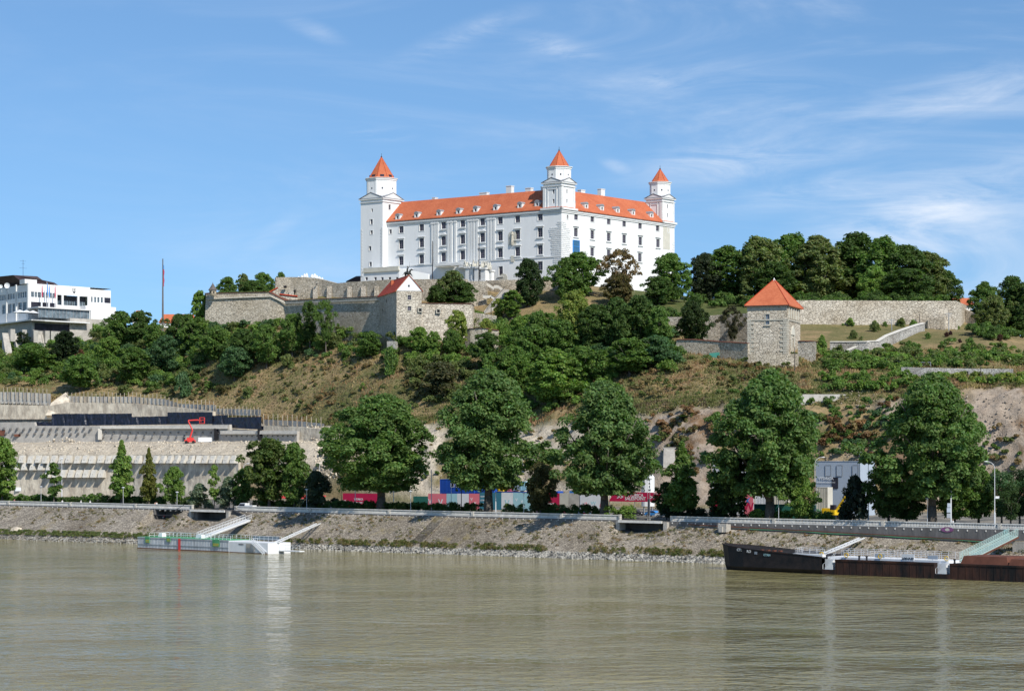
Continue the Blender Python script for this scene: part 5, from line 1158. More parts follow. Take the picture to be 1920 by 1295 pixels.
def crown(kind, W, H, h0, nC, nL, leaf, seed, cr=None):
    """clump centres inside a crown envelope; W width, H total height, h0 crown base"""
    r = np.random.default_rng(seed); L = H - h0; cs = []; rs = []
    def env(t):
        if kind == 'poplar': return (np.sin(np.pi * min(1, (t * .90 + .10)) ** 0.80)) ** 0.62
        if kind == 'round': return (np.sin(np.pi * (t * .88 + .09))) ** 0.55
        if kind == 'cone': return max(.06, (1 - t) ** 0.8 * min(1, .45 + t * 4))
        if kind == 'column': return (np.sin(np.pi * (t * .9 + .06))) ** 0.4
        if kind == 'bush': return max(0.1, (1 - t * .9) ** 0.5)
        if kind == 'umbrella': return .35 + .65 * math.exp(-((t - .68) / .25) ** 2)
    lob = r.random(7) * 6.28; la = .06 + .08 * r.random(); NL = [(r.random() * 6.283, .15 + .85 * r.random(), .22 + .22 * r.random()) for _ in range(11)]
    k = 0
    while len(cs) < nC and k < nC * 30:
        k += 1
        t = r.random(); a = r.random() * 6.283
        e = env(t) * W / 2 * (1 + la * math.sin(3 * a + lob[0] + t * 5) + .1 * math.sin(5 * a + lob[1] - t * 7))
        e *= .84 + sum(b * math.exp(-(((a - x + 3.1416) % 6.2832 - 3.1416) / .42) ** 2 - ((t - y) / .13) ** 2) for x, y, b in NL)
        q = (r.random() ** 0.42)
        c_ = (cr or W * .12) * (.65 + .7 * r.random()); rr = max(0, e * q - c_ * .5)
        cs.append((rr * math.cos(a), rr * math.sin(a), h0 + t * L * .96 )); rs.append(min(c_, max(.5, e * .8)))
    return leaf_cloud(cs, rs, max(1, nL // len(cs)), leaf, seed + 1, (1, 1, 1), flat=.95)
def trunk_mb(H, h0, W, r0, seed, fork=False, nb=7, lean=0):
    rq = random.Random(seed); m = MB(); top = h0 + (H - h0) * .62
    pts = [(0, 0, -1.0), (0.02 * H * lean, 0, h0 * .55), (0.04 * H * lean + rq.uniform(-.2, .2), rq.uniform(-.2, .2), h0), (rq.uniform(-.6, .6), rq.uniform(-.5, .5), top)]
    rad = [r0 * 1.35, r0 * .95, r0 * .8, r0 * .25]
    for a, b, p, q in zip(pts, pts[1:], rad, rad[1:]): m.tube(a, b, p, q, 7)
    for k in range(nb):
        t = rq.uniform(.0, .8); z0 = h0 * .8 + (top - h0 * .8) * t; a = k * 2.4 + rq.uniform(-.4, .4); l = W * .36 * rq.uniform(.7, 1.15) * (1 - t * .4); z1 = z0 + l * rq.uniform(.7, 1.3)
        mid = (math.cos(a) * l * .5, math.sin(a) * l * .5, z0 + (z1 - z0) * .35)
        m.tube((0, 0, z0), mid, r0 * .42 * (1 - t * .5), r0 * .28, 5); m.tube(mid, (math.cos(a) * l, math.sin(a) * l, z1), r0 * .28, r0 * .08, 5)
    if fork: m.tube((0, 0, h0 * .55), (-W * .17, .4, h0 + 3.5), r0 * .5, r0 * .3, 6); m.tube((-W * .17, .4, h0 + 3.5), (-W * .3, .6, h0 + 9), r0 * .3, r0 * .1, 6)
    return m
PROTO = {}
def proto(key, kind, W, H, h0, nC, nL, leaf, r0, seed, fork=False, nb=7, cr=None):
    V, Q, T = crown(kind, W, H, h0, nC, nL, leaf, seed, cr)
    me = np_mesh('crown', V, Q, [M['leaf']], tint=T)
    tm = trunk_mb(H, h0 + (H - h0) * .08, W, r0, seed, fork, nb); tme = bpy.data.meshes.new('trunk'); tme.from_pydata(tm.v, [], tm.f); tme.materials.append(M['bark']); tme.polygons.foreach_set('use_smooth', [True] * len(tm.f))
    PROTO[key] = (me, tme, W, H)
for k in range(5): proto('big%d' % k, 'poplar', 26, 32, 5.8, 420, 70000, .36, .95, 100 + k * 7, fork=(k == 3), nb=13, cr=1.8)
proto('tall', 'column', 10, 16, 2.0, 130, 15000, .33, .3, 201, cr=1.1)
proto('cone', 'cone', 10, 16, 2.0, 130, 15000, .32, .3, 205, cr=1.1)
proto('slim', 'column', 4, 11, 2.0, 26, 4200, .27, .16, 207, cr=.85)
for k in range(3): proto('round%d' % k, 'round', 14, 15, 2.2, 170, 17000, .33, .42, 220 + k * 5, cr=1.35)
for k in range(3): proto('wood%d' % k, 'round', 17, 22, 2.2, 230, 24000, .38, .5, 240 + k * 5, cr=1.6)
proto('sparse', 'umbrella', 16, 17, 4.5, 95, 10500, .31, .3, 260, nb=12, cr=1.3)
for k in range(3): proto('bush%d' % k, 'bush', 7, 4.5, .1, 26, 3400, .27, .1, 270 + k * 5, nb=5, cr=1.1)
proto('willow', 'bush', 9, 8, .2, 44, 8500, .30, .15, 290, nb=8, cr=1.35)
proto('pine', 'umbrella', 13, 14, 3.0, 48, 11500, .24, .35, 296, nb=10, cr=1.7)
for k in range(2): proto('shrub%d' % k, 'bush', 3.2, 2.4, .05, 9, 900, .22, .05, 300 + k, nb=3, cr=.75)
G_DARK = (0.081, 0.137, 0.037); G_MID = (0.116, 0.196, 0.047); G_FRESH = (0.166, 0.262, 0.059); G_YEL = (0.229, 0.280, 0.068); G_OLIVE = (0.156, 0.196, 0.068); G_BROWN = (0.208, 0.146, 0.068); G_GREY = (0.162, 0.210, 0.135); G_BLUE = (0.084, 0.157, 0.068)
def tree(px, base, top, wid, kind, col, label, D=None, name='tree', cat='tree', group=None, trunk=True, rz=None, dz=0):
    """px column, rows of base and top, width in photograph pixels"""
    if D is None: D = HIT(px, base) + .3
    me, tme, W, H = PROTO[kind]
    p = PW(px, base, D); gz = GZ(px, D)
    h = (base - top) / F * D; w = wid / F * D; z = p.z
    if z > gz + .1: h += z - gz - .0; z = gz      # stand it on the ground
    elif z < gz - 1.0: z = gz - 1.0; h = max(1.5, ZP(top, D) - z)
    o = empty(name, (p.x, p.y, z + dz), label, cat, group, rz if rz is not None else (px * 1.37 + base) % 6.28)
    o.scale = (w / W, w / W, h / H)
    cc = link('crown', me, o); j = random.Random(int(px * 7 + base)).uniform(.88, 1.12); cc.color = (*[c * j for c in col], 1)
    if trunk: link('trunk', tme, o)
    return o
BD = lambda px, d: BK(S_OF(px, d), d).y
QD = lambda px, d: (BD(px, d), HZ - (ZG(S_OF(px, d)) - CH) * F / BD(px, d))      # distance and ground row on the quay
def qtree(px, top, wid, kind, col, label, d=22, **k):
    D, row = QD(px, d); z = ZG(S_OF(px, d)); me, tme, W, H = PROTO[kind]
    p = PW(px, row, D); h = ZP(top, D) - z; w = wid / F * D
    o = empty(k.get('name', 'tree'), (p.x, p.y, z), label, k.get('cat', 'tree'), k.get('group'), k.get('rz', (px * 1.37) % 6.28)); o.scale = (w / W, w / W, h / H)
    cc = link('crown', me, o); cc.color = (*col, 1); link('trunk', tme, o); return o
GB = 'large poplars along the promenade'
G_POP = (0.121, 0.198, 0.064)
qtree(715, 736, 222, 'big0', (0.119, 0.199, 0.055), 'big broad tree on the promenade, first large one from the left, above the crimson board', 24, name='poplar_tree', group=GB)
qtree(916, 690, 220, 'big1', (0.121, 0.201, 0.062), 'big poplar on the promenade in front of the blue containers', 23, name='poplar_tree', group=GB)
qtree(1133, 711, 214, 'big2', G_POP, 'big poplar on the promenade beside the group of cyclists', 21, name='poplar_tree', group=GB)
qtree(1443, 691, 234, 'big3', (0.115, 0.193, 0.057), 'big poplar with forked trunk between the crimson mural and the grey panel house', 22, name='poplar_tree', group=GB, rz=0.0)
qtree(1748, 699, 226, 'big4', (0.115, 0.193, 0.055), 'big poplar furthest right on the promenade, behind the white round lamp', 22, name='poplar_tree', group=GB)
for px, top, wid, kind, col, lab, d, nm in [
    (4, 822, 66, 'tall', G_FRESH, 'tree cut by the left edge of the view on the promenade', 22, 'tree'),
    (101, 868, 32, 'slim', G_MID, 'small young tree alone on the promenade below the anchored wall', 21, 'tree'),
    (228, 823, 66, 'cone', G_FRESH, 'pointed green tree on the promenade, tallest of three near the left', 23, 'tree'),
    (279, 838, 46, 'cone', (.14, .155, .035), 'yellow green pointed tree, middle of three on the left promenade', 23, 'tree'),
    (326, 876, 50, 'round0', G_FRESH, 'small round tree right of the yellow green pointed tree', 22, 'tree'),
    (402, 872, 22, 'slim', G_FRESH, 'very slim tree standing among grey green willow bushes', 22, 'tree'),
    (505, 824, 112, 'round1', (.090, .135, .034), 'spreading light green tree beside the parked white pickup', 24, 'tree'),
    (552, 832, 62, 'tall', G_MID, 'narrower tree just right of the spreading light green tree', 25, 'tree'),
    (455, 880, 48, 'round2', G_MID, 'low dark tree left of the spreading tree by the pickup', 26, 'tree'),
    (375, 908, 58, 'willow', G_GREY, 'grey green willow bush left of the very slim tree', 23, 'bush'),
    (430, 896, 62, 'willow', G_GREY, 'grey green willow bush right of the very slim tree', 25, 'bush'),
    (592, 886, 76, 'willow', (.055, .08, .045), 'dark grey green willow left of the first large tree', 26, 'bush'),
    (1013, 868, 64, 'round2', (.10, .10, .04), 'thin reddish green tree between two big poplars before the crimson wall', 22, 'tree'),
    (1278, 826, 96, 'cone', G_MID, 'dark pointed tree right of the crimson salespoint board', 22, 'tree'),
    (1250, 905, 50, 'round0', (.05, .09, .03), 'low dark tree at the foot of the pointed tree by the salespoint board', 24, 'tree'),
    (1370, 848, 78, 'tall', (.05, .09, .03), 'dark tree in front of the graffiti mural', 21, 'tree'),
    (1352, 905, 60, 'round1', G_DARK, 'low dark tree under the dark mural tree', 23, 'tree'),
    (1500, 893, 66, 'round0', G_FRESH, 'light green tree on a thin stem right of the forked poplar', 22, 'tree'),
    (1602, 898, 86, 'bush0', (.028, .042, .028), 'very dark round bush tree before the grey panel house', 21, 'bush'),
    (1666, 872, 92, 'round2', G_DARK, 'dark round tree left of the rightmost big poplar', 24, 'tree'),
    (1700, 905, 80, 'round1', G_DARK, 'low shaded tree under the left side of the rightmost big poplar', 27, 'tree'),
    (1790, 888, 90, 'round0', G_MID, 'tree under the right side of the rightmost big poplar', 30, 'tree'),
    (1835, 880, 80, 'round2', G_MID, 'round tree between the rightmost big poplar and the street lamp', 34, 'tree'),
    (1878, 888, 72, 'pine', G_BLUE, 'dark pine behind the right street lamp', 30, 'pine'),
    (1912, 884, 74, 'pine', (.036, .066, .026), 'dark pine at the right edge beside the street lamp', 34, 'pine'),
    (1895, 910, 70, 'pine', (.05, .09, .03), 'lower green pine in front of the two dark pines at the right edge', 26, 'pine'),
    (1950, 880, 100, 'pine', G_BLUE, 'dark pine beyond the right edge', 30, 'pine')]:
    qtree(px, top, wid, kind, col, lab, d, name=nm + ('' if nm == 'bush' else '') if nm != 'pine' else 'pine_tree', cat=nm)
# trees on the hill -----------------------------------------------------------
HT = [ # px, base, top, width, kind, colour, label, D
 (1322, 575, 476, 74, 'wood0', (.05, .07, .035), 'slim greyish tree at the left end of the ridge wood', 770),
 (1362, 580, 463, 122, 'wood1', G_MID, 'wide green tree of the ridge wood, left of the pyramid roof', 775),
 (1424, 575, 443, 110, 'wood2', G_OLIVE, 'olive tree of the ridge wood rising just above left of the pyramid roof', 768),
 (1483, 572, 441, 120, 'wood0', G_MID, 'tall tree of the ridge wood directly above the pyramid roof', 778),
 (1532, 570, 444, 122, 'wood1', G_OLIVE, 'olive tree of the ridge wood just right of the pyramid roof', 766),
 (1603, 570, 437, 132, 'wood2', G_DARK, 'tallest dark tree in the middle of the ridge wood', 775),
 (1655, 568, 447, 124, 'wood0', G_MID, 'dome shaped tree right of the tallest one in the ridge wood', 765),
 (1700, 568, 462, 120, 'wood1', G_DARK, 'dark spreading tree with visible trunk in the ridge wood', 762),
 (1741, 568, 472, 96, 'wood2', G_OLIVE, 'olive tree second from the right end of the ridge wood', 768),
 (1772, 568, 508, 74, 'wood0', G_DARK, 'lowest tree at the right end of the ridge wood', 772),
 (1570, 566, 468, 80, 'wood1', G_DARK, 'shaded tree behind the rampart, left of the tallest ridge tree', 790),
 (1450, 570, 490, 90, 'wood2', G_DARK, 'shaded lower tree of the ridge wood behind the pyramid roof', 760),
 (1640, 566, 500, 60, 'round0', G_FRESH, 'small light green tree in front of the ridge wood', 745),
 (1700, 566, 505, 110, 'round1', G_DARK, 'dark low tree before the ridge wood above the pier wall', 742),
 (352, 660, 590, 44, 'round1', G_MID, 'rounded tree halfway between the flag mast and the watch turret', None),
 (1395, 572, 528, 24, 'slim', G_OLIVE, 'small cone shaped tree on the lawn left of the pyramid roof', 745),
 (1258, 600, 476, 88, 'wood0', G_MID, 'green tree at the right corner of the castle', 752),
 (1236, 600, 520, 70, 'round1', G_DARK, 'lower dark tree at the right corner of the castle', 742),
 (1166, 600, 470, 82, 'sparse', G_BROWN, 'tree with brown withering leaves before the east face of the castle', 748),
 (1160, 605, 515, 64, 'round2', (.12, .10, .04), 'lower withering brown green tree before the castle', 740),
 (1085, 590, 474, 96, 'wood1', G_MID, 'broad green tree before the corner of the castle, right of centre', 752),
 (1060, 590, 485, 60, 'round0', G_MID, 'narrow tree left part before the corner of the castle', 748),
 (991, 590, 484, 58, 'wood2', (.045, .08, .026), 'dark green tree before the lower windows, right of the gate stairs', 748),
 (848, 578, 509, 70, 'round0', G_OLIVE, 'round olive tree left of the gate pier', 758),
 (862, 582, 528, 72, 'round1', G_DARK, 'dark lower tree touching the olive tree by the gate pier', 752),
 (818, 580, 535, 44, 'round2', G_DARK, 'small dark tree on the bastion right of the gabled tower', 755),
 (374, 612, 546, 34, 'tall', G_FRESH, 'tree leaning on the outer left end of the bastion wall', 812),
 (428, 562, 520, 42, 'round0', G_MID, 'tree behind the bastion wall, leftmost of the row', 850),
 (457, 562, 514, 28, 'round1', G_OLIVE, 'narrow olive tree behind the bastion wall', 856),
 (493, 562, 512, 48, 'round2', G_MID, 'tree behind the bastion wall next to the terrace wall', 848),
 (472, 562, 526, 52, 'round0', G_DARK, 'lower dark tree behind the bastion wall', 842),
 (527, 540, 511, 26, 'round1', G_MID, 'small tree top above the terrace wall corner', 860),
 (581, 662, 568, 64, 'sparse', G_DARK, 'umbrella shaped tree in front of the bastion wall, left of a pair', None),
 (611, 664, 566, 58, 'sparse', G_MID, 'umbrella shaped tree in front of the bastion wall, right of a pair', None),
 (548, 668, 590, 56, 'round1', G_MID, 'round tree left of the umbrella shaped pair', None),
 (695, 672, 622, 52, 'round2', G_MID, 'tree at the shaded corner of the gabled tower', None),
 (733, 705, 655, 40, 'bush1', G_MID, 'green bush below the small ashlar block', None),
 (788, 665, 614, 50, 'round0', G_FRESH, 'fresh green tree in front of the lit bastion wall', None),
 (815, 668, 625, 36, 'round1', G_FRESH, 'smaller fresh tree right of the one before the lit bastion wall', None),
 (858, 662, 583, 44, 'tall', G_YEL, 'yellow green slender tree before the right end of the lit bastion wall', None),
 (846, 668, 618, 40, 'round2', G_MID, 'dark tree under the yellow green slender tree', None),
 (912, 650, 598, 40, 'round0', G_YEL, 'yellow green tree beside the ruined brick wall', None),
 (960, 600, 545, 46, 'tall', G_FRESH, 'bright tree left of the brown path under the castle', None),
 (935, 600, 560, 28, 'tall', G_YEL, 'slim yellow tree at the foot of the castle stairs', None),
 (1010, 680, 585, 70, 'round1', G_MID, 'tree in the dense green slope below the brown path', None),
 (1078, 650, 546, 78, 'wood0', G_YEL, 'olive yellow topped tree in the middle of the slope', None),
 (1112, 665, 572, 78, 'wood1', G_DARK, 'dark tree right of the olive yellow topped tree', None),
 (1052, 680, 600, 78, 'round2', G_MID, 'rounded tree under the olive yellow topped tree', None),
 (985, 665, 590, 76, 'wood2', G_FRESH, 'fresh green tree left of the olive yellow topped tree', None),
 (1155, 660, 560, 70, 'round0', G_DARK, 'dark tree on the slope below the withering brown tree', None),
 (1200, 650, 556, 76, 'round1', G_DARK, 'dark tree on the slope left of the lawn', None),
 (1235, 655, 575, 56, 'round2', G_MID, 'mid green tree touching the left end of the lawn', None),
 (1298, 655, 566, 70, 'round0', (.045, .075, .022), 'neat round dark tree before the lawn wall', None),
 (1373, 655, 576, 54, 'sparse', (.085, .085, .045), 'thin brownish tree before the lawn wall, next to the stone tower', None),
 (1180, 705, 635, 110, 'round1', G_MID, 'wide green tree low on the slope right of the centre thicket', None),
 (1230, 690, 630, 90, 'round2', G_BLUE, 'bluish green tree low on the slope below the lawn', None),
 (960, 740, 650, 90, 'round0', G_MID, 'big rounded tree at the left side of the centre thicket', None),
 (1040, 760, 655, 120, 'wood1', G_FRESH, 'largest fresh green tree in the centre thicket', None),
 (1000, 700, 610, 90, 'round2', G_MID, 'rounded tree in the upper centre thicket', None),
 (1090, 730, 650, 90, 'round1', G_MID, 'tree at the right side of the centre thicket', None),
 (915, 700, 625, 70, 'round1', G_DARK, 'dark tree left in the centre thicket', None),
 (830, 740, 680, 100, 'willow', (.10, .105, .05), 'grey olive bush on the dry slope left of the centre thicket', None),
 (122, 690, 622, 66, 'round1', (.032, .055, .022), 'dense dark tree below the parliament building', None),
 (42, 660, 622, 42, 'round2', (.032, .055, .022), 'small dark tree before the parliament piers', None),
 (152, 690, 655, 16, 'slim', (.20, .10, .06), 'thin rust red dead shrub right of the dense dark tree', None),
 (225, 660, 585, 70, 'round0', G_MID, 'tree at the right end of the parliament building', None),
 (262, 650, 584, 60, 'round1', G_DARK, 'tree left of the tall flag mast', None),
 (290, 665, 606, 54, 'round2', G_MID, 'tree just behind the foot of the tall flag mast', None),
 (335, 655, 590, 56, 'round0', G_DARK, 'tree right of the tall flag mast', None),
 (365, 660, 598, 50, 'round1', G_MID, 'tree between the tall flag mast and the bastion wall', None),
 (205, 690, 632, 60, 'round2', G_FRESH, 'fresh green tree under the parliament annex', None),
 (250, 720, 652, 80, 'round1', G_MID, 'tree low on the left slope', None),
 (310, 700, 630, 70, 'round0', G_BLUE, 'bluish tree on the slope under the flag mast', None),
 (150, 735, 665, 80, 'round2', G_MID, 'tree low on the slope above the rock spur', None),
 (60, 700, 645, 90, 'round0', G_MID, 'spreading tree on the slope below the parliament piers', None),
 (345, 745, 700, 44, 'bush0', G_BLUE, 'blue green bush above the lagging wall', None),
 (405, 680, 612, 66, 'round2', G_MID, 'tree below the left part of the bastion wall', None),
 (455, 690, 618, 66, 'round0', G_DARK, 'dark tree below the middle of the bastion wall', None),
 (500, 690, 610, 62, 'round1', G_MID, 'tree below the bend of the bastion wall', None),
 (440, 715, 650, 70, 'round2', G_BLUE, 'bluish tree on the slope below the bastion wall', None),
 (1845, 640, 530, 72, 'wood1', G_MID, 'tree right of the rampart end, left of a group', 745),
 (1866, 645, 555, 66, 'round0', G_OLIVE, 'smaller olive tree in front of the group at the right edge', 730),
 (1900, 650, 517, 84, 'wood2', G_DARK, 'tall dark tree in the group at the right edge', 760),
 (1945, 650, 520, 90, 'wood0', G_DARK, 'tall dark tree cut by the right edge', 755),
 (1926, 655, 570, 60, 'round1', G_DARK, 'lower dark tree at the right edge by the hilltop', 735),
 (1541, 668, 632, 30, 'bush1', G_FRESH, 'ivy covered bush right of the side wall of the stone tower', None),
 (1594, 612, 597, 22, 'bush0', G_FRESH, 'single round bright bush at the foot of the rampart wall', None),
 (1240+42, 870, 826, 40, 'slim', G_DARK, 'dark sapling on the cliff behind the pointed tree', 612),
]
for (px, b, t, w, k, c, lab, D) in HT: tree(px, b, t, w, k, c, lab, D, group='trees on the castle hill' if 0 else None)
# shrubs one can pick out on the dry slopes
SH = [(680, 728, 16, 'lone green shrub on the dry slope above the first large promenade tree', G_FRESH), (625, 655, 46, 'grey green shrub under the umbrella shaped pair', G_OLIVE), (650, 675, 30, 'green shrub on the dry slope left of the gabled tower corner', G_MID),
      (540, 690, 40, 'olive shrub high on the dry slope', G_OLIVE), (465, 745, 30, 'low green shrub above the pile wall on the dry slope', G_OLIVE), (700, 660, 34, 'green shrub at the foot of the shaded tower face', G_MID),
      (1460, 700, 16, 'small dark shrub under the grey forecourt wall', G_MID), (1775, 632, 14, 'reddish brown shrub at the crest of the right hill', (.08, .035, .03)), (1782, 628, 12, 'purple shrub next to the pole on the right hill', (.07, .03, .035)),
      (1796, 617, 10, 'round clipped bush at the right end of the rampart', G_FRESH), (1740, 636, 18, 'green shrub at the foot of the pier wall', G_MID), (1800, 643, 12, 'small purplish shrub on the right hill slope', (.07, .04, .035)), (1820, 650, 26, 'green shrub in the middle of the right hill slope', G_MID),
      (1875, 640, 20, 'reddish shrub on the skyline of the right hill', (.09, .05, .035)), (1712, 617, 26, 'ivy patch hanging over the ramp wall', G_FRESH), (1660, 612, 14, 'low shrub under the rampart, left of the ramp wall top', G_MID), (1690, 612, 24, 'wide low hedge shrub under the rampart', G_OLIVE),
      (1640, 622, 30, 'olive shrub on the slope under the rampart', G_OLIVE), (1600, 636, 26, 'dry olive shrub left on the slope under the rampart', G_OLIVE), (1640, 604+6, 14, 'small round shrub at the rampart foot', G_MID)]
for k, (px, py, w, lab, c) in enumerate(SH):
    D = HIT(px, py); h = w * .62; tree(px, py + 2, py - h, w, 'bush%d' % (k % 3), c, lab, D + .5, name='shrub', cat='shrub')
# thickets: too many bushes to count, one mass
def thicket(name, label, areas, seed, leaf=.30):
    r = np.random.default_rng(seed); Vs = []; Qs = []; Ts = []; off = 0
    for (x0, x1, y0, y1, n, w0, w1, cols) in areas:
        for k in range(n):
            px = r.uniform(x0, x1); py = y0 + (y1 - y0) * r.random(); D = HIT(px, py); w = r.uniform(w0, w1) / F * D
            c = cols[r.integers(len(cols))]; x = (px - 960) / F * D; z = GZ(px, D)
            nc = max(3, int(w * 1.3)); ang = r.random(nc) * 6.28; rad = r.random(nc) ** .5 * w * .4
            cs = np.stack([x + rad * np.cos(ang), D + rad * np.sin(ang), z + w * (.12 + .35 * r.random(nc))], -1)
            for i in range(nc): cs[i, 2] = max(cs[i, 2], GZW(cs[i, 0], cs[i, 1]) + w * .1)
            V, Q, T = leaf_cloud(cs, np.full(nc, max(.55, w * .24)), int(55 + w * 9), leaf, int(r.integers(1e9)), c, flat=.9)
            Vs.append(V); Qs.append(Q + off); Ts.append(T); off += len(V)
    o = link(name, np_mesh(name, np.concatenate(Vs), np.concatenate(Qs), [M['leaf']], tint=np.concatenate(Ts)), kind='stuff', label=label)
    o.color = (1, 1, 1, 1); return o
gr = [G_MID, G_MID, G_FRESH, G_FRESH, G_BLUE, G_OLIVE]
thicket('left_slope_thicket', 'dense green thicket on the slope below the parliament and bastion', [(-60, 380, 650, 725, 210, 14, 40, gr), (100, 460, 625, 700, 130, 14, 38, gr), (380, 700, 612, 672, 150, 12, 34, gr), (420, 800, 665, 765, 150, 5, 15, [G_OLIVE, (.20, .18, .08), (.14, .15, .06), (.26, .20, .10)]), (180, 420, 700, 750, 50, 6, 16, [G_OLIVE, (.24, .2, .1)]), (180, 420, 690, 740, 70, 10, 28, [G_OLIVE, G_MID, (.12, .11, .05)])], 1)
thicket('centre_slope_thicket', 'dense green thicket on the slope in the centre', [(880, 1150, 600, 775, 220, 18, 44, gr), (1100, 1270, 605, 700, 100, 18, 42, gr), (730, 900, 640, 690, 50, 16, 36, [G_OLIVE, G_MID, G_FRESH]), (770, 900, 690, 760, 46, 18, 40, [(.10, .105, .05), G_OLIVE])], 2)
thicket('right_slope_thicket', 'low green scrub on the right slopes', [(1540, 1930, 672, 690, 80, 12, 30, [G_FRESH, G_MID, G_OLIVE]), (1560, 1800, 645, 690, 70, 10, 26, [G_OLIVE, G_MID]), (1780, 1930, 650, 690, 40, 12, 28, [G_MID, G_FRESH, G_OLIVE]), (1540, 1700, 690, 735, 60, 14, 34, [G_FRESH, G_MID]), (1700, 1925, 708, 722, 50, 12, 26, [G_FRESH, G_FRESH, G_YEL]), (1120, 1540, 665, 745, 170, 6, 20, [G_OLIVE, (.20, .18, .08), (.26, .20, .10)]), (1700, 1930, 800, 900, 34, 12, 30, [G_OLIVE, (.26, .19, .10), G_MID]), (1210, 1340, 780, 900, 30, 10, 22, [G_OLIVE, (.28, .19, .10)]), (900, 1100, 780, 920, 70, 7, 18, [G_OLIVE, (.28, .21, .11)]), (640, 900, 790, 920, 60, 7, 18, [G_OLIVE, G_MID, (.28, .21, .11)]), (1540, 1680, 750, 860, 70, 12, 30, [G_MID, G_BLUE, (.17, .10, .05)]), (1330, 1560, 730, 900, 60, 12, 34, [G_MID, G_BLUE, G_OLIVE]), (1540, 1900, 665, 692, 90, 16, 34, [G_MID, G_OLIVE, G_FRESH])], 3)
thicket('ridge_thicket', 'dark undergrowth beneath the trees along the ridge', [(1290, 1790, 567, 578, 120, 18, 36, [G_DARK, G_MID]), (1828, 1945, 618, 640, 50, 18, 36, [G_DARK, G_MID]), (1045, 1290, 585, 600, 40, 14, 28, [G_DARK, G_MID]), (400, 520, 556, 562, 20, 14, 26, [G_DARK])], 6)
thicket('dry_brush', 'rust brown dry brush on the cut slope', [(1225, 1305, 765, 860, 46, 12, 24, [(.30, .18, .10), (.25, .17, .09), (.17, .16, .07)]), (1560, 1650, 790, 830, 26, 12, 24, [(.30, .18, .09), (.30, .23, .11)]), (1350, 1480, 640, 720, 30, 8, 18, [(.24, .16, .08)]), (560, 640, 740, 790, 16, 8, 16, [(.22, .16, .08), G_OLIVE]), (596, 660, 830, 880, 22, 8, 18, [(.09, .13, .07)])], 4)
# dry grass tufts over the hillside
def tufts():
    r = np.random.default_rng(77); n = 110000
    px = r.uniform(-40, 1960, n); q = r.uniform(6.7, 11.0, n); i = np.clip(((px + 420) / 5).astype(int), 0, len(CT) - 2)
    j = np.minimum(q.astype(int), 15); f = (q - j); ctl = CT[i]; a = ctl[np.arange(n), j]; b = ctl[np.arange(n), j + 1]; P = a * (1 - f[:, None]) + b * f[:, None]
    ii = np.clip(np.round((px + 420) / 5).astype(int), 0, nC - 1); jj = np.array([int(np.argmin(np.abs(rows - v))) for v in q[:1]]) if False else np.searchsorted(rows, q)
    jj = np.clip(jj, 0, nR - 1); D = DD[ii, jj]; Z = ZZ[ii, jj]; x = (TPX[ii] - 960) / F * D + r.uniform(-.45, .45, n); y = D + r.uniform(-.4, .4, n)
    keep = (cm[ii, jj, 1] < .5); D, Z, x, y, ii, jj = [v[keep] for v in (D, Z, x, y, ii, jj)]; n = len(D)
    h = r.uniform(.35, 1.1, n); w = r.uniform(.10, .28, n); a = r.random(n) * 3.14; lx = r.normal(0, .35, n); ly = r.normal(0, .3, n)
    dx, dy = np.cos(a) * w, np.sin(a) * w; Z = Z - .1
    V = np.stack([np.stack([x - dx, y - dy, Z], -1), np.stack([x + dx, y + dy, Z], -1), np.stack([x + lx, y + ly, Z + h], -1)], 1).reshape(-1, 3)
    cl = fbm(x / 7 + 5, y / 7 + 9, 61); c2 = fbm(x / 2.5 + 5, y / 2.5, 62)
    base = np.where((cl > .49)[:, None], np.array([.20, .205, .08]), np.where((cl < .40)[:, None], np.array([.36, .22, .125]), np.array([.40, .30, .15])))
    base = np.where((c2 < .36)[:, None], np.array([.16, .12, .07]), base) * r.uniform(.65, 1.25, (n, 1))
    T = np.concatenate([base, np.ones((n, 1))], 1)
    o = link('dry_grass', np_mesh('dry_grass', V, np.arange(3 * n).reshape(n, 3), [M['leaf']], tint=np.repeat(T, 3, 0), tri=True), kind='stuff', label='dry tufted grass covering the hillside'); o.color = (1, 1, 1, 1)
tufts()
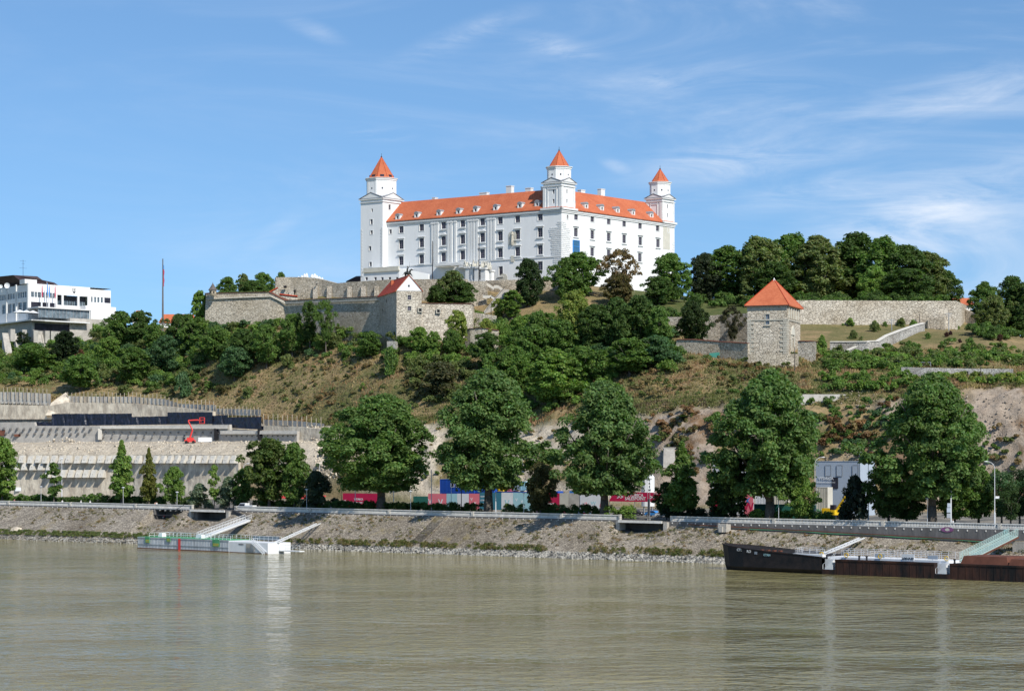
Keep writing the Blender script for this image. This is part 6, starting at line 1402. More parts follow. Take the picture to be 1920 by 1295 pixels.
# hedges and riverside plants in the bank frame
def hedge(name, label, px0, px1, d, top, wd, col, seed, cat='hedge', dens=1.0):
    s0, s1 = S_OF(px0, d), S_OF(px1, d); r = np.random.default_rng(seed); n = max(3, int((s1 - s0) / .22 * dens)); cs = []
    mid = (s0 + s1) / 2; root = BK(mid, d, ZG(mid))
    for k in range(n):
        s = r.uniform(s0, s1); dd = d + r.uniform(-.5, .5) * wd; p = BK(s, dd, ZG(s)); h = ZP(top, p.y) - p.z - .3
        cs.append((p.x - root.x, p.y - root.y, p.z - root.z + h * r.uniform(.1, .72)))
    V, Q, T = leaf_cloud(cs, np.full(n, .9), 90, .24, seed, (1, 1, 1)); V[:, 2] = np.maximum(V[:, 2], -.3)
    o = link(name, np_mesh(name, V, Q, [M['leaf']], tint=T), label=label, cat=cat, loc=root); o.color = (*col, 1); return o
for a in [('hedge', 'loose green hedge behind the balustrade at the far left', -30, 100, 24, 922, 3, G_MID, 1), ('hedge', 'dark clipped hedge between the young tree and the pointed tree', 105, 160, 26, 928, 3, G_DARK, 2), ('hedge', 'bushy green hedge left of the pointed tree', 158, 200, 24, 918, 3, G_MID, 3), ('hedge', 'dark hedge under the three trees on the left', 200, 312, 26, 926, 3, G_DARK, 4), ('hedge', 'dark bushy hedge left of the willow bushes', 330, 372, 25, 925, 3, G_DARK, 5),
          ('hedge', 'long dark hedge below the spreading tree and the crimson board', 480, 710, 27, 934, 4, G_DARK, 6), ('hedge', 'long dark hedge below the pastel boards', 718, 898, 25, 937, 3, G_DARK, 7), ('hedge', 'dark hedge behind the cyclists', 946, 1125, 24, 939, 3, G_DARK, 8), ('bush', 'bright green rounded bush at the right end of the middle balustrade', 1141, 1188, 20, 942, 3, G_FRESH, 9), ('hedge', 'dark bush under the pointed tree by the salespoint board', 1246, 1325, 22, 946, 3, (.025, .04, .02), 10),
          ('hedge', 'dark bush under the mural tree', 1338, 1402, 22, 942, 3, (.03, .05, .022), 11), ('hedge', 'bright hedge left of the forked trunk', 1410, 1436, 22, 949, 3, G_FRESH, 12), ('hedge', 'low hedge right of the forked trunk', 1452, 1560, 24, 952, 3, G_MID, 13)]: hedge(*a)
def stripplants():
    r = np.random.default_rng(5); Vs = []; Qs = []; Ts = []; off = 0
    for k in range(1500):
        px = r.uniform(-20, 1470); d = r.uniform(2.0, 5.0); s = S_OF(px, d); g = vnoise(np.array([px / 28.0 + 9]), np.array([1.5]), 9)[0]
        if px > 230 and r.random() > g * 1.5 - .2: continue
        z = 1.15 + (d - 2.0) * .4; p = BK(s, d, z); c = [(.13, .15, .04), (.17, .16, .06), (.09, .12, .035), (.22, .18, .09)][r.integers(4)] if px > 300 else [(.12, .16, .05), (.15, .17, .06)][r.integers(2)]
        V, Q, T = leaf_cloud([(p.x, p.y, p.z + .25)], [r.uniform(.35, .85) if px > 230 else .6], 55, .14, int(r.integers(1e9)), c, up=.2, flat=.9 if px > 230 else .5); Vs.append(V); Qs.append(Q + off); Ts.append(T); off += len(V)
    o = link('riverside_grass', np_mesh('riverside_grass', np.concatenate(Vs), np.concatenate(Qs), [M['leaf']], tint=np.concatenate(Ts)), kind='stuff', label='green and dry grass strip above the riprap'); o.color = (1, 1, 1, 1)
    Vs = []; Qs = []; Ts = []; off = 0
    for k in range(1300):     # weeds in the joints of the paved slope
        px = r.uniform(-20, 1930); q = r.random() ** .6; s = S_OF(px, 10)
        if vnoise(np.array([px / 40.0 + 3]), np.array([q * 3]), 19)[0] < .45: continue
        d = 5 + q * 9.6; zt = slope_top(s); z = 1.9 + (zt - 1.9) * ((d - 4.2) / 10.8); p = BK(s, d, z)
        c = [(.22, .19, .09), (.16, .15, .06), (.26, .17, .08), (.12, .13, .05)][r.integers(4)]
        V, Q, T = leaf_cloud([(p.x, p.y, p.z + .1)], [r.uniform(.25, .8)], 26, .13, int(r.integers(1e9)), c, up=.2, flat=.7); Vs.append(V); Qs.append(Q + off); Ts.append(T); off += len(V)
    o = link('bank_weeds', np_mesh('bank_weeds', np.concatenate(Vs), np.concatenate(Qs), [M['leaf']], tint=np.concatenate(Ts)), kind='stuff', label='dry weeds growing in the joints of the paved bank'); o.color = (1, 1, 1, 1)
stripplants()
# riprap stones at the water's edge
M['riprap'] = mat('riprap_stone', (.42, .40, .35), noise=.3, scale=.8, contrast=(.4, .6))
def stones(name, label, P, sz, mt, seed):
    r = np.random.default_rng(seed); fs = [(0,3,2,1),(4,5,6,7),(0,1,5,4),(1,2,6,5),(2,3,7,6),(3,0,4,7)]; n = len(P)
    B = np.array([(-1,-1,-1),(1,-1,-1),(1,1,-1),(-1,1,-1),(-1,-1,1),(1,-1,1),(1,1,1),(-1,1,1)], float) * .58; sz = r.uniform(sz[0], sz[1], (n, 1, 1)) * np.array([1.3, 1.0, .75])
    VV = B[None] * (1 + r.normal(0, .22, (n, 8, 1))) * sz; a = r.random(n) * 6.28; b = r.normal(0, .5, n); ca, sa = np.cos(a), np.sin(a); cb, sb = np.cos(b), np.sin(b)
    x = VV[..., 0] * cb[:, None] + VV[..., 2] * sb[:, None]; zz = -VV[..., 0] * sb[:, None] + VV[..., 2] * cb[:, None]; y = VV[..., 1]
    VV = np.stack([x * ca[:, None] - y * sa[:, None], x * sa[:, None] + y * ca[:, None], zz], -1) + P[:, None]
    Q = (np.array(fs)[None] + np.arange(n)[:, None, None] * 8).reshape(-1, 4); link(name, np_mesh(name, VV.reshape(-1, 3), Q, [mt]), kind='stuff', label=label)
r = np.random.default_rng(8); n = 7500; S = np.array([S_OF(x, 1) for x in r.uniform(-30, 1950, n)]); d = r.uniform(-.9, 2.8, n); z = np.clip((d + .9) / 3.7 * 1.4 - .15, -.2, 1.3)
stones('riprap_stones', 'pale loose riprap stones along the waterline', np.stack([U_[0]*S + N_[0]*d, 503.5 + U_[1]*S + N_[1]*d, z], -1), (.18, .56), M['riprap'], 8)
def rubble(name, label, areas, mt, seed, sz=.55):
    r = np.random.default_rng(seed); P = []
    for x0, x1, y0, y1, n, hgt in areas:
        for k in range(n):
            px = r.uniform(x0, x1); py = r.uniform(y0, y1); D = HIT(px, py) + r.uniform(-.3, 1.0); e = hgt * max(0, 1 - abs(2 * (px - x0) / (x1 - x0) - 1)) * r.random()
            i = int(np.clip(round((px + 420) / 5), 0, nC - 1)); zz = float(np.interp(D, DD[i], ZZ[i])); P.append(((px - 960) / F * D, D, zz + e))
    stones(name, label, np.array(P), (.1, sz), mt, seed)
rubble('limestone_rubble', 'pale broken limestone lying on the excavation benches', [(-20, 620, 822, 832, 450, .2), (84, 150, 818, 830, 260, 2.2), (-20, 450, 834, 850, 160, .1), (20, 150, 905, 925, 500, 1.6), (590, 660, 815, 900, 500, .4), (560, 620, 800, 825, 120, .5)], M['limestone'], 12)
rubble('slope_rubble', 'loose tan rubble on the cut cliff', [(1180, 1340, 755, 900, 350, .2), (1550, 1660, 726, 770, 260, .6), (1790, 1930, 730, 890, 450, .3), (820, 1100, 800, 930, 400, .2), (1545, 1640, 855, 872, 120, .8)], mat('tan_rubble', (.45, .38, .30), noise=.25, scale=.7), 13, .32)
o = empty('boulder', BK(S_OF(31, 5), 5, 1.6), 'large pale boulder on the grass strip at the far left', 'boulder'); m = MB(); m.ell((0, 0, .6), (2.0, 1.3, 1.3), 7, 4); m.build('rock', M['limestone'], o)
# ================================================================ balustrades
def balustrade(label, px0, px1, group='balustrades along the quay'):
    s0, s1 = S_OF(px0, 16), S_OF(px1, 16); mid = (s0 + s1) / 2; root = empty('balustrade', BK(mid, 16, ZQ(mid) - 1.35), label, 'balustrade', group)
    xf = lambda s, d, z: BK(s, d, ZQ(s) + z)
    n = max(2, int((s1 - s0) / 8))
    m = MB(xf, root.location)
    for i in range(n): a = s0 + (s1 - s0) * i / n; b = s0 + (s1 - s0) * (i + 1) / n; m.box(a, b, 15.82, 16.2, -.2, 0)
    m.build('handrail', M['balus'], root)
    m = MB(xf, root.location)
    for i in range(n): a = s0 + (s1 - s0) * i / n; b = s0 + (s1 - s0) * (i + 1) / n; m.box(a, b, 15.75, 16.25, -1.2, -1.04); m.box(a, b, 15.2, 16.5, -1.4, -1.201)
    m.build('plinth', M['balus'], root)
    m = MB(xf, root.location); k = int((s1 - s0) / .36)
    for i in range(k):
        s = s0 + .2 + i * .36; z = [(.10, -1.04), (.155, -.8), (.09, -.38), (.12, -.2)]; vs = []; fs = []
        for r_, zz in z:
            for q in range(4): a = math.pi / 4 + q * math.pi / 2; vs.append((s + r_ * math.cos(a) * 1.2, 16.0 + r_ * math.sin(a), zz))
        for j in range(3):
            for q in range(4): fs.append((4*j+q, 4*j+(q+1) % 4, 4*j+4+(q+1) % 4, 4*j+4+q))
        m.add(vs, fs)
    m.build('balusters', M['balus'], root, kind='stuff')
    m = MB(xf, root.location)
    for i in range(int((s1 - s0) / 2.1)): s = s0 + 1 + i * 2.1; m.box(s - .12, s + .12, 14.92, 15.6, -1.75, -1.401)
    m.build('brackets', M['balus'], root, kind='stuff')
    proto_p = None
    for i in range(int((s1 - s0) / 27) + 1):
        s = s0 + .35 + i * 27.0
        if s > s1: break
        m = MB(xf, root.location); m.box(s - .38, s + .38, 15.7, 16.3, -1.2, .03); m.build('pedestal', M['concrete_light'], root)
    m = MB(xf, root.location); m.box(s1 - .4, s1, 15.6, 16.4, -1.2, .1); m.build('pedestal', M['concrete_light'], root)
    return root
balustrade('long pale balustrade on the quay from the left edge to the first opening', -300, 362)
balustrade('long pale balustrade on the quay between the two openings, behind the white pontoon', 441, 1164)
balustrade('long pale balustrade on the quay above the rusty barge', 1258, 2160)
def landing(px0, px1, label):
    s0, s1 = S_OF(px0, 15.5), S_OF(px1, 15.5); mid = (s0 + s1) / 2; root = empty('quay_landing', BK(mid, 15, ZG(mid)), label, 'landing')
    xf = lambda s, d, z: BK(s, d, ZG(s) + z)
    m = MB(xf, root.location); m.box(s0, s1, 13.6, 19.1, -.45, -.02); m.build('slab', M['asphalt'], root)
    m = MB(xf, root.location); m.box(s0, s1, 13.35, 13.59, -.5, .06); m.build('kerb', M['balus'], root)
    m = MB(xf, root.location)
    for z in (.5, 1.0): m.tube((s0, 13.7, z), (s1, 13.7, z), .03, .03, 4)
    k = int((s1 - s0) / 1.3)
    for i in range(k + 1): s = s0 + (s1 - s0) * i / k; m.tube((s, 13.7, 0), (s, 13.7, 1.0), .03, .03, 4)
    m.build('railing', M['dark_metal'], root)
    for s in (s0 - .5, s1 + .5): m = MB(xf, root.location); m.box(s - .5, s + .5, 14, 16.6, -3.4, -.2); m.build('abutment', M['concrete'], root)
landing(366, 431, 'asphalt landing in the left opening of the balustrade with dark underside')
landing(1168, 1250, 'asphalt landing in the right opening of the balustrade with dark underside')
# stairway down the paved slope
s0 = S_OF(828, 15); root = empty('slope_stairs', BK(s0, 10, 5), 'worn stone stairs running down the paved bank in the middle', 'stairs')
m = MB(None, root.location); zt = slope_top(s0); n = 30
def sbox(mm, a, b, d0, d1, z0, z1):
    vs = [tuple(BK(s, d, z)) for z in (z0, z1) for (s, d) in ((a, d0), (b, d0), (b, d1), (a, d1))]; mm.add(vs, [(0,3,2,1),(4,5,6,7),(0,1,5,4),(1,2,6,5),(2,3,7,6),(3,0,4,7)])
for k in range(n): q = k / n; d = 4.6 + q * 10.4; z = 1.9 + (zt - 1.9) * ((d - 4.2) / 10.8); sbox(m, s0 - 1.7, s0 + 1.7, d, d + .36, z - .4, z + .20)
m.build('steps', M['paving'], root, kind='stuff')
for sg in (-1, 1):
    m = MB(None, root.location); a, b = BK(s0 + sg * 1.95, 4.6, 2.15), BK(s0 + sg * 1.95, 15, zt + .12); m.tube(a, b, .22, .22, 4); m.build('side_kerb', M['paving'], root)
# diagonal concrete stub and pier on the right bank, green hose
root = empty('mooring_block', BK(S_OF(1358, 13.6), 13.4, 7.6), 'crumbling concrete block at the top of the bank above the barge bow', 'block'); m = MB(); m.box(-1.1, 1.1, -.8, 1.2, -1.2, .6); m.box(-.6, .3, -1.3, -.81, -1.2, .1); m.build('block', M['concrete'], root); root.rotation_euler = (0, 0, BROT)
def polytube(name, label, cat, pts, r, mt, n=4):
    root = empty(name, pts[0], label, cat); m = MB(None, root.location)
    for a, b in zip(pts, pts[1:]): m.tube(a, b, r, r, n)
    m.build('tube' if name == 'pipe' else 'hose', mt, root); return root
rq = random.Random(4)
def sl(px, off): s = S_OF(px, 14.7); return BK(s, 14.75, slope_top(s) + off)
polytube('hose', 'long green hose draped along the foot of the quay wall above the barge', 'hose', [sl(px, .38 + .12 * math.sin(px / 23)) for px in range(1405, 1850, 15)], .09, M['green_paint'])
polytube('pipe', 'long rust brown pipe along the foot of the quay wall above the barge', 'pipe', [sl(px, .6) for px in range(1290, 1860, 40)], .13, M['rust_red'])
# graffiti on the right quay wall (plain sprayed shapes)
ga = empty('graffiti', BK(S_OF(1776, 14.9), 14.9, 8), 'purple sprayed eye shaped graffiti on the quay wall', 'graffiti'); m = MB()
for k in range(16):
    a0, a1 = k * math.pi / 8, (k + 1) * math.pi / 8; m.quad((1.5 * math.cos(a0), 0, .55 * math.sin(a0)), (1.5 * math.cos(a1), 0, .55 * math.sin(a1)), (.6 * math.cos(a1), 0, .35 * math.sin(a1)), (.6 * math.cos(a0), 0, .35 * math.sin(a0)))
ga.rotation_euler = (0, 0, BROT); m.build('outline', mat('purple_spray', (.28, .10, .24), noise=.2), ga); m = MB(); m.add([(.55 * math.cos(k * .785), -.004, .32 * math.sin(k * .785)) for k in range(8)], [tuple(range(8))]); m.build('pupil', M['concrete_light'], ga)
gb = empty('graffiti', BK(S_OF(1886, 14.9), 14.9, 7.6), 'turquoise sprayed letter on the quay wall by the gangway', 'graffiti'); gb.rotation_euler = (0, 0, BROT)
put_text('B', 2.2, mat('turquoise_spray', (.06, .36, .38), noise=.2), gb, (0, 0, -.9), (1, 0, 0), bold=.03)

# ================================================================ construction site on the left
def cdir(px, row, off=-0.8):
    a = poly_at(px - 6); b = poly_at(px + 6); A = PW(px - 6, 0, a[row][0] + off); B_ = PW(px + 6, 0, b[row][0] + off); return math.atan2(B_.y - A.y, B_.x - A.x)
def cD(px, row, off=-0.8): return poly_at(px)[row][0] + off
def cwall(name, label, pts, row, mt, off=-.8, thick=1.2, coping=None, coph=.3):
    """pts: px, top, base"""
    full = []
    for (a, ta, ba), (b, tb, bb) in zip(pts, pts[1:]):
        n = max(1, int(abs(b - a) / 30))
        for k in range(n): t = k / n; full.append((a + (b - a) * t, ta + (tb - ta) * t, ba + (bb - ba) * t))
    full.append(pts[-1]); return wall(name, label, 'wall', [(p, cD(p, row, off), t, b) for p, t, b in full], mt, thick, .03, coping, ext=1.5, coph=coph)
def block_mesh(w, h, dp, mt):
    m = MB(); m.add([(-w/2, 0, -h/2), (w/2, 0, -h/2), (w/2, 0, h/2), (-w/2, 0, h/2), (-w/2 * .9, -dp, -h/2 * .95), (w/2 * .9, -dp, -h/2 * .95), (w/2 * .9, -dp * .45, h/2 * .9), (-w/2 * .9, -dp * .45, h/2 * .9)], [(4,5,6,7),(0,1,5,4),(1,2,6,5),(2,3,7,6),(3,0,4,7)])
    m.tube((0, -dp * .7, 0), (.15, -dp * .7 - .35, -.15), .12, .12, 5)
    me = bpy.data.meshes.new('anchor_block'); me.from_pydata(m.v, [], m.f); me.materials.append(mt); return me
wa = cwall('anchored_wall', 'lower beige rock wall with rows of protruding concrete anchor blocks', [(-120, 851, 928), (100, 851, 928), (250, 852, 930), (447, 852, 934)], 1, M['limestone'], off=-1.5)
bm = block_mesh(2.0, 2.6, 2.0, M['concrete_light'])
def blk(px, py, row, root, me, off, sc=1, name='anchor_block'):
    o = link(name, me, root); p = PW(px, py, cD(px, row, off)); o.location = p - root.location; o.rotation_euler = (0, 0, cdir(px, row)); o.scale = (sc, sc, sc); return o
for k in range(17): blk(45 + k * 14.6 + (1 if k % 3 else -1), 860.5 + (k % 2) * .8, 1, wa, bm, -1.6)
for k in range(12): blk(296 + k * 13.2, 861, 1, wa, bm, -1.6, .97)
for k in range(5): blk(34 + k * 15.5, 874, 1, wa, bm, -1.7)
for k in range(8): blk(94 + k * 14.2, 887.5, 1, wa, bm, -1.8, 1.05)
m = MB(None, wa.location); 
for (a, b, t, bt) in ((292, 447, 868, 892), (5, 30, 868, 882)):
    A, B_ = PW(a, t, cD(a, 1, -1.75)), PW(b, t, cD(b, 1, -1.75)); C_, D_ = PW(b, bt, cD(b, 1, -1.75)), PW(a, bt, cD(a, 1, -1.75)); m.add([A, B_, C_, D_] + [q + Vector((0, .3, 0)) for q in (A, B_, C_, D_)], [(0,1,2,3),(0,1,5,4),(1,2,6,5),(3,2,6,7),(0,3,7,4)])
m.build('concrete_facing', M['concrete'], wa)
# middle wall
wb = cwall('concrete_wall', 'long grey concrete wall with small anchors under the dark membrane', [(-120, 792, 828), (64, 791, 827), (66, 798, 827), (186, 798, 827), (430, 795.5, 824), (431, 806, 824), (557, 808, 822)], 4, M['concrete'], off=-1.2)
m = MB(None, wb.location)
for (a, b, t, bt) in ((187, 427, 798, 803.5), (413, 557, 807, 813.5)):
    for k in range(6):
        x0, x1 = a + (b - a) * k / 6, a + (b - a) * (k + 1) / 6; A, B_ = PW(x0, t, cD(x0, 4, -2.4)), PW(x1, t, cD(x1, 4, -2.4)); C_, D_ = PW(x1, bt, cD(x1, 4, -2.6)), PW(x0, bt, cD(x0, 4, -2.6))
        m.add([A, B_, C_, D_] + [q + Vector((0, 1.2, 0)) for q in (A, B_, C_, D_)], [(0,1,2,3),(0,1,5,4),(3,2,6,7),(1,2,6,5),(0,3,7,4)])
m.build('cap_beam', M['concrete_light'], wb)
sm = block_mesh(.9, .8, .8, M['concrete_dark'])
for k in range(14): blk(8 + k * 12.5, 803 + (k % 2), 4, wb, sm, -1.3, .9, 'anchor_head')
for k in range(12): blk(12 + k * 13.5, 812 + (k % 2), 4, wb, sm, -1.3, .9, 'anchor_head')
for k in range(15): blk(198 + k * 15.2, 811, 4, wb, sm, -1.3, .7, 'anchor_head'); blk(195 + k * 15.2, 819, 4, wb, sm, -1.3, .7, 'anchor_head')
for k in range(14): blk(425 + k * 9.6, 817, 4, wb, sm, -1.3, .5, 'anchor_head')
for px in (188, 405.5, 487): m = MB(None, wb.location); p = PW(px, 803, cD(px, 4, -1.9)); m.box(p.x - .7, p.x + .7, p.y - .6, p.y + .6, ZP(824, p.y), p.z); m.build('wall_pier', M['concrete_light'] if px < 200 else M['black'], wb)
# membrane
mb_ = empty('membrane', PW(250, 797, cD(250, 5, -1)), 'dark blue black membrane sheet hung in steps on the excavated wall', 'membrane')
for (a, b, t0, t1, b0, b1) in ((67, 97, 791, 791, 798.5, 798), (97, 247, 775.5, 775, 798.5, 796.5), (247, 314, 781, 780, 796.5, 795.5), (314, 398, 773, 772.5, 795.5, 795), (398, 427, 779, 778, 798, 800), (427, 490, 782, 781, 802, 805), (490, 540, 798, 797.5, 806, 806)):
    m = MB(None, mb_.location); n = max(2, int((b - a) / 4)); vs = []; rr_ = random.Random(a)
    for k in range(n + 1):
        x = a + (b - a) * k / n; t = k / n; D = cD(x, 5, -.9) + rr_.uniform(-.35, .2); vs += [PW(x, t0 + (t1 - t0) * t + rr_.uniform(-.3, .3), D), PW(x, (t0 + b0) / 2, D + rr_.uniform(-.4, .2)), PW(x, b0 + (b1 - b0) * t, D - .3)]
        vs += [v + Vector((0, .25, 0)) for v in vs[-3:]]
    fs = []
    for k in range(n):
        q = 6 * k; fs += [(q, q+6, q+7, q+1), (q+1, q+7, q+8, q+2), (q, q+3, q+9, q+6), (q+3, q+9, q+10, q+4), (q+4, q+10, q+11, q+5)]
    fs += [(0, 1, 4, 3), (1, 2, 5, 4), (6*n, 6*n+1, 6*n+4, 6*n+3), (6*n+1, 6*n+2, 6*n+5, 6*n+4)]
    m.add(vs, fs); m.build('sheet', M['membrane'], mb_)
# upper pile wall
def pile_wall(label, tops, hgt, post_h, step, jag=True):
    root = empty('pile_wall', PW(tops[0][0], tops[0][1] + hgt, cD(tops[0][0], 7)), label, 'wall')
    pm = bpy.data.meshes.new('post'); mm = MB(); mm.box(-.11, .11, -.11, .11, -1.7, 1.6); pm.from_pydata(mm.v, [], mm.f); pm.materials.append(M['timber'])
    x = tops[0][0]; xs = [t[0] for t in tops]; ys = [t[1] for t in tops]
    pan = None
    while x < tops[-1][0] - 2:
        x1 = min(x + step, tops[-1][0]); y = float(np.interp((x + x1) / 2, xs, ys)); D = cD(x, 7, -1.4); D1 = cD(x1, 7, -1.4)
        m = MB(None, root.location); A, B_, C_, D_ = PW(x + .25, y, D), PW(x1 - .25, y, D1), PW(x1 - .25, y + hgt, D1), PW(x + .25, y + hgt, D); m.add([A, B_, C_, D_] + [q + Vector((0, .5, 0)) for q in (A, B_, C_, D_)], [(0,1,2,3),(0,1,5,4),(1,2,6,5),(3,2,6,7),(0,3,7,4)])
        m.build('lagging_panel', M[('concrete_light', 'limestone', 'concrete', 'concrete_light')[int(x * 7.3) % 4]], root)
        o = link('post', pm, root); o.location = PW(x, y + 1.5 + 1.6 * math.sin(x * 5.1), D - .35) - root.location; o.scale = (1, 1, post_h / 7.0)
        o = link('post', pm, root); o.location = PW(x + step * .25, y + hgt * 1.2, D - .45) - root.location; o.scale = (.8, .8, hgt / 22.0)
        x = x1
    return root
pile_wall('stepped pale retaining wall with timber posts at the far left', [(-60, 734), (40, 735), (95, 738)], 22, 9.5, 7.4)
pile_wall('long pale retaining wall with timber posts below the dry slope', [(127, 742), (160, 743), (248, 743.5), (310, 748), (339, 757), (404, 759)], 12, 8, 7.6)
pile_wall('short pale retaining wall of tight panels above the membrane', [(405, 765.5), (489, 767.5)], 12, 5, 7.2)
pile_wall('lower pale retaining wall with timber posts at the right end of the excavation', [(494, 786), (560, 789), (608, 794)], 11, 9.5, 9)
ra = cwall('cliff', 'rugged pale rock face under the timber post wall', [(-60, 757, 778), (95, 760, 778), (127, 754, 776), (250, 756, 776), (320, 762, 778), (400, 771, 782)], 6, M['limestone'], off=-.4)
rb_ = cwall('cliff', 'pale rock face beside the last retaining panels', [(494, 797, 815), (560, 800, 820), (612, 805, 824)], 5, M['limestone'], off=-1.6)
sp = empty('rock_spur', PW(108, 765, 795), 'sloping pale rock spur between the two timber post walls', 'rock'); m = MB(None, sp.location)
pts = [PW(108, 745, 786), PW(124, 735, 789), PW(130, 750, 786), PW(122, 778, 779), PW(86, 778, 779), PW(96, 755, 784)]
m.add([tuple(p) for p in pts] + [tuple(p + Vector((0, 5, -2))) for p in pts], [(0,1,2,3,4,5)] + [(i, (i+1) % 6, 6+(i+1) % 6, 6+i) for i in range(6)]); m.build('rock', M['limestone'], sp)
# boom lift
bl = empty('boom_lift', PW(358, 828, cD(358, 3, 4)), 'red articulated boom lift with raised basket on the excavation bench', 'boom lift'); D = bl.location.y; z0 = GZ(358, D); bl.location.z = z0
def BP(x, y, dy=0): p = PW(x, y, D) - bl.location; return (p.x, p.y + dy, p.z)
m = MB(); m.box(-2.0, 1.5, -1.1, 1.1, .5, 1.3); m.box(-1.3, .9, -.9, .9, 1.3, 2.0); m.build('chassis', M['lift_red'], bl)
for x in (-1.4, 1.0):
    for y in (-1.2, 1.2): m = MB(); m.tube((x, y - .2, .5), (x, y + .2, .5), .5, .5, 10); m.build('wheel', M['tyre'], bl)
for a, b, r_ in (((356, 821), (361, 806), .32), ((361, 806), (353, 789), .28), ((353, 788), (371, 787), .26), ((371, 787), (378, 790), .2)): m = MB(); m.tube(BP(*a), BP(*b), r_, r_ * .9, 5); m.build('boom', M['lift_red'], bl)
m = MB(); c = BP(379, 788); 
for dx in (-.8, .8):
    for dy in (-.5, .5): m.tube((c[0] + dx, c[1] + dy, c[2] - 1), (c[0] + dx, c[1] + dy, c[2] + 1), .09, .09, 4)
for dz in (-1, .2, 1): m.tube((c[0] - .8, c[1] - .5, c[2] + dz), (c[0] + .8, c[1] - .5, c[2] + dz), .09, .09, 4); m.tube((c[0] - .8, c[1] + .5, c[2] + dz), (c[0] + .8, c[1] + .5, c[2] + dz), .09, .09, 4)
m.box(c[0] - .8, c[0] + .8, c[1] - .5, c[1] + .5, c[2] - 1.1, c[2] - 1.0); m.build('basket', M['lift_red'], bl)
for (px, py, w, h, mt, nm, lab, cat) in [(385, 829, 2.3, 1.3, 'white_paint', 'site_container', 'small white container beside the red boom lift', 'container'), (349, 826, .8, 1.5, 'dark_metal', 'generator', 'small dark generator left of the red boom lift', 'generator'), (18, 817, 4.8, 1.6, 'rust_red', 'steel_beams', 'stack of rust brown steel beams on the bench at the far left', 'beams'), (46, 819, 3.5, .8, 'rust_red', 'steel_beams', 'low rust brown steel beams right of the stack', 'beams'), (53, 921, 4.2, 1.1, 'white_paint', 'covered_trailer', 'pale blue white covered trailer behind the left hedge', 'trailer')]:
    D = HIT(px, py); p = PW(px, py, D); o = empty(nm, (p.x, p.y - .3, GZ(px, D)), lab, cat); m = MB(); m.frus(-w, w, -1, 1, .15, h * 1.3, .08); m.build('body', M[mt], o)
    m = MB(); 
    for x in (-w * .7, w * .7): m.box(x - .15, x + .15, -1.1, 1.1, 0, .15)
    m.build('skid', M['dark_metal'], o)

# ================================================================ boards, containers and signs on the flat ground
FR_BK = lambda px, d: BK(S_OF(px, d), d, 0)
def ghere(px, d): p = FR_BK(px, d); return GZ(px, p.y)
def board(px0, px1, top, mt, label, d=58, bottom=None, name='hoarding_board', text=None, cat='hoarding', group=None, slant=0, texts=()):
    s0, s1 = S_OF(px0, d), S_OF(px1, d); mid = (s0 + s1) / 2; p = BK(mid, d, 0); z0 = GZ((px0 + px1) / 2, p.y); zt = ZP(top, p.y)
    root = empty(name, (p.x, p.y, z0), label, cat, group, BROT); w = (s1 - s0) / 2; h = zt - z0; b = 0 if bottom is None else ZP(bottom, p.y) - z0
    m = MB(); m.prism([(-w + slant, h), (w, h), (w, b), (-w, b)], 1, -.06, .06); m.build('panel', mt, root)
    for x in (-w + .1, 0, w - .1): m = MB(); m.box(x - .06, x + .06, .08, .2, -.2, h - .1); m.build('support_post', M['steel'], root)
    for (tx, fx, fz, sz, tm) in texts: put_text(tx, sz, tm, root, (-w + 2 * w * fx, -.075, b + (h - b) * fz), (1, 0, 0), bold=.02 * sz)
    return root, w, h
GH = 'coloured hoarding boards along the site'
WP = M['white_paint']
board(643, 709, 924.5, M['red'], 'crimson hoarding board under the first large tree', texts=[('V', .06, .3, 1.2, WP), ('VYDRICA', .45, .5, .8, WP), ('SALESPOINT', .42, .25, .7, WP), ('VYDRICA', .8, .25, .6, WP)])
board(775, 802, 930, M['green_net'], 'dark green fence netting left of the pink board', name='fence_net', cat='fence net')
board(803, 837, 925, M['pink'], 'pink board with large white V, leftmost of the pastel boards', group=GH, texts=[('V', .1, .3, 2.0, WP), ('V', .68, .2, 2.6, WP)])
board(837.4, 857, 925, M['turq'], 'pale turquoise board with small birds, second of the pastel boards', group=GH, texts=[('V', .4, .2, 1.2, WP)])
board(857.4, 879, 925, M['white_paint'], 'white board between turquoise and pink boards', group=GH)
board(879.4, 899, 925, M['pink'], 'pink board with two white birds left of the poplar trunk', group=GH, texts=[('V', .25, .55, 1.1, WP), ('V', .6, .3, 1.1, WP)])
board(899.4, 940, 923, M['teal'], 'petrol blue board with white lettering behind the poplar trunk', group=GH, texts=[('NOVA', .16, .72, .6, WP), ('STVRT', .16, .5, .6, WP), ('MESTO', .16, .28, .6, WP)])
board(940.4, 962, 923, M['white_paint'], 'white board with large turquoise V right of the poplar trunk', group=GH, texts=[('V', .5, .2, 2.6, M['turq'])])
board(962.4, 1003, 923, M['turq'], 'wide pale turquoise board with white birds', group=GH, texts=[('V', .15, .5, 1.2, WP), ('V', .4, .4, 1.2, WP), ('V', .7, .6, .9, WP)])
board(1008, 1049, 924, M['red'], 'crimson board behind the thin reddish tree', group=GH, texts=[('V', .1, .25, 1.2, WP), ('VYDRICA', .62, .35, .8, WP)])
board(1049.4, 1066, 924, M['cream'], 'cream board right of the crimson one', group=GH)
board(1066.4, 1087, 924, M['concrete'], 'grey concrete board under the blue roof', group=GH)
board(1088, 1138, 926, M['white_paint'], 'white board with pale pictures behind the cyclists', group=GH, texts=[('//', .2, .3, 1.6, M['pink']), ('VV', .5, .4, 1.3, M['turq']), ('/\\/', .8, .3, 1.4, M['pink'])])
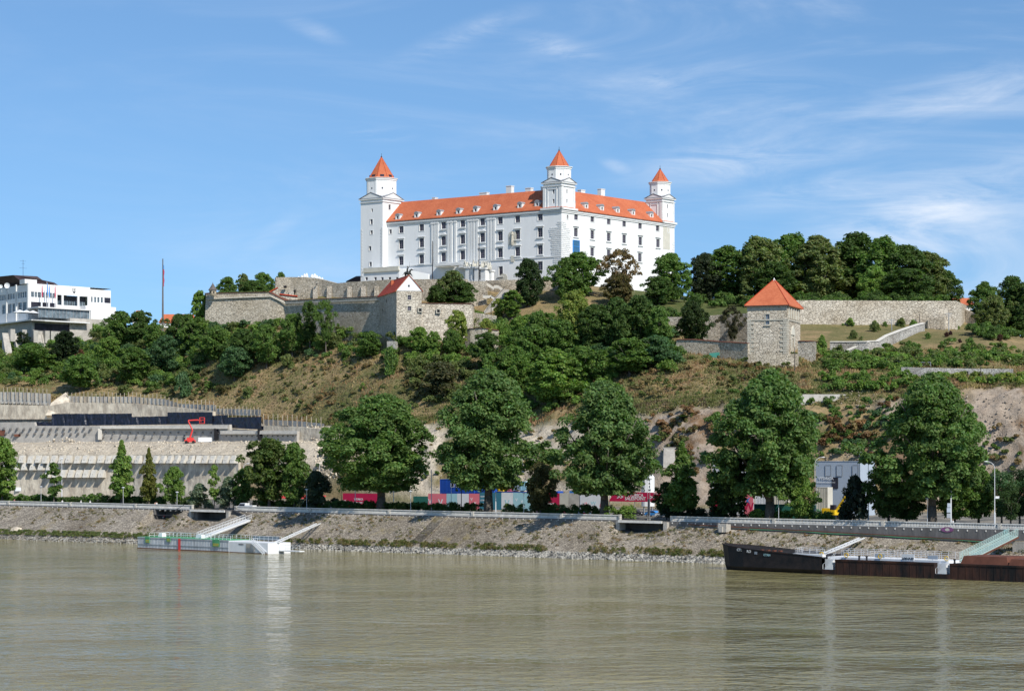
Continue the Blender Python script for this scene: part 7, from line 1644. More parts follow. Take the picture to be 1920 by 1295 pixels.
sb, sw_, sh_ = board(1142, 1238, 922.5, M['red'], 'large crimson slanted board reading VYDRICA SALESPOINT with arrows', d=50, bottom=940, name='salespoint_board', cat='billboard', slant=1.4, texts=[('VYDRICA', .52, .52, 1.15, WP), ('SALESPOINT', .52, .17, 1.15, WP), ('>>', .22, .25, 1.7, WP), ('>>', .86, .25, 1.7, WP), ('VYDRICA', .93, .82, .4, WP), ('www.vydrica.sk', .2, .82, .35, WP)])
board(1333, 1352, 922, M['red'], 'crimson board left of the dark mural tree', d=50, group=GH)
board(1395, 1412, 920, M['pink'], 'crimson and violet mural panel behind the mural tree', d=56, group=GH, texts=[('W', .5, .2, 3.0, M['red']), ('X', .4, .5, 2.0, M['blue_bright'])])
board(1336, 1414, 862, M['white_paint'], 'tall white mural wall with a black eye and lettering, mostly behind a tree', d=66, name='mural_wall', cat='wall', texts=[('O', .13, .72, 3.4, M['black']), ('C', .13, .60, 2.0, M['black']), ('M', .9, .5, 5, M['concrete'])])
board(1414, 1530, 945, M['green_net'], 'green netting fence under the forked poplar', d=36, name='fence_net', cat='fence net', bottom=None)
def container(px0, px1, top, mt, label, d=64, bottom=None, wins=(), group='site containers', name='site_container', depth=2.5, wm=None):
    s0, s1 = S_OF(px0, d), S_OF(px1, d); mid = (s0 + s1) / 2; p = BK(mid, d, 0); g = GZ((px0 + px1) / 2, p.y); zt = ZP(top, p.y); zb = ZP(bottom, p.y) if bottom else g
    root = empty(name, (p.x, p.y, zb), label, 'container', group, BROT); w = (s1 - s0) / 2; h = zt - zb
    m = MB(); m.box(-w, w, 0, depth, 0, h)
    k = 0 if name == 'panel_building' else int(2 * w / .5)
    for i in range(k): x = -w + .15 + i * (2 * w - .3) / k; m.box(x, x + .22, -.05, -.001, .15, h - .15)
    m.build('shell', M[mt], root)
    m = MB()
    for x in (-w, w - .16): m.box(x, x + .16, -.08, -.051, 0, h)
    m.box(-w + .161, w - .161, -.08, -.051, 0, .14); m.box(-w + .161, w - .161, -.08, -.051, h - .14, h); m.build('frame', M[mt], root)
    for (fx, fz, ww, wh) in wins:
        x = -w + 2 * w * fx; z = h * fz; m = MB(); m.box(x - ww/2 - .15, x + ww/2 + .15, -.12, -.081, z - wh/2 - .15, z + wh/2 + .15); f = m.build('window', M['white_paint'], root); m = MB(); m.box(x - ww/2, x + ww/2, -.14, -.121, z - wh/2, z + wh/2); m.build('pane', M['glass'], f)
    return root
container(825, 889, 898, 'blue', 'upper blue site container with four white framed windows', bottom=924, wins=[(.37, .62, 1.0, 1.2), (.52, .62, 1.0, 1.2), (.73, .62, 1.0, 1.2), (.87, .62, 1.0, 1.2)], d=62)
container(825, 895, 924.2, 'blue', 'lower blue site container behind the pastel boards', d=62)
container(890, 926, 900, 'blue', 'blue site container behind the poplar trunk', bottom=924, d=62.4)
container(927, 944, 905, 'yellow', 'bright yellow container right of the poplar trunk', bottom=921)
container(945, 951, 907, 'yellow', 'narrow yellow container end', bottom=921, d=65)
container(951, 962, 903, 'pink', 'pink red container standing on the others', bottom=921)
container(962.5, 975, 903, 'grey_panel', 'grey container standing on the others', bottom=919)
container(976, 986, 902, 'turq', 'pale blue container, right end of the upper row', bottom=919)
container(927, 986, 921.2, 'blue', 'long blue container under the coloured ones', d=63)
container(988, 1046, 920, 'blue', 'blue container roof above the crimson board', d=63)
container(1068, 1102, 920, 'blue_bright', 'bright blue roofed shed above the grey board', d=66)
container(1416, 1436, 886, 'white_paint', 'white truck body left of the forked trunk', d=56, group=None, name='parked_truck')
container(1436.4, 1442, 908, 'cream', 'cream trailer with a green logo behind the forked trunk', d=50, group=None)
container(1452, 1478, 912, 'cream', 'cream trailer right of the forked trunk', d=50, group=None)
gh = container(1530, 1613, 864, 'grey_panel', 'pale blue grey two storey panel building with flush windows', d=70, group=None, name='panel_building', depth=8)
gh['category'] = 'building'
w = (S_OF(1613, 70) - S_OF(1530, 70)) / 2; hh = ZP(864, BK(0, 70).y) ; yD = FR_BK(1572, 70).y
def gpt(px, py): return S_OF(px, 70) - (S_OF(1530, 70) + S_OF(1613, 70)) / 2, ZP(py, FR_BK(px, 70).y) - gh.location.z
for (px, py, ww, wh, mt) in ((1553, 882, 1.4, 2.8, 'grey_panel'), (1574.5, 882, 1.4, 2.8, 'grey_panel'), (1604, 882, 1.4, 2.8, 'grey_panel'), (1566, 905, 1.5, 2.8, 'glass')):
    x, z = gpt(px, py); m = MB()
    for (a, b, c, d_) in ((-ww/2 - .1, -ww/2, -wh/2, wh/2), (ww/2, ww/2 + .1, -wh/2, wh/2), (-ww/2, ww/2, wh/2 - .1, wh/2), (-ww/2, ww/2, -wh/2, -wh/2 + .1)): m.box(x + a, x + b, -.14, -.081, z + c, z + d_)
    f = m.build('window', M['dark_metal' if mt == 'glass' else 'steel'], gh); m = MB(); m.box(x - ww/2, x + ww/2, -.1, -.082, z - wh/2 + .1, z + wh/2 - .1); m.build('pane', M['grey_panel'] if mt != 'glass' else M['glass'], f)
x, z = gpt(1549, 899); put_text('VYDRICA', 1.0, WP, gh, (x, -.13, z), (1, 0, 0), bold=.02); put_text('ADMINISTRATIVNA BUDOVA', .4, WP, gh, (x, -.13, z - .8), (1, 0, 0))
tr = container(1531, 1552, 913, 'cream', 'grey green truck trailer with green swoosh before the panel building', d=52, group=None, name='truck_trailer'); tr['category'] = 'trailer'; put_text('TRANS', .8, M['green_paint'], tr, (-.4, -.13, 1.6), (1, 0, 0), bold=.02)
# silo
si = empty('silo', (*FR_BK(1215, 66).xy, ghere(1215, 66)), 'white cylindrical silo with black vertical lettering above the salespoint board', 'silo'); zt = ZP(888, si.location.y) - si.location.z
m = MB(); m.cone(0, 0, [(1.75, 1.5), (1.75, zt - .9), (1.3, zt - .3), (.4, zt)], 16); m.build('tank', M['white_paint'], si)
for k in range(4): a = .78 + k * 1.57; m = MB(); m.tube((1.5 * math.cos(a), 1.5 * math.sin(a), 0), (1.5 * math.cos(a), 1.5 * math.sin(a), 2), .12, .12, 5); m.build('leg', M['steel'], si)
for k, ch in enumerate('PREMAC'): put_text(ch, .75, M['black'], si, (.3, -1.78, zt - 1.9 - k * .85), (1, 0, 0), bold=.02)
# excavator arm
ex = empty('excavator', (*FR_BK(1558, 48).xy, ghere(1558, 48)), 'yellow excavator with raised arm before the grey panel building', 'excavator', rz=BROT)
m = MB(); m.box(-1.6, 1.6, -1.2, 1.2, 1.0, 2.2); m.box(-1.9, .2, -1.1, 1.1, 1.4, 2.6); m.build('body', M['yellow'], ex); m = MB(); m.box(.3, 1.5, -1.0, 0, 2.2, 3.4); m.build('cab', M['glass'], ex)
for y in (-1.2, 1.2): m = MB(); m.box(-2.0, 2.0, y - .3, y + .3, .05, .95); m.build('track', M['dark_metal'], ex)
m = MB(); m.tube((1.4, 0, 2.0), (4.0, 0, 5.6), .4, .3, 5); m.build('boom', M['yellow'], ex); m = MB(); m.tube((4.0, 0, 5.6), (6.5, 0, 4.2), .28, .2, 5); m.build('stick', M['yellow'], ex); m = MB(); m.frus(6.0, 7.2, -.5, .5, 3.0, 4.0, .15); m.build('bucket', M['dark_metal'], ex)
# concrete buttress on the cliff, two piers
for (px0, px1, top, bot, d, lab) in ((1243, 1266, 840, 870, 73, 'grey concrete buttress on the cliff behind the pointed tree'), (1616, 1624, 872, 928, 72, 'left concrete pier beside the grey panel building'), (1634, 1640, 872, 928, 72, 'right concrete pier beside the grey panel building')):
    D = HIT((px0 + px1) / 2, bot) - 1.0; a, b = PW(px0, 0, D).x, PW(px1, 0, D).x; o = empty('buttress', ((a + b) / 2, D, ZP(bot, D) - 1), lab, 'buttress'); m = MB(); h = ZP(top, D) - o.location.z; w = (b - a) / 2; m.frus(-w, w, -.8, 2.5, 0, h, .2); m.box(-w - .15, w + .15, -.7, 2.4, h, h + .25); m.build('concrete', M['concrete'], o)
for k, (px, py, w, lab) in enumerate(((1545, 745, 40, 'low grey concrete platform on the slope right of the forked poplar'),)):
    D = HIT(px, py); o = empty('platform', PW(px, py, D - 2), lab, 'platform'); m = MB(); m.frus(-7, 7, -1, 3, -2, .9, .6); m.build('slab', M['concrete'], o)

# ================================================================ vehicles
def car(px, d, label, mt, L_=4.3, H=1.45, face=1, name='parked_car', cat='car', van=False, extra=None):
    p = FR_BK(px, d); o = empty(name, (p.x, p.y, GZ(px, p.y) if d > 17.6 else ZG(S_OF(px, d))), label, cat, None, BROT + (0 if face > 0 else math.pi))
    h = L_ / 2; m = MB()
    if van: prof = [(-h, .35), (h, .35), (h, .95), (h - .25, 1.05), (h - 1.0, 1.85), (h - 1.3, 2.0), (-h * .05, 2.0), (-h * .05, 1.0), (-h, 1.0)]
    else: prof = [(-h, .3), (h, .3), (h, .75), (h - .15, .85), (h - 1.1, .95), (h - 1.75, H - .05), (-h + 1.2, H), (-h + .45, .98), (-h, .9)]
    m.prism(prof, 1, -.85, .85); m.build('body', M[mt], o)
    m = MB()
    if van: m.prism([(h - .55, 1.2), (h - 1.02, 1.78), (0.1, 1.8), (.1, 1.2)], 1, -.87, .87)
    else: m.prism([(h - 1.2, .98), (h - 1.8, H - .12), (-h + 1.25, H - .08), (-h + .65, .99)], 1, -.87, .87)
    m.build('window', M['glass'], o)
    for x in (-h + .85, h - .85):
        for y in (-.8, .8): m = MB(); m.tube((x, y - .1, .33), (x, y + .1, .33), .33, .33, 12); w_ = m.build('wheel', M['tyre'], o); m = MB(); m.tube((x, y - .11, .33), (x, y + .11, .33), .19, .19, 8); m.build('rim', M['steel'], w_)
    for y in (-.6, .6): m = MB(); m.box(h - .02, h + .03, y - .16, y + .16, .6, .78); m.build('headlight', M['lamp'], o)
    if van:
        m = MB(); m.box(-h + .02, -.2, -.84, -.78, 1.0, 1.4); m.box(-h + .02, -.2, .78, .84, 1.0, 1.4); m.box(-h, -h + .06, -.84, .84, 1.0, 1.4); m.build('dropside', M['white_paint'], o)
        m = MB(); m.tube((-h + .1, -.8, 1.4), (-h + .1, -.8, 2.1), .05); m.tube((-h + .1, .8, 1.4), (-h + .1, .8, 2.1), .05); m.tube((-h + .1, -.8, 2.1), (-h + .1, .8, 2.1), .05); m.tube((-h + .1, 0, 2.1), (0, 0, 2.1), .05); m.build('ladder_rack', M['dark_metal'], o)
    return o
car(463, 18.5, 'white pickup van with ladder rack parked behind the balustrade', 'white_paint', 5.6, face=-1, name='pickup_van', cat='van', van=True)
car(1192, 42, 'dark grey parked car under the salespoint board', 'dark_metal')
car(1226, 40, 'bright blue parked car under the salespoint board', 'blue_bright', 4.4)
car(1245, 36, 'white parked car half behind the pointed tree', 'white_paint', 4.2)
car(553, 34, 'blue car in the shade under the spreading tree', 'blue_bright', 4.2)
car(612, 40, 'silver car in the shade left of the first large tree', 'steel', 4.4)
rw_ = empty('awning', (*FR_BK(560, 50).xy, ghere(560, 50)), 'row of bright red awnings in the shade behind the spreading tree', 'awning', rz=BROT)
for k in range(9): x = -8 + k * 2.1; m = MB(); m.add([(x - 1, -1, 2.5), (x + 1, -1, 2.5), (x + .8, 1, 3.3), (x - .8, 1, 3.3), (x - 1, -1, 2.35), (x + 1, -1, 2.35), (x + .8, 1, 3.15), (x - .8, 1, 3.15)], [(0,1,2,3),(7,6,5,4),(0,4,5,1),(1,5,6,2),(3,2,6,7),(0,3,7,4)]); m.build('canopy', M['lift_red'], rw_); m = MB(); m.tube((x, 0, 0), (x, 0, 2.8), .05); m.build('post', M['steel'], rw_)
# ================================================================ lamps, poles
def plamp(px, top, label, d=18.5):
    p = FR_BK(px, d); z = ZG(S_OF(px, d)); o = empty('promenade_lamp', (p.x, p.y, z), label, 'lamp', 'short round lamps on the promenade'); h = ZP(top, p.y) - z
    m = MB(); m.cone(0, 0, [(.10, 0), (.10, .8), (.06, .9), (.05, h - .5)], 7); m.build('pole', M['lamp'], o); m = MB(); m.cone(0, 0, [(.16, h - .5), (.2, h - .2)], 8); m.build('lantern', M['white_paint'], o); m = MB(); m.cone(0, 0, [(.48, h - .2), (.45, h - .12), (.1, h)], 10); m.build('lamp_shade', M['lamp'], o)
for px, top, lab in ((77, 911, 'short promenade lamp at the far left hedge'), (231, 912.5, 'short promenade lamp before the pointed tree'), (575, 916, 'short promenade lamp right of the spreading tree'), (770, 919, 'short promenade lamp left of the pastel boards'), (982, 922.5, 'short promenade lamp right of the second poplar'), (1460, 930, 'short promenade lamp right of the forked poplar'), (1739, 932.5, 'short promenade lamp before the rightmost poplar'), (332, 921, 'short lamp post left of the first opening')): plamp(px, top, lab)
def slamp(px, top, label, arm, d=24, sign=False):
    p = FR_BK(px, d); z = GZ(px, p.y); o = empty('street_lamp', (p.x, p.y, z), label, 'street lamp', 'tall street lamps'); h = ZP(top, p.y) - z
    m = MB(); m.cone(0, 0, [(.17, 0), (.17, 3.2), (.10, 3.3), (.06, h - 1.6)], 8); m.build('pole', M['lamp'], o)
    if arm:
        m = MB(); pr = None
        for k in range(6): t = k / 5; q = (arm * (1 - math.cos(t * 1.5)) , 0, h - 1.6 + 1.6 * math.sin(t * 1.5)); 
        pts = [(arm * (1 - math.cos(k / 5 * 1.5)), 0, h - 1.6 + 1.5 * math.sin(k / 5 * 1.5)) for k in range(6)]
        for a, b in zip(pts, pts[1:]): m.tube(a, b, .06, .05, 5)
        m.build('arm', M['lamp'], o); e_ = pts[-1]; m = MB(); m.ell((e_[0] + (.35 if arm > 0 else -.35), 0, e_[2]), (.5, .2, .13), 8, 4); m.build('lamp_head', M['lamp'], o)
    else: m = MB(); m.cone(0, 0, [(.06, h - 1.6), (.06, h - .5)], 6); m.ell((0, 0, h - .25), (.28, .28, .28), 8, 5); m.build('lamp_head', M['lamp'], o)
    if sign: m = MB(); m.box(.15, 1.0, -.05, .0, h * .44, h * .44 + .5); m.build('direction_sign', M['white_paint'], o)
for px, top, lab, arm, d, sg in ((1528, 856, 'street lamp with arm to the right before the panel building', 1.6, 25, 0), (1611, 838, 'straight street lamp with ball head beside the panel building', 0, 26, 0), (1628, 847, 'street lamp with arm to the left right of the panel building', -1.8, 24, 0), (1865, 864, 'street lamp with small direction sign at the right edge', -1.6, 22, 1),
                              (456, 868, 'street lamp with arm to the right left of the spreading tree', 1.2, 60, 0), (599, 864, 'street lamp left of the first large tree', 1.2, 62, 0), (116, 858, 'tall straight pole beside the small young tree', 0, 60, 0)): slamp(px, top, lab, arm, d, sg)
def pole(px, top, label, d, mt='steel', r=.07, signs=()):
    p = FR_BK(px, d); z = GZ(px, p.y) if d > 17.6 else ZG(S_OF(px, d)); o = empty('pole', (p.x, p.y, z), label, 'pole', 'thin poles along the promenade'); h = ZP(top, p.y) - z; m = MB(); m.tube((0, 0, 0), (0, 0, h), r, r * .8, 6); m.build('shaft', M[mt], o)
    m = MB(); m.cone(0, 0, [(r * 2.2, 0), (r * 2.2, .25), (r * 1.2, .4)], 8); m.build('base', M['concrete'], o)
    for (z0, z1, x0, x1, sm_) in signs: m = MB(); m.box(x0, x1, -.12, -.08, z0, z1); m.build('sign', M[sm_], o)
pole(666, 884, 'white pole in front of the crimson hoarding board', 40, 'lamp', .12); pole(738, 898, 'white pole right of the first large trunk', 40, 'lamp', .1); pole(809, 880, 'dark grey pole at the left end of the pastel boards', 24, 'steel', .12); pole(846, 893, 'white pole in front of the turquoise board', 40, 'lamp', .1); pole(865, 888, 'dark pole in front of the white board', 24, 'dark_metal', .12)
pole(929.5, 921, 'thick white pole right of the second poplar trunk', 22, 'lamp', .14); pole(1783, 918, 'white post with stacked sign panels right of the rightmost poplar', 20, 'lamp', .16, signs=[(2.0, 3.0, -.9, -.1, 'steel'), (3.2, 4.2, -.9, -.1, 'grey_panel'), (4.3, 5.2, -.8, -.1, 'grey_panel')])
pole(1214.5, 893, 'left of two thin poles carrying a narrow white banner at the right opening', 18.5, 'steel', .06, signs=[(1.2, 5.0, 0.0, .5, 'dark_metal')]); pole(1218.5, 893, 'right of two thin poles carrying a narrow white banner at the right opening', 18.5, 'steel', .06)
pole(1087, 922, 'thin dark pole beside the grey board', 45, 'dark_metal', .08); pole(640, 905, 'thin dark pole beside the crimson hoarding board', 45, 'dark_metal', .08)
for k, (px, b, t, lab) in enumerate(((1357, 672, 641, 'grey utility pole with crossarm before the shaded wall'), (1490, 700, 650, 'grey utility pole below the stone tower'), (1672, 620, 598, 'small utility pole before the rampart'), (1724, 612, 588, 'thin brown pole before the rampart'), (1779, 620, 586, 'utility pole with crossarm at the stepped pier'), (1839, 712, 686, 'thin pole on the lower road'), (1862, 712, 700, 'short thin pole on the lower road'), (921, 592, 565, 'dark lamp pole at the castle stairs'))):
    D = HIT(px, b); z = GZ(px, D); o = empty('utility_pole', PW(px, b, D), lab, 'pole', 'utility poles on the hill'); o.location.z = z; h = ZP(t, D) - z; m = MB(); m.tube((0, 0, -.5), (0, 0, h), .16, .1, 6); m.build('shaft', M['steel'] if k % 2 == 0 else M['bark'], o)
    if k in (0, 2, 4): m = MB(); m.tube((-1.1, 0, h - .4), (1.1, 0, h - .4), .08, .08, 4); m.tube((-.8, 0, h - 1.1), (.8, 0, h - 1.1), .07, .07, 4); m.build('crossarm', M['steel'], o)
# green netting below the shaded wall
o = empty('fence_net', PW(1370, 672, HIT(1370, 672)), 'green netting screen on the slope left of the stone tower', 'fence net'); D = o.location.y; m = MB(None, o.location)
pts = [(1330, 672, 662), (1345, 674, 660.5), (1372, 672, 660), (1403, 670, 659.5)]
for a, b in zip(pts, pts[1:]): A, B_, C_, D_ = PW(a[0], a[2], D), PW(b[0], b[2], D), PW(b[0], b[1] + 3, D), PW(a[0], a[1] + 3, D); m.add([A, B_, C_, D_] + [q + Vector((0, .15, 0)) for q in (A, B_, C_, D_)], [(0,1,2,3),(4,5,6,7),(0,1,5,4),(1,2,6,5),(3,2,6,7),(0,3,7,4)])
m.build('net', mat('faded_green_net', (.06, .27, .22), noise=.2, scale=.6), o)
# guard rail on the right slope
o = empty('guard_rail', PW(1600, 676, HIT(1600, 676)), 'thin pale guard rail along the road on the right slope', 'railing'); m = MB(None, o.location); pts = [(1612, 672), (1642, 676), (1668, 679), (1693, 683), (1718, 684), (1745, 683.5)]
P_ = []
for px, py in pts: D = HIT(px, py + 5); P_.append(Vector((PW(px, py, D).x, D, GZ(px, D))))
for p in P_: m.tube(p, p + Vector((0, 0, 1.6)), .08, .08, 4)
m.build('post', M['steel'], o, kind='stuff'); m = MB(None, o.location)
for a, b in zip(P_, P_[1:]):
    for z in (.8, 1.5): m.tube(a + Vector((0, 0, z)), b + Vector((0, 0, z)), .07, .07, 4)
m.build('rail', M['steel'], o)
# ================================================================ white landing pontoon
BT = math.atan2(-.668, .743)
pt = empty('landing_pontoon', (-96.7, 551, 0), 'white hulled landing pontoon with green deck and railings by the left bank', 'pontoon', rz=BT)
Lp, Wp, Hp = 36.0, 7.5, 2.85
m = MB(); m.add([(0, 0, -.5), (Lp, 0, -.5), (Lp, Wp, -.5), (0, Wp, -.5), (0, 0, Hp), (Lp, 0, Hp), (Lp, Wp, Hp), (0, Wp, Hp)], [(0,1,5,4),(1,2,6,5),(2,3,7,6),(3,0,4,7),(4,5,6,7)]); hull = m.build('hull', M['hull_white'], pt)
m = MB()
for k in range(60): x = .3 + k * .6; m.box(x, x + .07, -.06, -.002, -.3, Hp - .15)
m.build('hull_ribs', M['hull_white'], hull, kind='stuff')
m = MB(); m.box(0, Lp, -.12, -.003, Hp - .14, Hp + .06); m.box(0, Lp, -.13, -.061, 1.1, 1.25); m.build('rubbing_strake', M['hull_white'], hull)
m = MB(); m.box(.05, Lp - .05, .05, Wp - .05, Hp + .003, Hp + .12); m.build('deck', M['green_paint'], pt)
m = MB(); m.box(-.05, Lp + .05, -.15, -.061, -.3, .18); m.build('waterline_stain', M['rust_red'], hull)
for x0, x1, z0 in ((3.4, 5.2, 1.5), (12.0, 13.6, 2.0), (30.0, 32.6, 1.25)): m = MB(); m.box(x0, x1, -.28, -.135, z0, Hp + .1); f = m.build('fender_plate', M['green_paint'], pt); m = MB(); m.box(x0 + .3, x1 - .2, -.3, -.281, z0 + .2, z0 + .35); m.box(x0 + .3, x1 - .2, -.3, -.281, z0 + .6, z0 + .75); m.build('yellow_bar', M['yellow'], f)
m = MB(); m.box(16.6, 17.4, -.2, -.135, -.35, Hp); m.build('depth_mark', M['lift_red'], pt, label='red vertical stripe')
def railing(root, pts, h, mt, name='railing', rails=(1.0, .5), step=1.5, r=.04):
    m = MB(None, (0, 0, 0))
    for a, b in zip(pts, pts[1:]):
        a = Vector(a); b = Vector(b); L_ = (b - a).length; n = max(1, int(L_ / step))
        for k in range(n + 1): p = a + (b - a) * k / n; m.tube(p, p + Vector((0, 0, h)), r, r, 4)
        for q in rails: m.tube(a + Vector((0, 0, h * q)), b + Vector((0, 0, h * q)), r, r, 4)
    return m.build(name, mt, root)
railing(pt, [(4, Wp - .3, Hp), (Lp - .5, Wp - .3, Hp)], 1.15, M['white_paint'], step=1.6, r=.05)
railing(pt, [(4, .6, Hp), (4, Wp - .3, Hp)], 1.15, M['white_paint'], r=.05); railing(pt, [(22, 2.8, Hp), (26, 2.8, Hp)], 1.15, M['white_paint'], r=.05); railing(pt, [(6, 4.5, Hp), (16, 4.5, Hp)], 1.2, M['white_paint'], step=1.3, r=.05); railing(pt, [(28, .8, Hp), (Lp - .3, .8, Hp)], 1.15, M['white_paint'], r=.05)
for x, w_ in ((4.6, 1.6), (19.5, 2.2)):
    m = MB(); m.frus(x, x + w_, 3, 4.4, Hp + .12, Hp + 1.1, .15); m.build('deck_box', M['white_paint'], pt)
# tank section at the right end with stairs
p2 = empty('stair_pontoon', Vector((-96.7, 551, 0)) + Vector((math.cos(BT), math.sin(BT), 0)) * (Lp + .1), 'short white pontoon section with fold down stairs at the right end of the green deck', 'pontoon', rz=BT)
L2 = 14.2
m = MB(); m.add([(0, .1, -.5), (L2, .1, -.5), (L2, Wp, -.5), (0, Wp, -.5), (0, .1, 2.6), (L2, .1, 2.6), (L2, Wp, 2.6), (0, Wp, 2.6)], [(0,1,5,4),(1,2,6,5),(2,3,7,6),(3,0,4,7),(4,5,6,7)]); m.build('hull', M['white_paint'], p2)
m = MB(); m.box(0, L2, .05, .098, -.3, .12); m.build('waterline_stain', M['rust_red'], p2)
put_text('MARINA', .5, M['dark_metal'], p2, (4.4, .05, 1.9), (1, 0, 0))
railing(p2, [(0, Wp - .3, 2.6), (L2 - 3, Wp - .3, 2.6)], 1.3, M['white_paint'], step=1.4, r=.05); railing(p2, [(7, .5, 2.6), (10, .5, 2.6)], 1.1, M['white_paint'], r=.05)
m = MB(); m.box(.6, 10.5, Wp - .32, Wp - .28, 2.9, 3.8); m.build('windscreen', M['glass_pale'], p2)
m = MB(); m.box(6.3, 9.4, .0, .06, 0.2, 2.3); dr = m.build('ladder_recess', M['concrete'], p2)
m = MB()
for k in range(7): m.box(8.2, 9.2, -.12, .0, .3 + k * .3, .36 + k * .3)
m.build('ladder', M['white_paint'], p2)
m = MB()
for y in (-.6, .0): m.tube((9.0, y, 3.4), (13.8, y, .4), .12, .12, 4); m.tube((9.0, y, 2.5), (13.4, y, -.2), .12, .12, 4)
for k in range(9): t = k / 8; m.box(9.0 + 4.5 * t - .2, 9.0 + 4.5 * t + .2, -.6, 0, 2.4 - 2.6 * t, 2.46 - 2.6 * t)
m.build('stairs', M['white_paint'], p2)
m = MB(); m.box(L2, L2 + 7.5, 3.6, 5.2, .55, .8); fp = m.build('walkway', M['white_paint'], p2); railing(p2, [(L2, 3.7, .8), (L2 + 7.5, 3.7, .8)], 1.3, M['white_paint'], r=.04, step=2.4)
# gangways
def gangway(name, a, b, w, label, side, hh=1.1, rails=(1.0,), step=.8, deck='white_paint', thick=.35, bm='white_paint'):
    a = Vector(a); b = Vector(b); d = (b - a); L_ = d.length; root = empty(name, a, label, 'gangway'); d.normalize(); s = Vector((-d.y, d.x, 0)).normalized() * w / 2; u = Vector((0, 0, 1))
    m = MB(); B_ = b - a
    vs = [-s, B_ - s, B_ + s, s, -s - u * thick, B_ - s - u * thick, B_ + s - u * thick, s - u * thick]; m.add([tuple(v) for v in vs], [(0,1,2,3),(7,6,5,4),(0,4,5,1),(1,5,6,2),(2,6,7,3),(3,7,4,0)]); m.build('deck', M[deck], root)
    for sg in (-1, 1):
        m = MB(); n = int(L_ / step); o_ = s * sg
        for k in range(n + 1): p = o_ + B_ * k / n; m.tube(p, p + u * hh, .045, .045, 4)
        for q in rails: m.tube(o_ + u * hh * q, o_ + B_ + u * hh * q, .055, .055, 4)
        m.build('railing', M[side], root)
    m = MB(); 
    for sg in (-1, 1): m.tube(s * sg - u * thick * .8, B_ + s * sg - u * thick * .8, .22, .22, 4)
    m.build('girder', M[bm], root); return root
pl = lambda x, y, z: pt.matrix_basis @ Vector((x, y, z))
bpy.context.view_layer.update()
s_g = S_OF(468, 12.5); g_end = BK(s_g, 12.0, ZP(973, BK(s_g, 12.0).y))
gangway('gangway', Matrix.Rotation(BT, 4, 'Z') @ Vector((20, 4.2, Hp + .3)) + Vector((-96.7, 551, 0)), g_end, 1.8, 'long white railed gangway rising from the green deck to the left landing', 'white_paint', 1.3, rails=(1.0, .45), step=1.0)
# support pier of the gangway, dark stairs going up
ab = empty('gangway_abutment', BK(s_g, 13, 5), 'grey concrete abutment with dark railed stairs under the left balustrade end', 'abutment', rz=BROT); m = MB(); m.box(-1.6, 3.0, -1.4, 2, -.2, g_end.z - 5.4); m.build('block', M['concrete'], ab)
m = MB(); a = BK(S_OF(438, 15), 15, ZG(S_OF(438, 15)) - .3) - ab.location; b = g_end - ab.location; R_ = Matrix.Rotation(-BROT, 4, 'Z'); a = R_ @ a; b = R_ @ b
m.tube(a, b, .6, .6, 4); m.tube(a + Vector((0, -.4, 1.2)), b + Vector((0, -.4, 1.2)), .06); m.tube(a + Vector((0, .4, 1.2)), b + Vector((0, .4, 1.2)), .06); m.build('stairs', M['dark_metal'], ab)
def beam(a, b, label, r=.28):
    a = Vector(a); b = Vector(b); root = empty('mooring_boom', a, label, 'boom'); d = b - a; n = 12; s = Vector((-d.y, d.x, 0)).normalized() * .55
    for sg in (-1, 1): m = MB(); m.tube(s * sg, d + s * sg, r * .6, r * .6, 4); m.build('chord', M['white_paint'], root)
    m = MB()
    for k in range(n): p = d * (k / n); q = d * ((k + 1) / n); m.tube(p - s, q + s, .09, .09, 4); m.tube(p - s, p + s, .09, .09, 4)
    m.build('lattice', M['white_paint'], root); return root
sb_ = S_OF(597, 11)
beam(Matrix.Rotation(BT, 4, 'Z') @ Vector((Lp + L2, 3, 2.7)) + Vector((-96.7, 551, 0)), BK(sb_, 11, ZP(981, BK(sb_, 11).y)), 'white lattice mooring boom from the stair pontoon up to the bank')

# ================================================================ rusty barge
BA = math.atan2(-.652, .758); BO = Vector((44.4, 442, 0))
bg = empty('cargo_barge', BO, 'long rusty black cargo barge with raised bow moored at the right bank', 'barge', rz=BA)
LB, WB = 92.0, 10.5
st_ = [(0, .0, 5.3, .5), (1.0, .25, 5.1, 1.9), (3.0, .6, 4.95, 3.6), (7, .9, 4.6, 4.9), (12, 1.0, 4.15, 5.25), (18, 1, 3.75, 5.25), (23.2, 1, 3.35, 5.25)]
def hull_section(x, zt, hb, rake=0):
    cy = WB / 2; return [(x + rake, cy - hb * .8, -.8), (x + rake * .55, cy - hb, .8), (x, cy - hb, zt), (x, cy + hb, zt), (x + rake * .55, cy + hb, .8), (x + rake, cy + hb * .8, -.8)]
st_ = [(x - 4.3 * (1 - x / 23.2), a, z, h) for x, a, z, h in st_]
secs = [hull_section(x, zt, hb, 1.3 * max(0, 1 - (x + 4.3) / 8)) for (x, a, zt, hb) in st_]
m = MB(); vs = [p for s in secs for p in s]; n = len(secs); fs = [tuple(range(6))]
for i in range(n - 1):
    for k in range(6): fs.append((6*i + k, 6*i + (k+1) % 6, 6*(i+1) + (k+1) % 6, 6*(i+1) + k))
m.add(vs, fs); m.build('bow', M['hull_black'], bg)
m = MB()     # bulwark rim of the bow
for (x, a, zt, hb), (x2, a2, z2, h2) in zip(st_[:-1], st_[1:]):
    for sg in (-1, 1): m.tube((x, WB/2 + sg * hb, zt), (x2, WB/2 + sg * h2, z2), .13, .13, 4)
m.build('bulwark_rail', M['rust'], bg)
HB = 3.0
def notch_hull(x0, x1): 
    m = MB(); m.box(x0, x1, 0, WB, -.8, HB); m.box(x0, x1, -.1, -.001, HB - .3, HB + .05); return m.build('hull_side', M['rust'], bg)
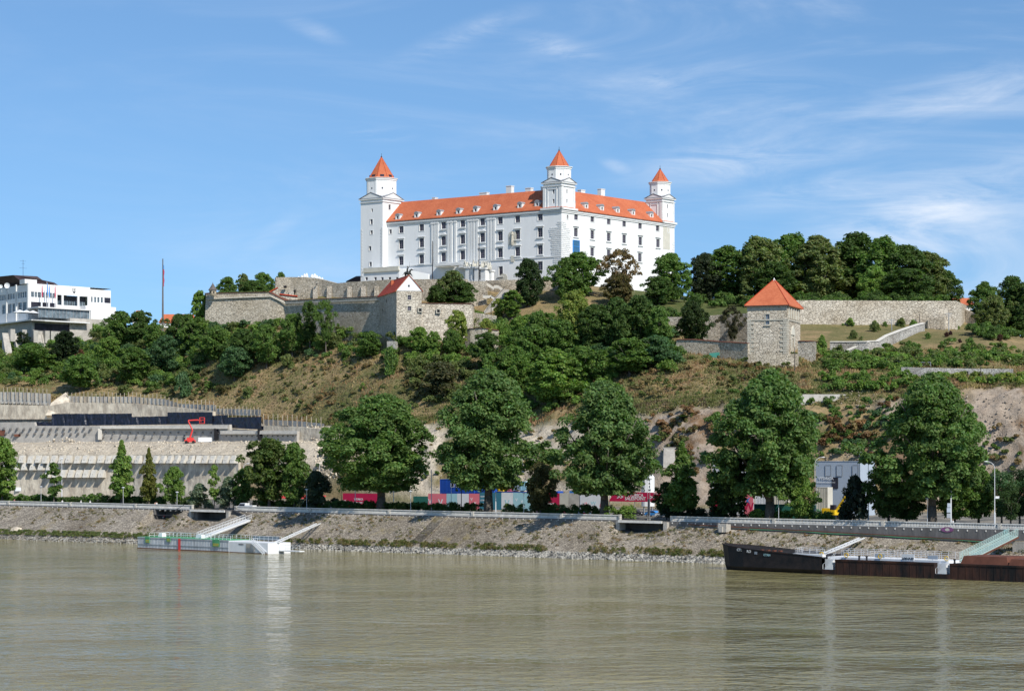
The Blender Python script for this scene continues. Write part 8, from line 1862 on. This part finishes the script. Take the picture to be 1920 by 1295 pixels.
nx1 = (23.2, 26.3); nx2 = (48.6, 51.9)
notch_hull(nx1[1], nx2[0]); notch_hull(nx2[1], LB)
for a, b in (nx1, nx2):
    m = MB(); m.box(a, b, 0, WB, -.8, .95); m.build('hull_side', M['rust'], bg); m = MB(); m.box(a + .01, b - .01, 1.2, WB - .01, .951, HB - .01); m.build('notch_back', M['white_paint'], bg)
    m = MB(); 
    for k in range(6): m.box(a + .3 + k * .36, a + .3 + (k + 1) * .36, .1, 1.19, .96, 1.0 + k * .36)
    m.build('boarding_steps', M['white_paint'], bg)
    m = MB(); m.tube((a + .2, .1, 1.9), (b - .3, .1, 4.1), .05); m.tube((a + .2, .1, 1.0), (a + .2, .1, 1.9), .05); m.tube((b - .3, .1, 3.0), (b - .3, .1, 4.1), .05); m.build('handrail', M['white_paint'], bg)
m = MB()
for k in range(44):
    x = nx1[1] + .5 + k * 1.5
    if nx2[0] - .2 < x < nx2[1] + .2: continue
    m.box(x, x + .08, -.05, -.002, -.3, HB - .32)
m.build('hull_frames', M['rust'], bg, kind='stuff')
# white visitor deck on the barge
m = MB(); m.box(12.5, 50.5, 2.0, 8.6, HB + .0, HB + .38); m.box(16, 23.1, .4, 1.99, HB + .3, HB + .9); m.build('visitor_deck', M['white_paint'], bg)
railing(bg, [(15.5, 2.1, HB + .38), (22.5, 2.1, HB + .38)], 1.5, M['lamp'], rails=(1, .75, .5, .25), step=1.5, r=.035); railing(bg, [(27, 2.1, HB + .38), (48.5, 2.1, HB + .38)], 1.5, M['lamp'], rails=(1, .75, .5, .25), step=1.5, r=.035)
railing(bg, [(13.5, 8.4, HB + .38), (50, 8.4, HB + .38)], 1.5, M['lamp'], rails=(1, .75, .5, .25), step=1.5, r=.035); railing(bg, [(13.5, 8.4, HB + .38), (15.5, 2.1, HB + .38)], 1.5, M['lamp'], rails=(1, .75, .5), r=.035)
m = MB(); m.box(40.3, 43.0, 1.95, 2.05, HB + .1, HB + 1.35); sg_ = m.build('name_sign', M['white_paint'], bg); put_text('LOD-P-37', .62, M['black'], bg, (41.65, 1.92, HB + .35), (1, 0, 0), name='sign_lettering', bold=.02)
for x in (34.2, 46.0): m = MB(); m.box(x, x + 2.2, 2.0, 2.08, HB + .6, HB + 1.3); m.build('notice_board', M['grey_panel'], bg)
for x in (22.0, 27.8, 35.5, 50.2):
    m = MB(); 
    for k in range(10): a0, a1 = k * .628, (k + 1) * .628; m.tube((x + .42 * math.cos(a0), 1.8, HB + .85 + .42 * math.sin(a0)), (x + .42 * math.cos(a1), 1.8, HB + .85 + .42 * math.sin(a1)), .09, .09, 4)
    m.build('life_ring', M['yellow'], bg)
for x in (7.5, 9, 10.5, 12): m = MB(); m.box(x, x + .6, 1.2, 2, 4.1, 4.6 - x * .02); m.build('bollard', M['rust_red'], bg)
for x in (12.8, 24.0, 31.5, 33.2, 52.6): m = MB(); m.cone(x, .6, [(.2, HB), (.2, HB + .7), (.28, HB + .75), (.28, HB + .9)], 7); m.build('bollard', M['dark_metal'], bg)
m = MB(); m.frus(53.5, 63.5, 1.2, 9.4, HB, HB + 1.5, .5); m.build('hatch_cover', M['rust_red'], bg); m = MB(); m.frus(63.7, 74, 1.0, 9.6, HB, HB + 1.2, .4); m.build('hatch_cover', M['rust_red'], bg); m = MB(); m.frus(74.2, 90, 1.0, 9.6, HB, HB + 1.3, .4); m.build('hatch_cover', M['rust_red'], bg)
# sprayed marks on the bow
for (t, x, z, s, mt) in (('CTLP', 4.3, 4.0, .95, 'white_paint'), ('RO', 6.7, 3.75, 1.0, 'white_paint'), ('BE', 8.5, 3.5, .9, 'grey_panel'), ('CTAH', 11.3, 3.2, .8, 'turq')): put_text(t, s * .8, M[mt], bg, (x - 1.2, WB / 2 - float(np.interp(x - 1.2, [q[0] for q in st_], [q[3] for q in st_])) - .08, z), (1, -.09, -.06), name='graffiti', bold=.01)
m = MB(); m.cone(-3.8, WB / 2, [(.1, 5.2), (.06, 6.3)], 5); m.build('bow_post', M['hull_black'], bg)
br = Matrix.Rotation(BA, 4, 'Z')
s_r = S_OF(1904, 12.5)
gangway('gangway', BO + br @ Vector((51.5, 6.5, HB + .5)), BK(s_r, 11.5, ZP(1003, BK(s_r, 11.5).y)), 1.9, 'steep pale green railed gangway from the barge to the quay at the right edge', 'pale_green', 1.4, rails=(1, .8, .6, .4, .2), step=1.5, deck='pale_green', thick=.5, bm='rust_red')
gab = empty('gangway_landing', BK(s_r + 2.5, 12.5, 5), 'grey concrete landing with wooden step at the top of the right gangway', 'landing', rz=BROT); m = MB(); m.box(-2.5, 4, -1.5, 2.4, -3, .9); m.build('block', M['concrete'], gab); m = MB(); m.box(-2.4, .5, -1.52, -1.2, .95, 1.15); m.build('step', M['timber'], gab)
beam(BO + br @ Vector((18.5, 8.2, HB + .6)), BK(S_OF(1616, 12), 12, ZP(1008, BK(S_OF(1616, 12), 12).y)), 'white lattice mooring boom from the barge up to the right bank')

# ================================================================ people
def cloth_mat():
    m = bpy.data.materials.new('cloth'); m.use_nodes = True; nt = m.node_tree; oi = nt.nodes.new('ShaderNodeObjectInfo'); b = nt.nodes['Principled BSDF']; b.inputs['Roughness'].default_value = .85; nt.links.new(oi.outputs['Color'], b.inputs['Base Color']); return m
M['cloth'] = cloth_mat()
def skin_mesh(name, verts, edges, radii, mt, sub=1):
    me = bpy.data.meshes.new(name); me.from_pydata([tuple(v) for v in verts], edges, []); o = bpy.data.objects.new(name, me); COL.objects.link(o)
    sk = o.modifiers.new('skin', 'SKIN'); sk.use_smooth_shade = True; ly = me.skin_vertices[0] if me.skin_vertices else None
    if ly is None:
        bpy.context.view_layer.objects.active = o; bpy.context.view_layer.update(); ly = me.skin_vertices[0]
    for i, r_ in enumerate(radii): ly.data[i].radius = (r_, r_); ly.data[i].use_root = (i == 0)
    sb = o.modifiers.new('sub', 'SUBSURF'); sb.levels = sub; sb.render_levels = sub
    dg = bpy.context.evaluated_depsgraph_get(); dg.update(); r2 = bpy.data.meshes.new_from_object(o.evaluated_get(dg)); bpy.data.objects.remove(o); r2.materials.clear(); r2.materials.append(mt); r2.name = name; return r2
def pose(kind):
    if kind == 'stand': J = dict(pel=(0,0,.95), chest=(0,0,1.32), neck=(0,0,1.48), head=(.02,0,1.62), top=(.02,0,1.74), sl=(0,.19,1.42), el=(-.05,.26,1.14), hl=(.08,.24,.88), sr=(0,-.19,1.42), er=(-.05,-.26,1.14), hr=(.08,-.24,.88), kl=(.10,.10,.5), fl=(.12,.10,.07), tl=(.27,.10,.04), kr=(-.02,-.10,.5), fr=(-.18,-.10,.09), tr=(-.04,-.10,.04))
    elif kind == 'sit': J = dict(pel=(0,0,.5), chest=(.05,0,.86), neck=(.08,0,1.02), head=(.12,0,1.16), top=(.12,0,1.28), sl=(.05,.19,.96), el=(.2,.24,.72), hl=(.42,.18,.62), sr=(.05,-.19,.96), er=(.2,-.24,.72), hr=(.42,-.18,.62), kl=(.42,.12,.52), fl=(.45,.12,.08), tl=(.6,.12,.04), kr=(.42,-.12,.52), fr=(.48,-.12,.08), tr=(.62,-.12,.04))
    else: J = dict(pel=(-.15,0,1.0), chest=(.16,0,1.3), neck=(.28,0,1.42), head=(.36,0,1.54), top=(.38,0,1.66), sl=(.22,.18,1.36), el=(.42,.22,1.14), hl=(.58,.2,1.0), sr=(.22,-.18,1.36), er=(.42,-.22,1.14), hr=(.58,-.2,1.0), kl=(.25,.09,.85), fl=(.05,.10,.45), tl=(.2,.10,.42), kr=(.18,-.09,.6), fr=(.02,-.10,.2), tr=(.17,-.10,.16))
    return J
def person_meshes(kind):
    J = pose(kind); names = list(J); ix = {n: i for i, n in enumerate(names)}
    E = [('pel','chest'),('chest','neck'),('neck','head'),('head','top'),('chest','sl'),('sl','el'),('el','hl'),('chest','sr'),('sr','er'),('er','hr'),('pel','kl'),('kl','fl'),('fl','tl'),('pel','kr'),('kr','fr'),('fr','tr')]
    rad = dict(pel=.13, chest=.145, neck=.06, head=.105, top=.07, sl=.07, el=.045, hl=.035, sr=.07, er=.045, hr=.035, kl=.07, fl=.045, tl=.04, kr=.07, fr=.045, tr=.04)
    body = skin_mesh('body', [J[n] for n in names], [(ix[a], ix[b]) for a, b in E], [rad[n] for n in names], M['skin'])
    sn = ['chest','pel','sl','el','sr','er','neck']; si_ = {n: i for i, n in enumerate(sn)}
    jj = dict(J); jj['neck'] = tuple(J['chest'][k] + (J['neck'][k] - J['chest'][k]) * .6 for k in range(3))
    sr_ = dict(chest=.175, pel=.155, sl=.092, el=.068, sr=.092, er=.068, neck=.09)
    shirt = skin_mesh('shirt', [jj[n] for n in sn], [(0,1),(0,2),(2,3),(0,4),(4,5),(0,6)], [sr_[n] for n in sn], M['cloth'])
    tn = ['pel','kl','fl','kr','fr']; trr = [.158, .09, .065, .09, .065]
    tro = skin_mesh('trousers', [(J['pel'][0], J['pel'][1], J['pel'][2] - .02)] + [J[n] for n in tn[1:]], [(0,1),(1,2),(0,3),(3,4)], trr, M['cloth'])
    mh = MB(); h = J['head']; mh.ell((h[0] - .02, h[1], h[2] + .06), (.125, .11, .10), 8, 5); hm = bpy.data.meshes.new('hair'); hm.from_pydata(mh.v, [], mh.f); hm.materials.append(M['cloth']); hm.polygons.foreach_set('use_smooth', [True] * len(hm.polygons))
    sm_ = MB(); 
    for f in ('tl', 'tr'): t = J[f]; sm_.ell((t[0] - .06, t[1], t[2] - .01), (.14, .055, .05), 8, 4)
    shm = bpy.data.meshes.new('shoes'); shm.from_pydata(sm_.v, [], sm_.f); shm.materials.append(M['cloth'])
    return body, shirt, tro, hm, shm
PM = {k: person_meshes(k) for k in ('stand', 'cycle', 'sit')}
def person(px, d, kind, shirt, tro, hair, label, face=1, dz=0, z=None, group=None):
    p = FR_BK(px, d); z = z if z is not None else ZG(S_OF(px, d)) + .0 + dz; o = empty('person', (p.x, p.y, z), label, 'person', group, BROT + (0 if face > 0 else math.pi))
    for nm, me, c in zip(('body', 'shirt', 'trousers', 'hair', 'shoes'), PM[kind], (None, shirt, tro, hair, (.05, .05, .05))):
        q = link(nm, me, o)
        if c: q.color = (*c, 1)
    return o
def bicycle(px, d, face, label):
    p = FR_BK(px, d); o = empty('bicycle', (p.x, p.y, ZG(S_OF(px, d))), label, 'bicycle', 'bicycles of the riding group', BROT + (0 if face > 0 else math.pi))
    for x in (-.52, .52):
        m = MB(); r_ = .33
        for k in range(14): a0, a1 = k * .4488, (k + 1) * .4488; m.tube((x + r_ * math.cos(a0), 0, .35 + r_ * math.sin(a0)), (x + r_ * math.cos(a1), 0, .35 + r_ * math.sin(a1)), .02, .02, 4)
        w_ = m.build('wheel', M['tyre'], o); m = MB()
        for k in range(8): a0 = k * .785; m.tube((x, 0, .35), (x + r_ * math.cos(a0), 0, .35 + r_ * math.sin(a0)), .004, .004, 3)
        m.build('spokes', M['steel'], w_)
    m = MB()
    for a, b in (((-.52, 0, .35), (-.08, 0, .3)), ((-.08, 0, .3), (-.2, 0, .85)), ((-.52, 0, .35), (-.18, 0, .75)), ((-.18, 0, .75), (.36, 0, .8)), ((-.08, 0, .3), (.38, 0, .75)), ((.52, 0, .35), (.36, 0, .95))): m.tube(a, b, .02, .02, 5)
    m.build('frame', M['dark_metal'], o); m = MB(); m.box(-.32, -.08, -.06, .06, .84, .89); m.build('saddle', M['black'], o); m = MB(); m.tube((.36, 0, .92), (.42, 0, 1.0), .018); m.tube((.45, -.25, 1.0), (.45, .25, 1.0), .015); m.build('handlebar', M['dark_metal'], o)
W_ = (.75, .75, .75); RD = (.6, .03, .03); DK = (.03, .03, .04); GRY = (.35, .38, .42)
for px, f, sh, tr_, hr, lab, bl_ in ((1060, -1, RD, DK, (.5, .03, .03), 'leading cyclist in red top and helmet, bent over the handlebar', 'bicycle under the leading cyclist in red'), (1087, -1, GRY, DK, (.1, .15, .3), 'cyclist in grey blue top, second of the group', 'bicycle under the cyclist in grey'), (1097, -1, (.45, .02, .05), DK, W_, 'cyclist in dark red top with white helmet, third of the group', 'bicycle under the cyclist with white helmet'), (1108, -1, W_, DK, DK, 'last cyclist of the group in white shirt', 'bicycle under the last cyclist in white')):
    person(px, 18.6, 'cycle', sh, tr_, hr, lab, f); bicycle(px, 18.6, f, bl_)
for px, sh, tr_, hr, lab, f in ((27, (.35, .15, .12), DK, (.1, .06, .04), 'pedestrian in brown top at the far left hedge', 1), (117, W_, GRY, (.5, .45, .4), 'pedestrian in white behind the balustrade by the tall straight pole', 1), (152, W_, GRY, W_, 'pedestrian in white cap between the tall pole and the person in white', 1), (169, W_, W_, (.5, .5, .5), 'tall walking person all in white', -1),
                                (291, (.5, .3, .22), RD, DK, 'jogger with bare arms right of the yellow green tree', 1), (294, W_, DK, (.3, .15, .08), 'second jogger in white just behind', 1), (1007, (.75, .35, .3), DK, (.25, .12, .05), 'jogger in pink top walking left of the cyclists', -1), (1787, W_, W_, (.3, .2, .1), 'person in white beside the sign post at the right', 1)):
    person(px, 18.6, 'stand', sh, tr_, hr, lab, f)
sA = S_OF(308, 16.5); person(308, 16.5, 'sit', RD, W_, DK, 'person in red shirt sitting on the ledge of the dark alcove in the bank', -1, z=slope_top(sA) + .1)
m = MB(); al = empty('alcove_railing', BK(S_OF(325, 15), 15, 8.5), 'dark slanting railing and steps over the alcove in the left bank', 'railing')
a, b = S_OF(345, 15), S_OF(326, 15); m = MB(None, al.location); m.tube(BK(a, 14.9, ZG(a) + 1.2), BK(b, 14.9, ZG(b) - .6), .08, .08, 4); m.tube(BK(S_OF(287, 15), 14.9, ZG(a) - .2), BK(a, 14.9, ZG(a) - .2), .07, .07, 4)
m.build('rail', M['dark_metal'], al); m = MB(None, al.location); sbox(m, S_OF(289, 15), S_OF(340, 15), 14.6, 15.2, slope_top(sA) + 1.0, slope_top(sA) + 1.25); m.build('ledge', M['dark_metal'], al)
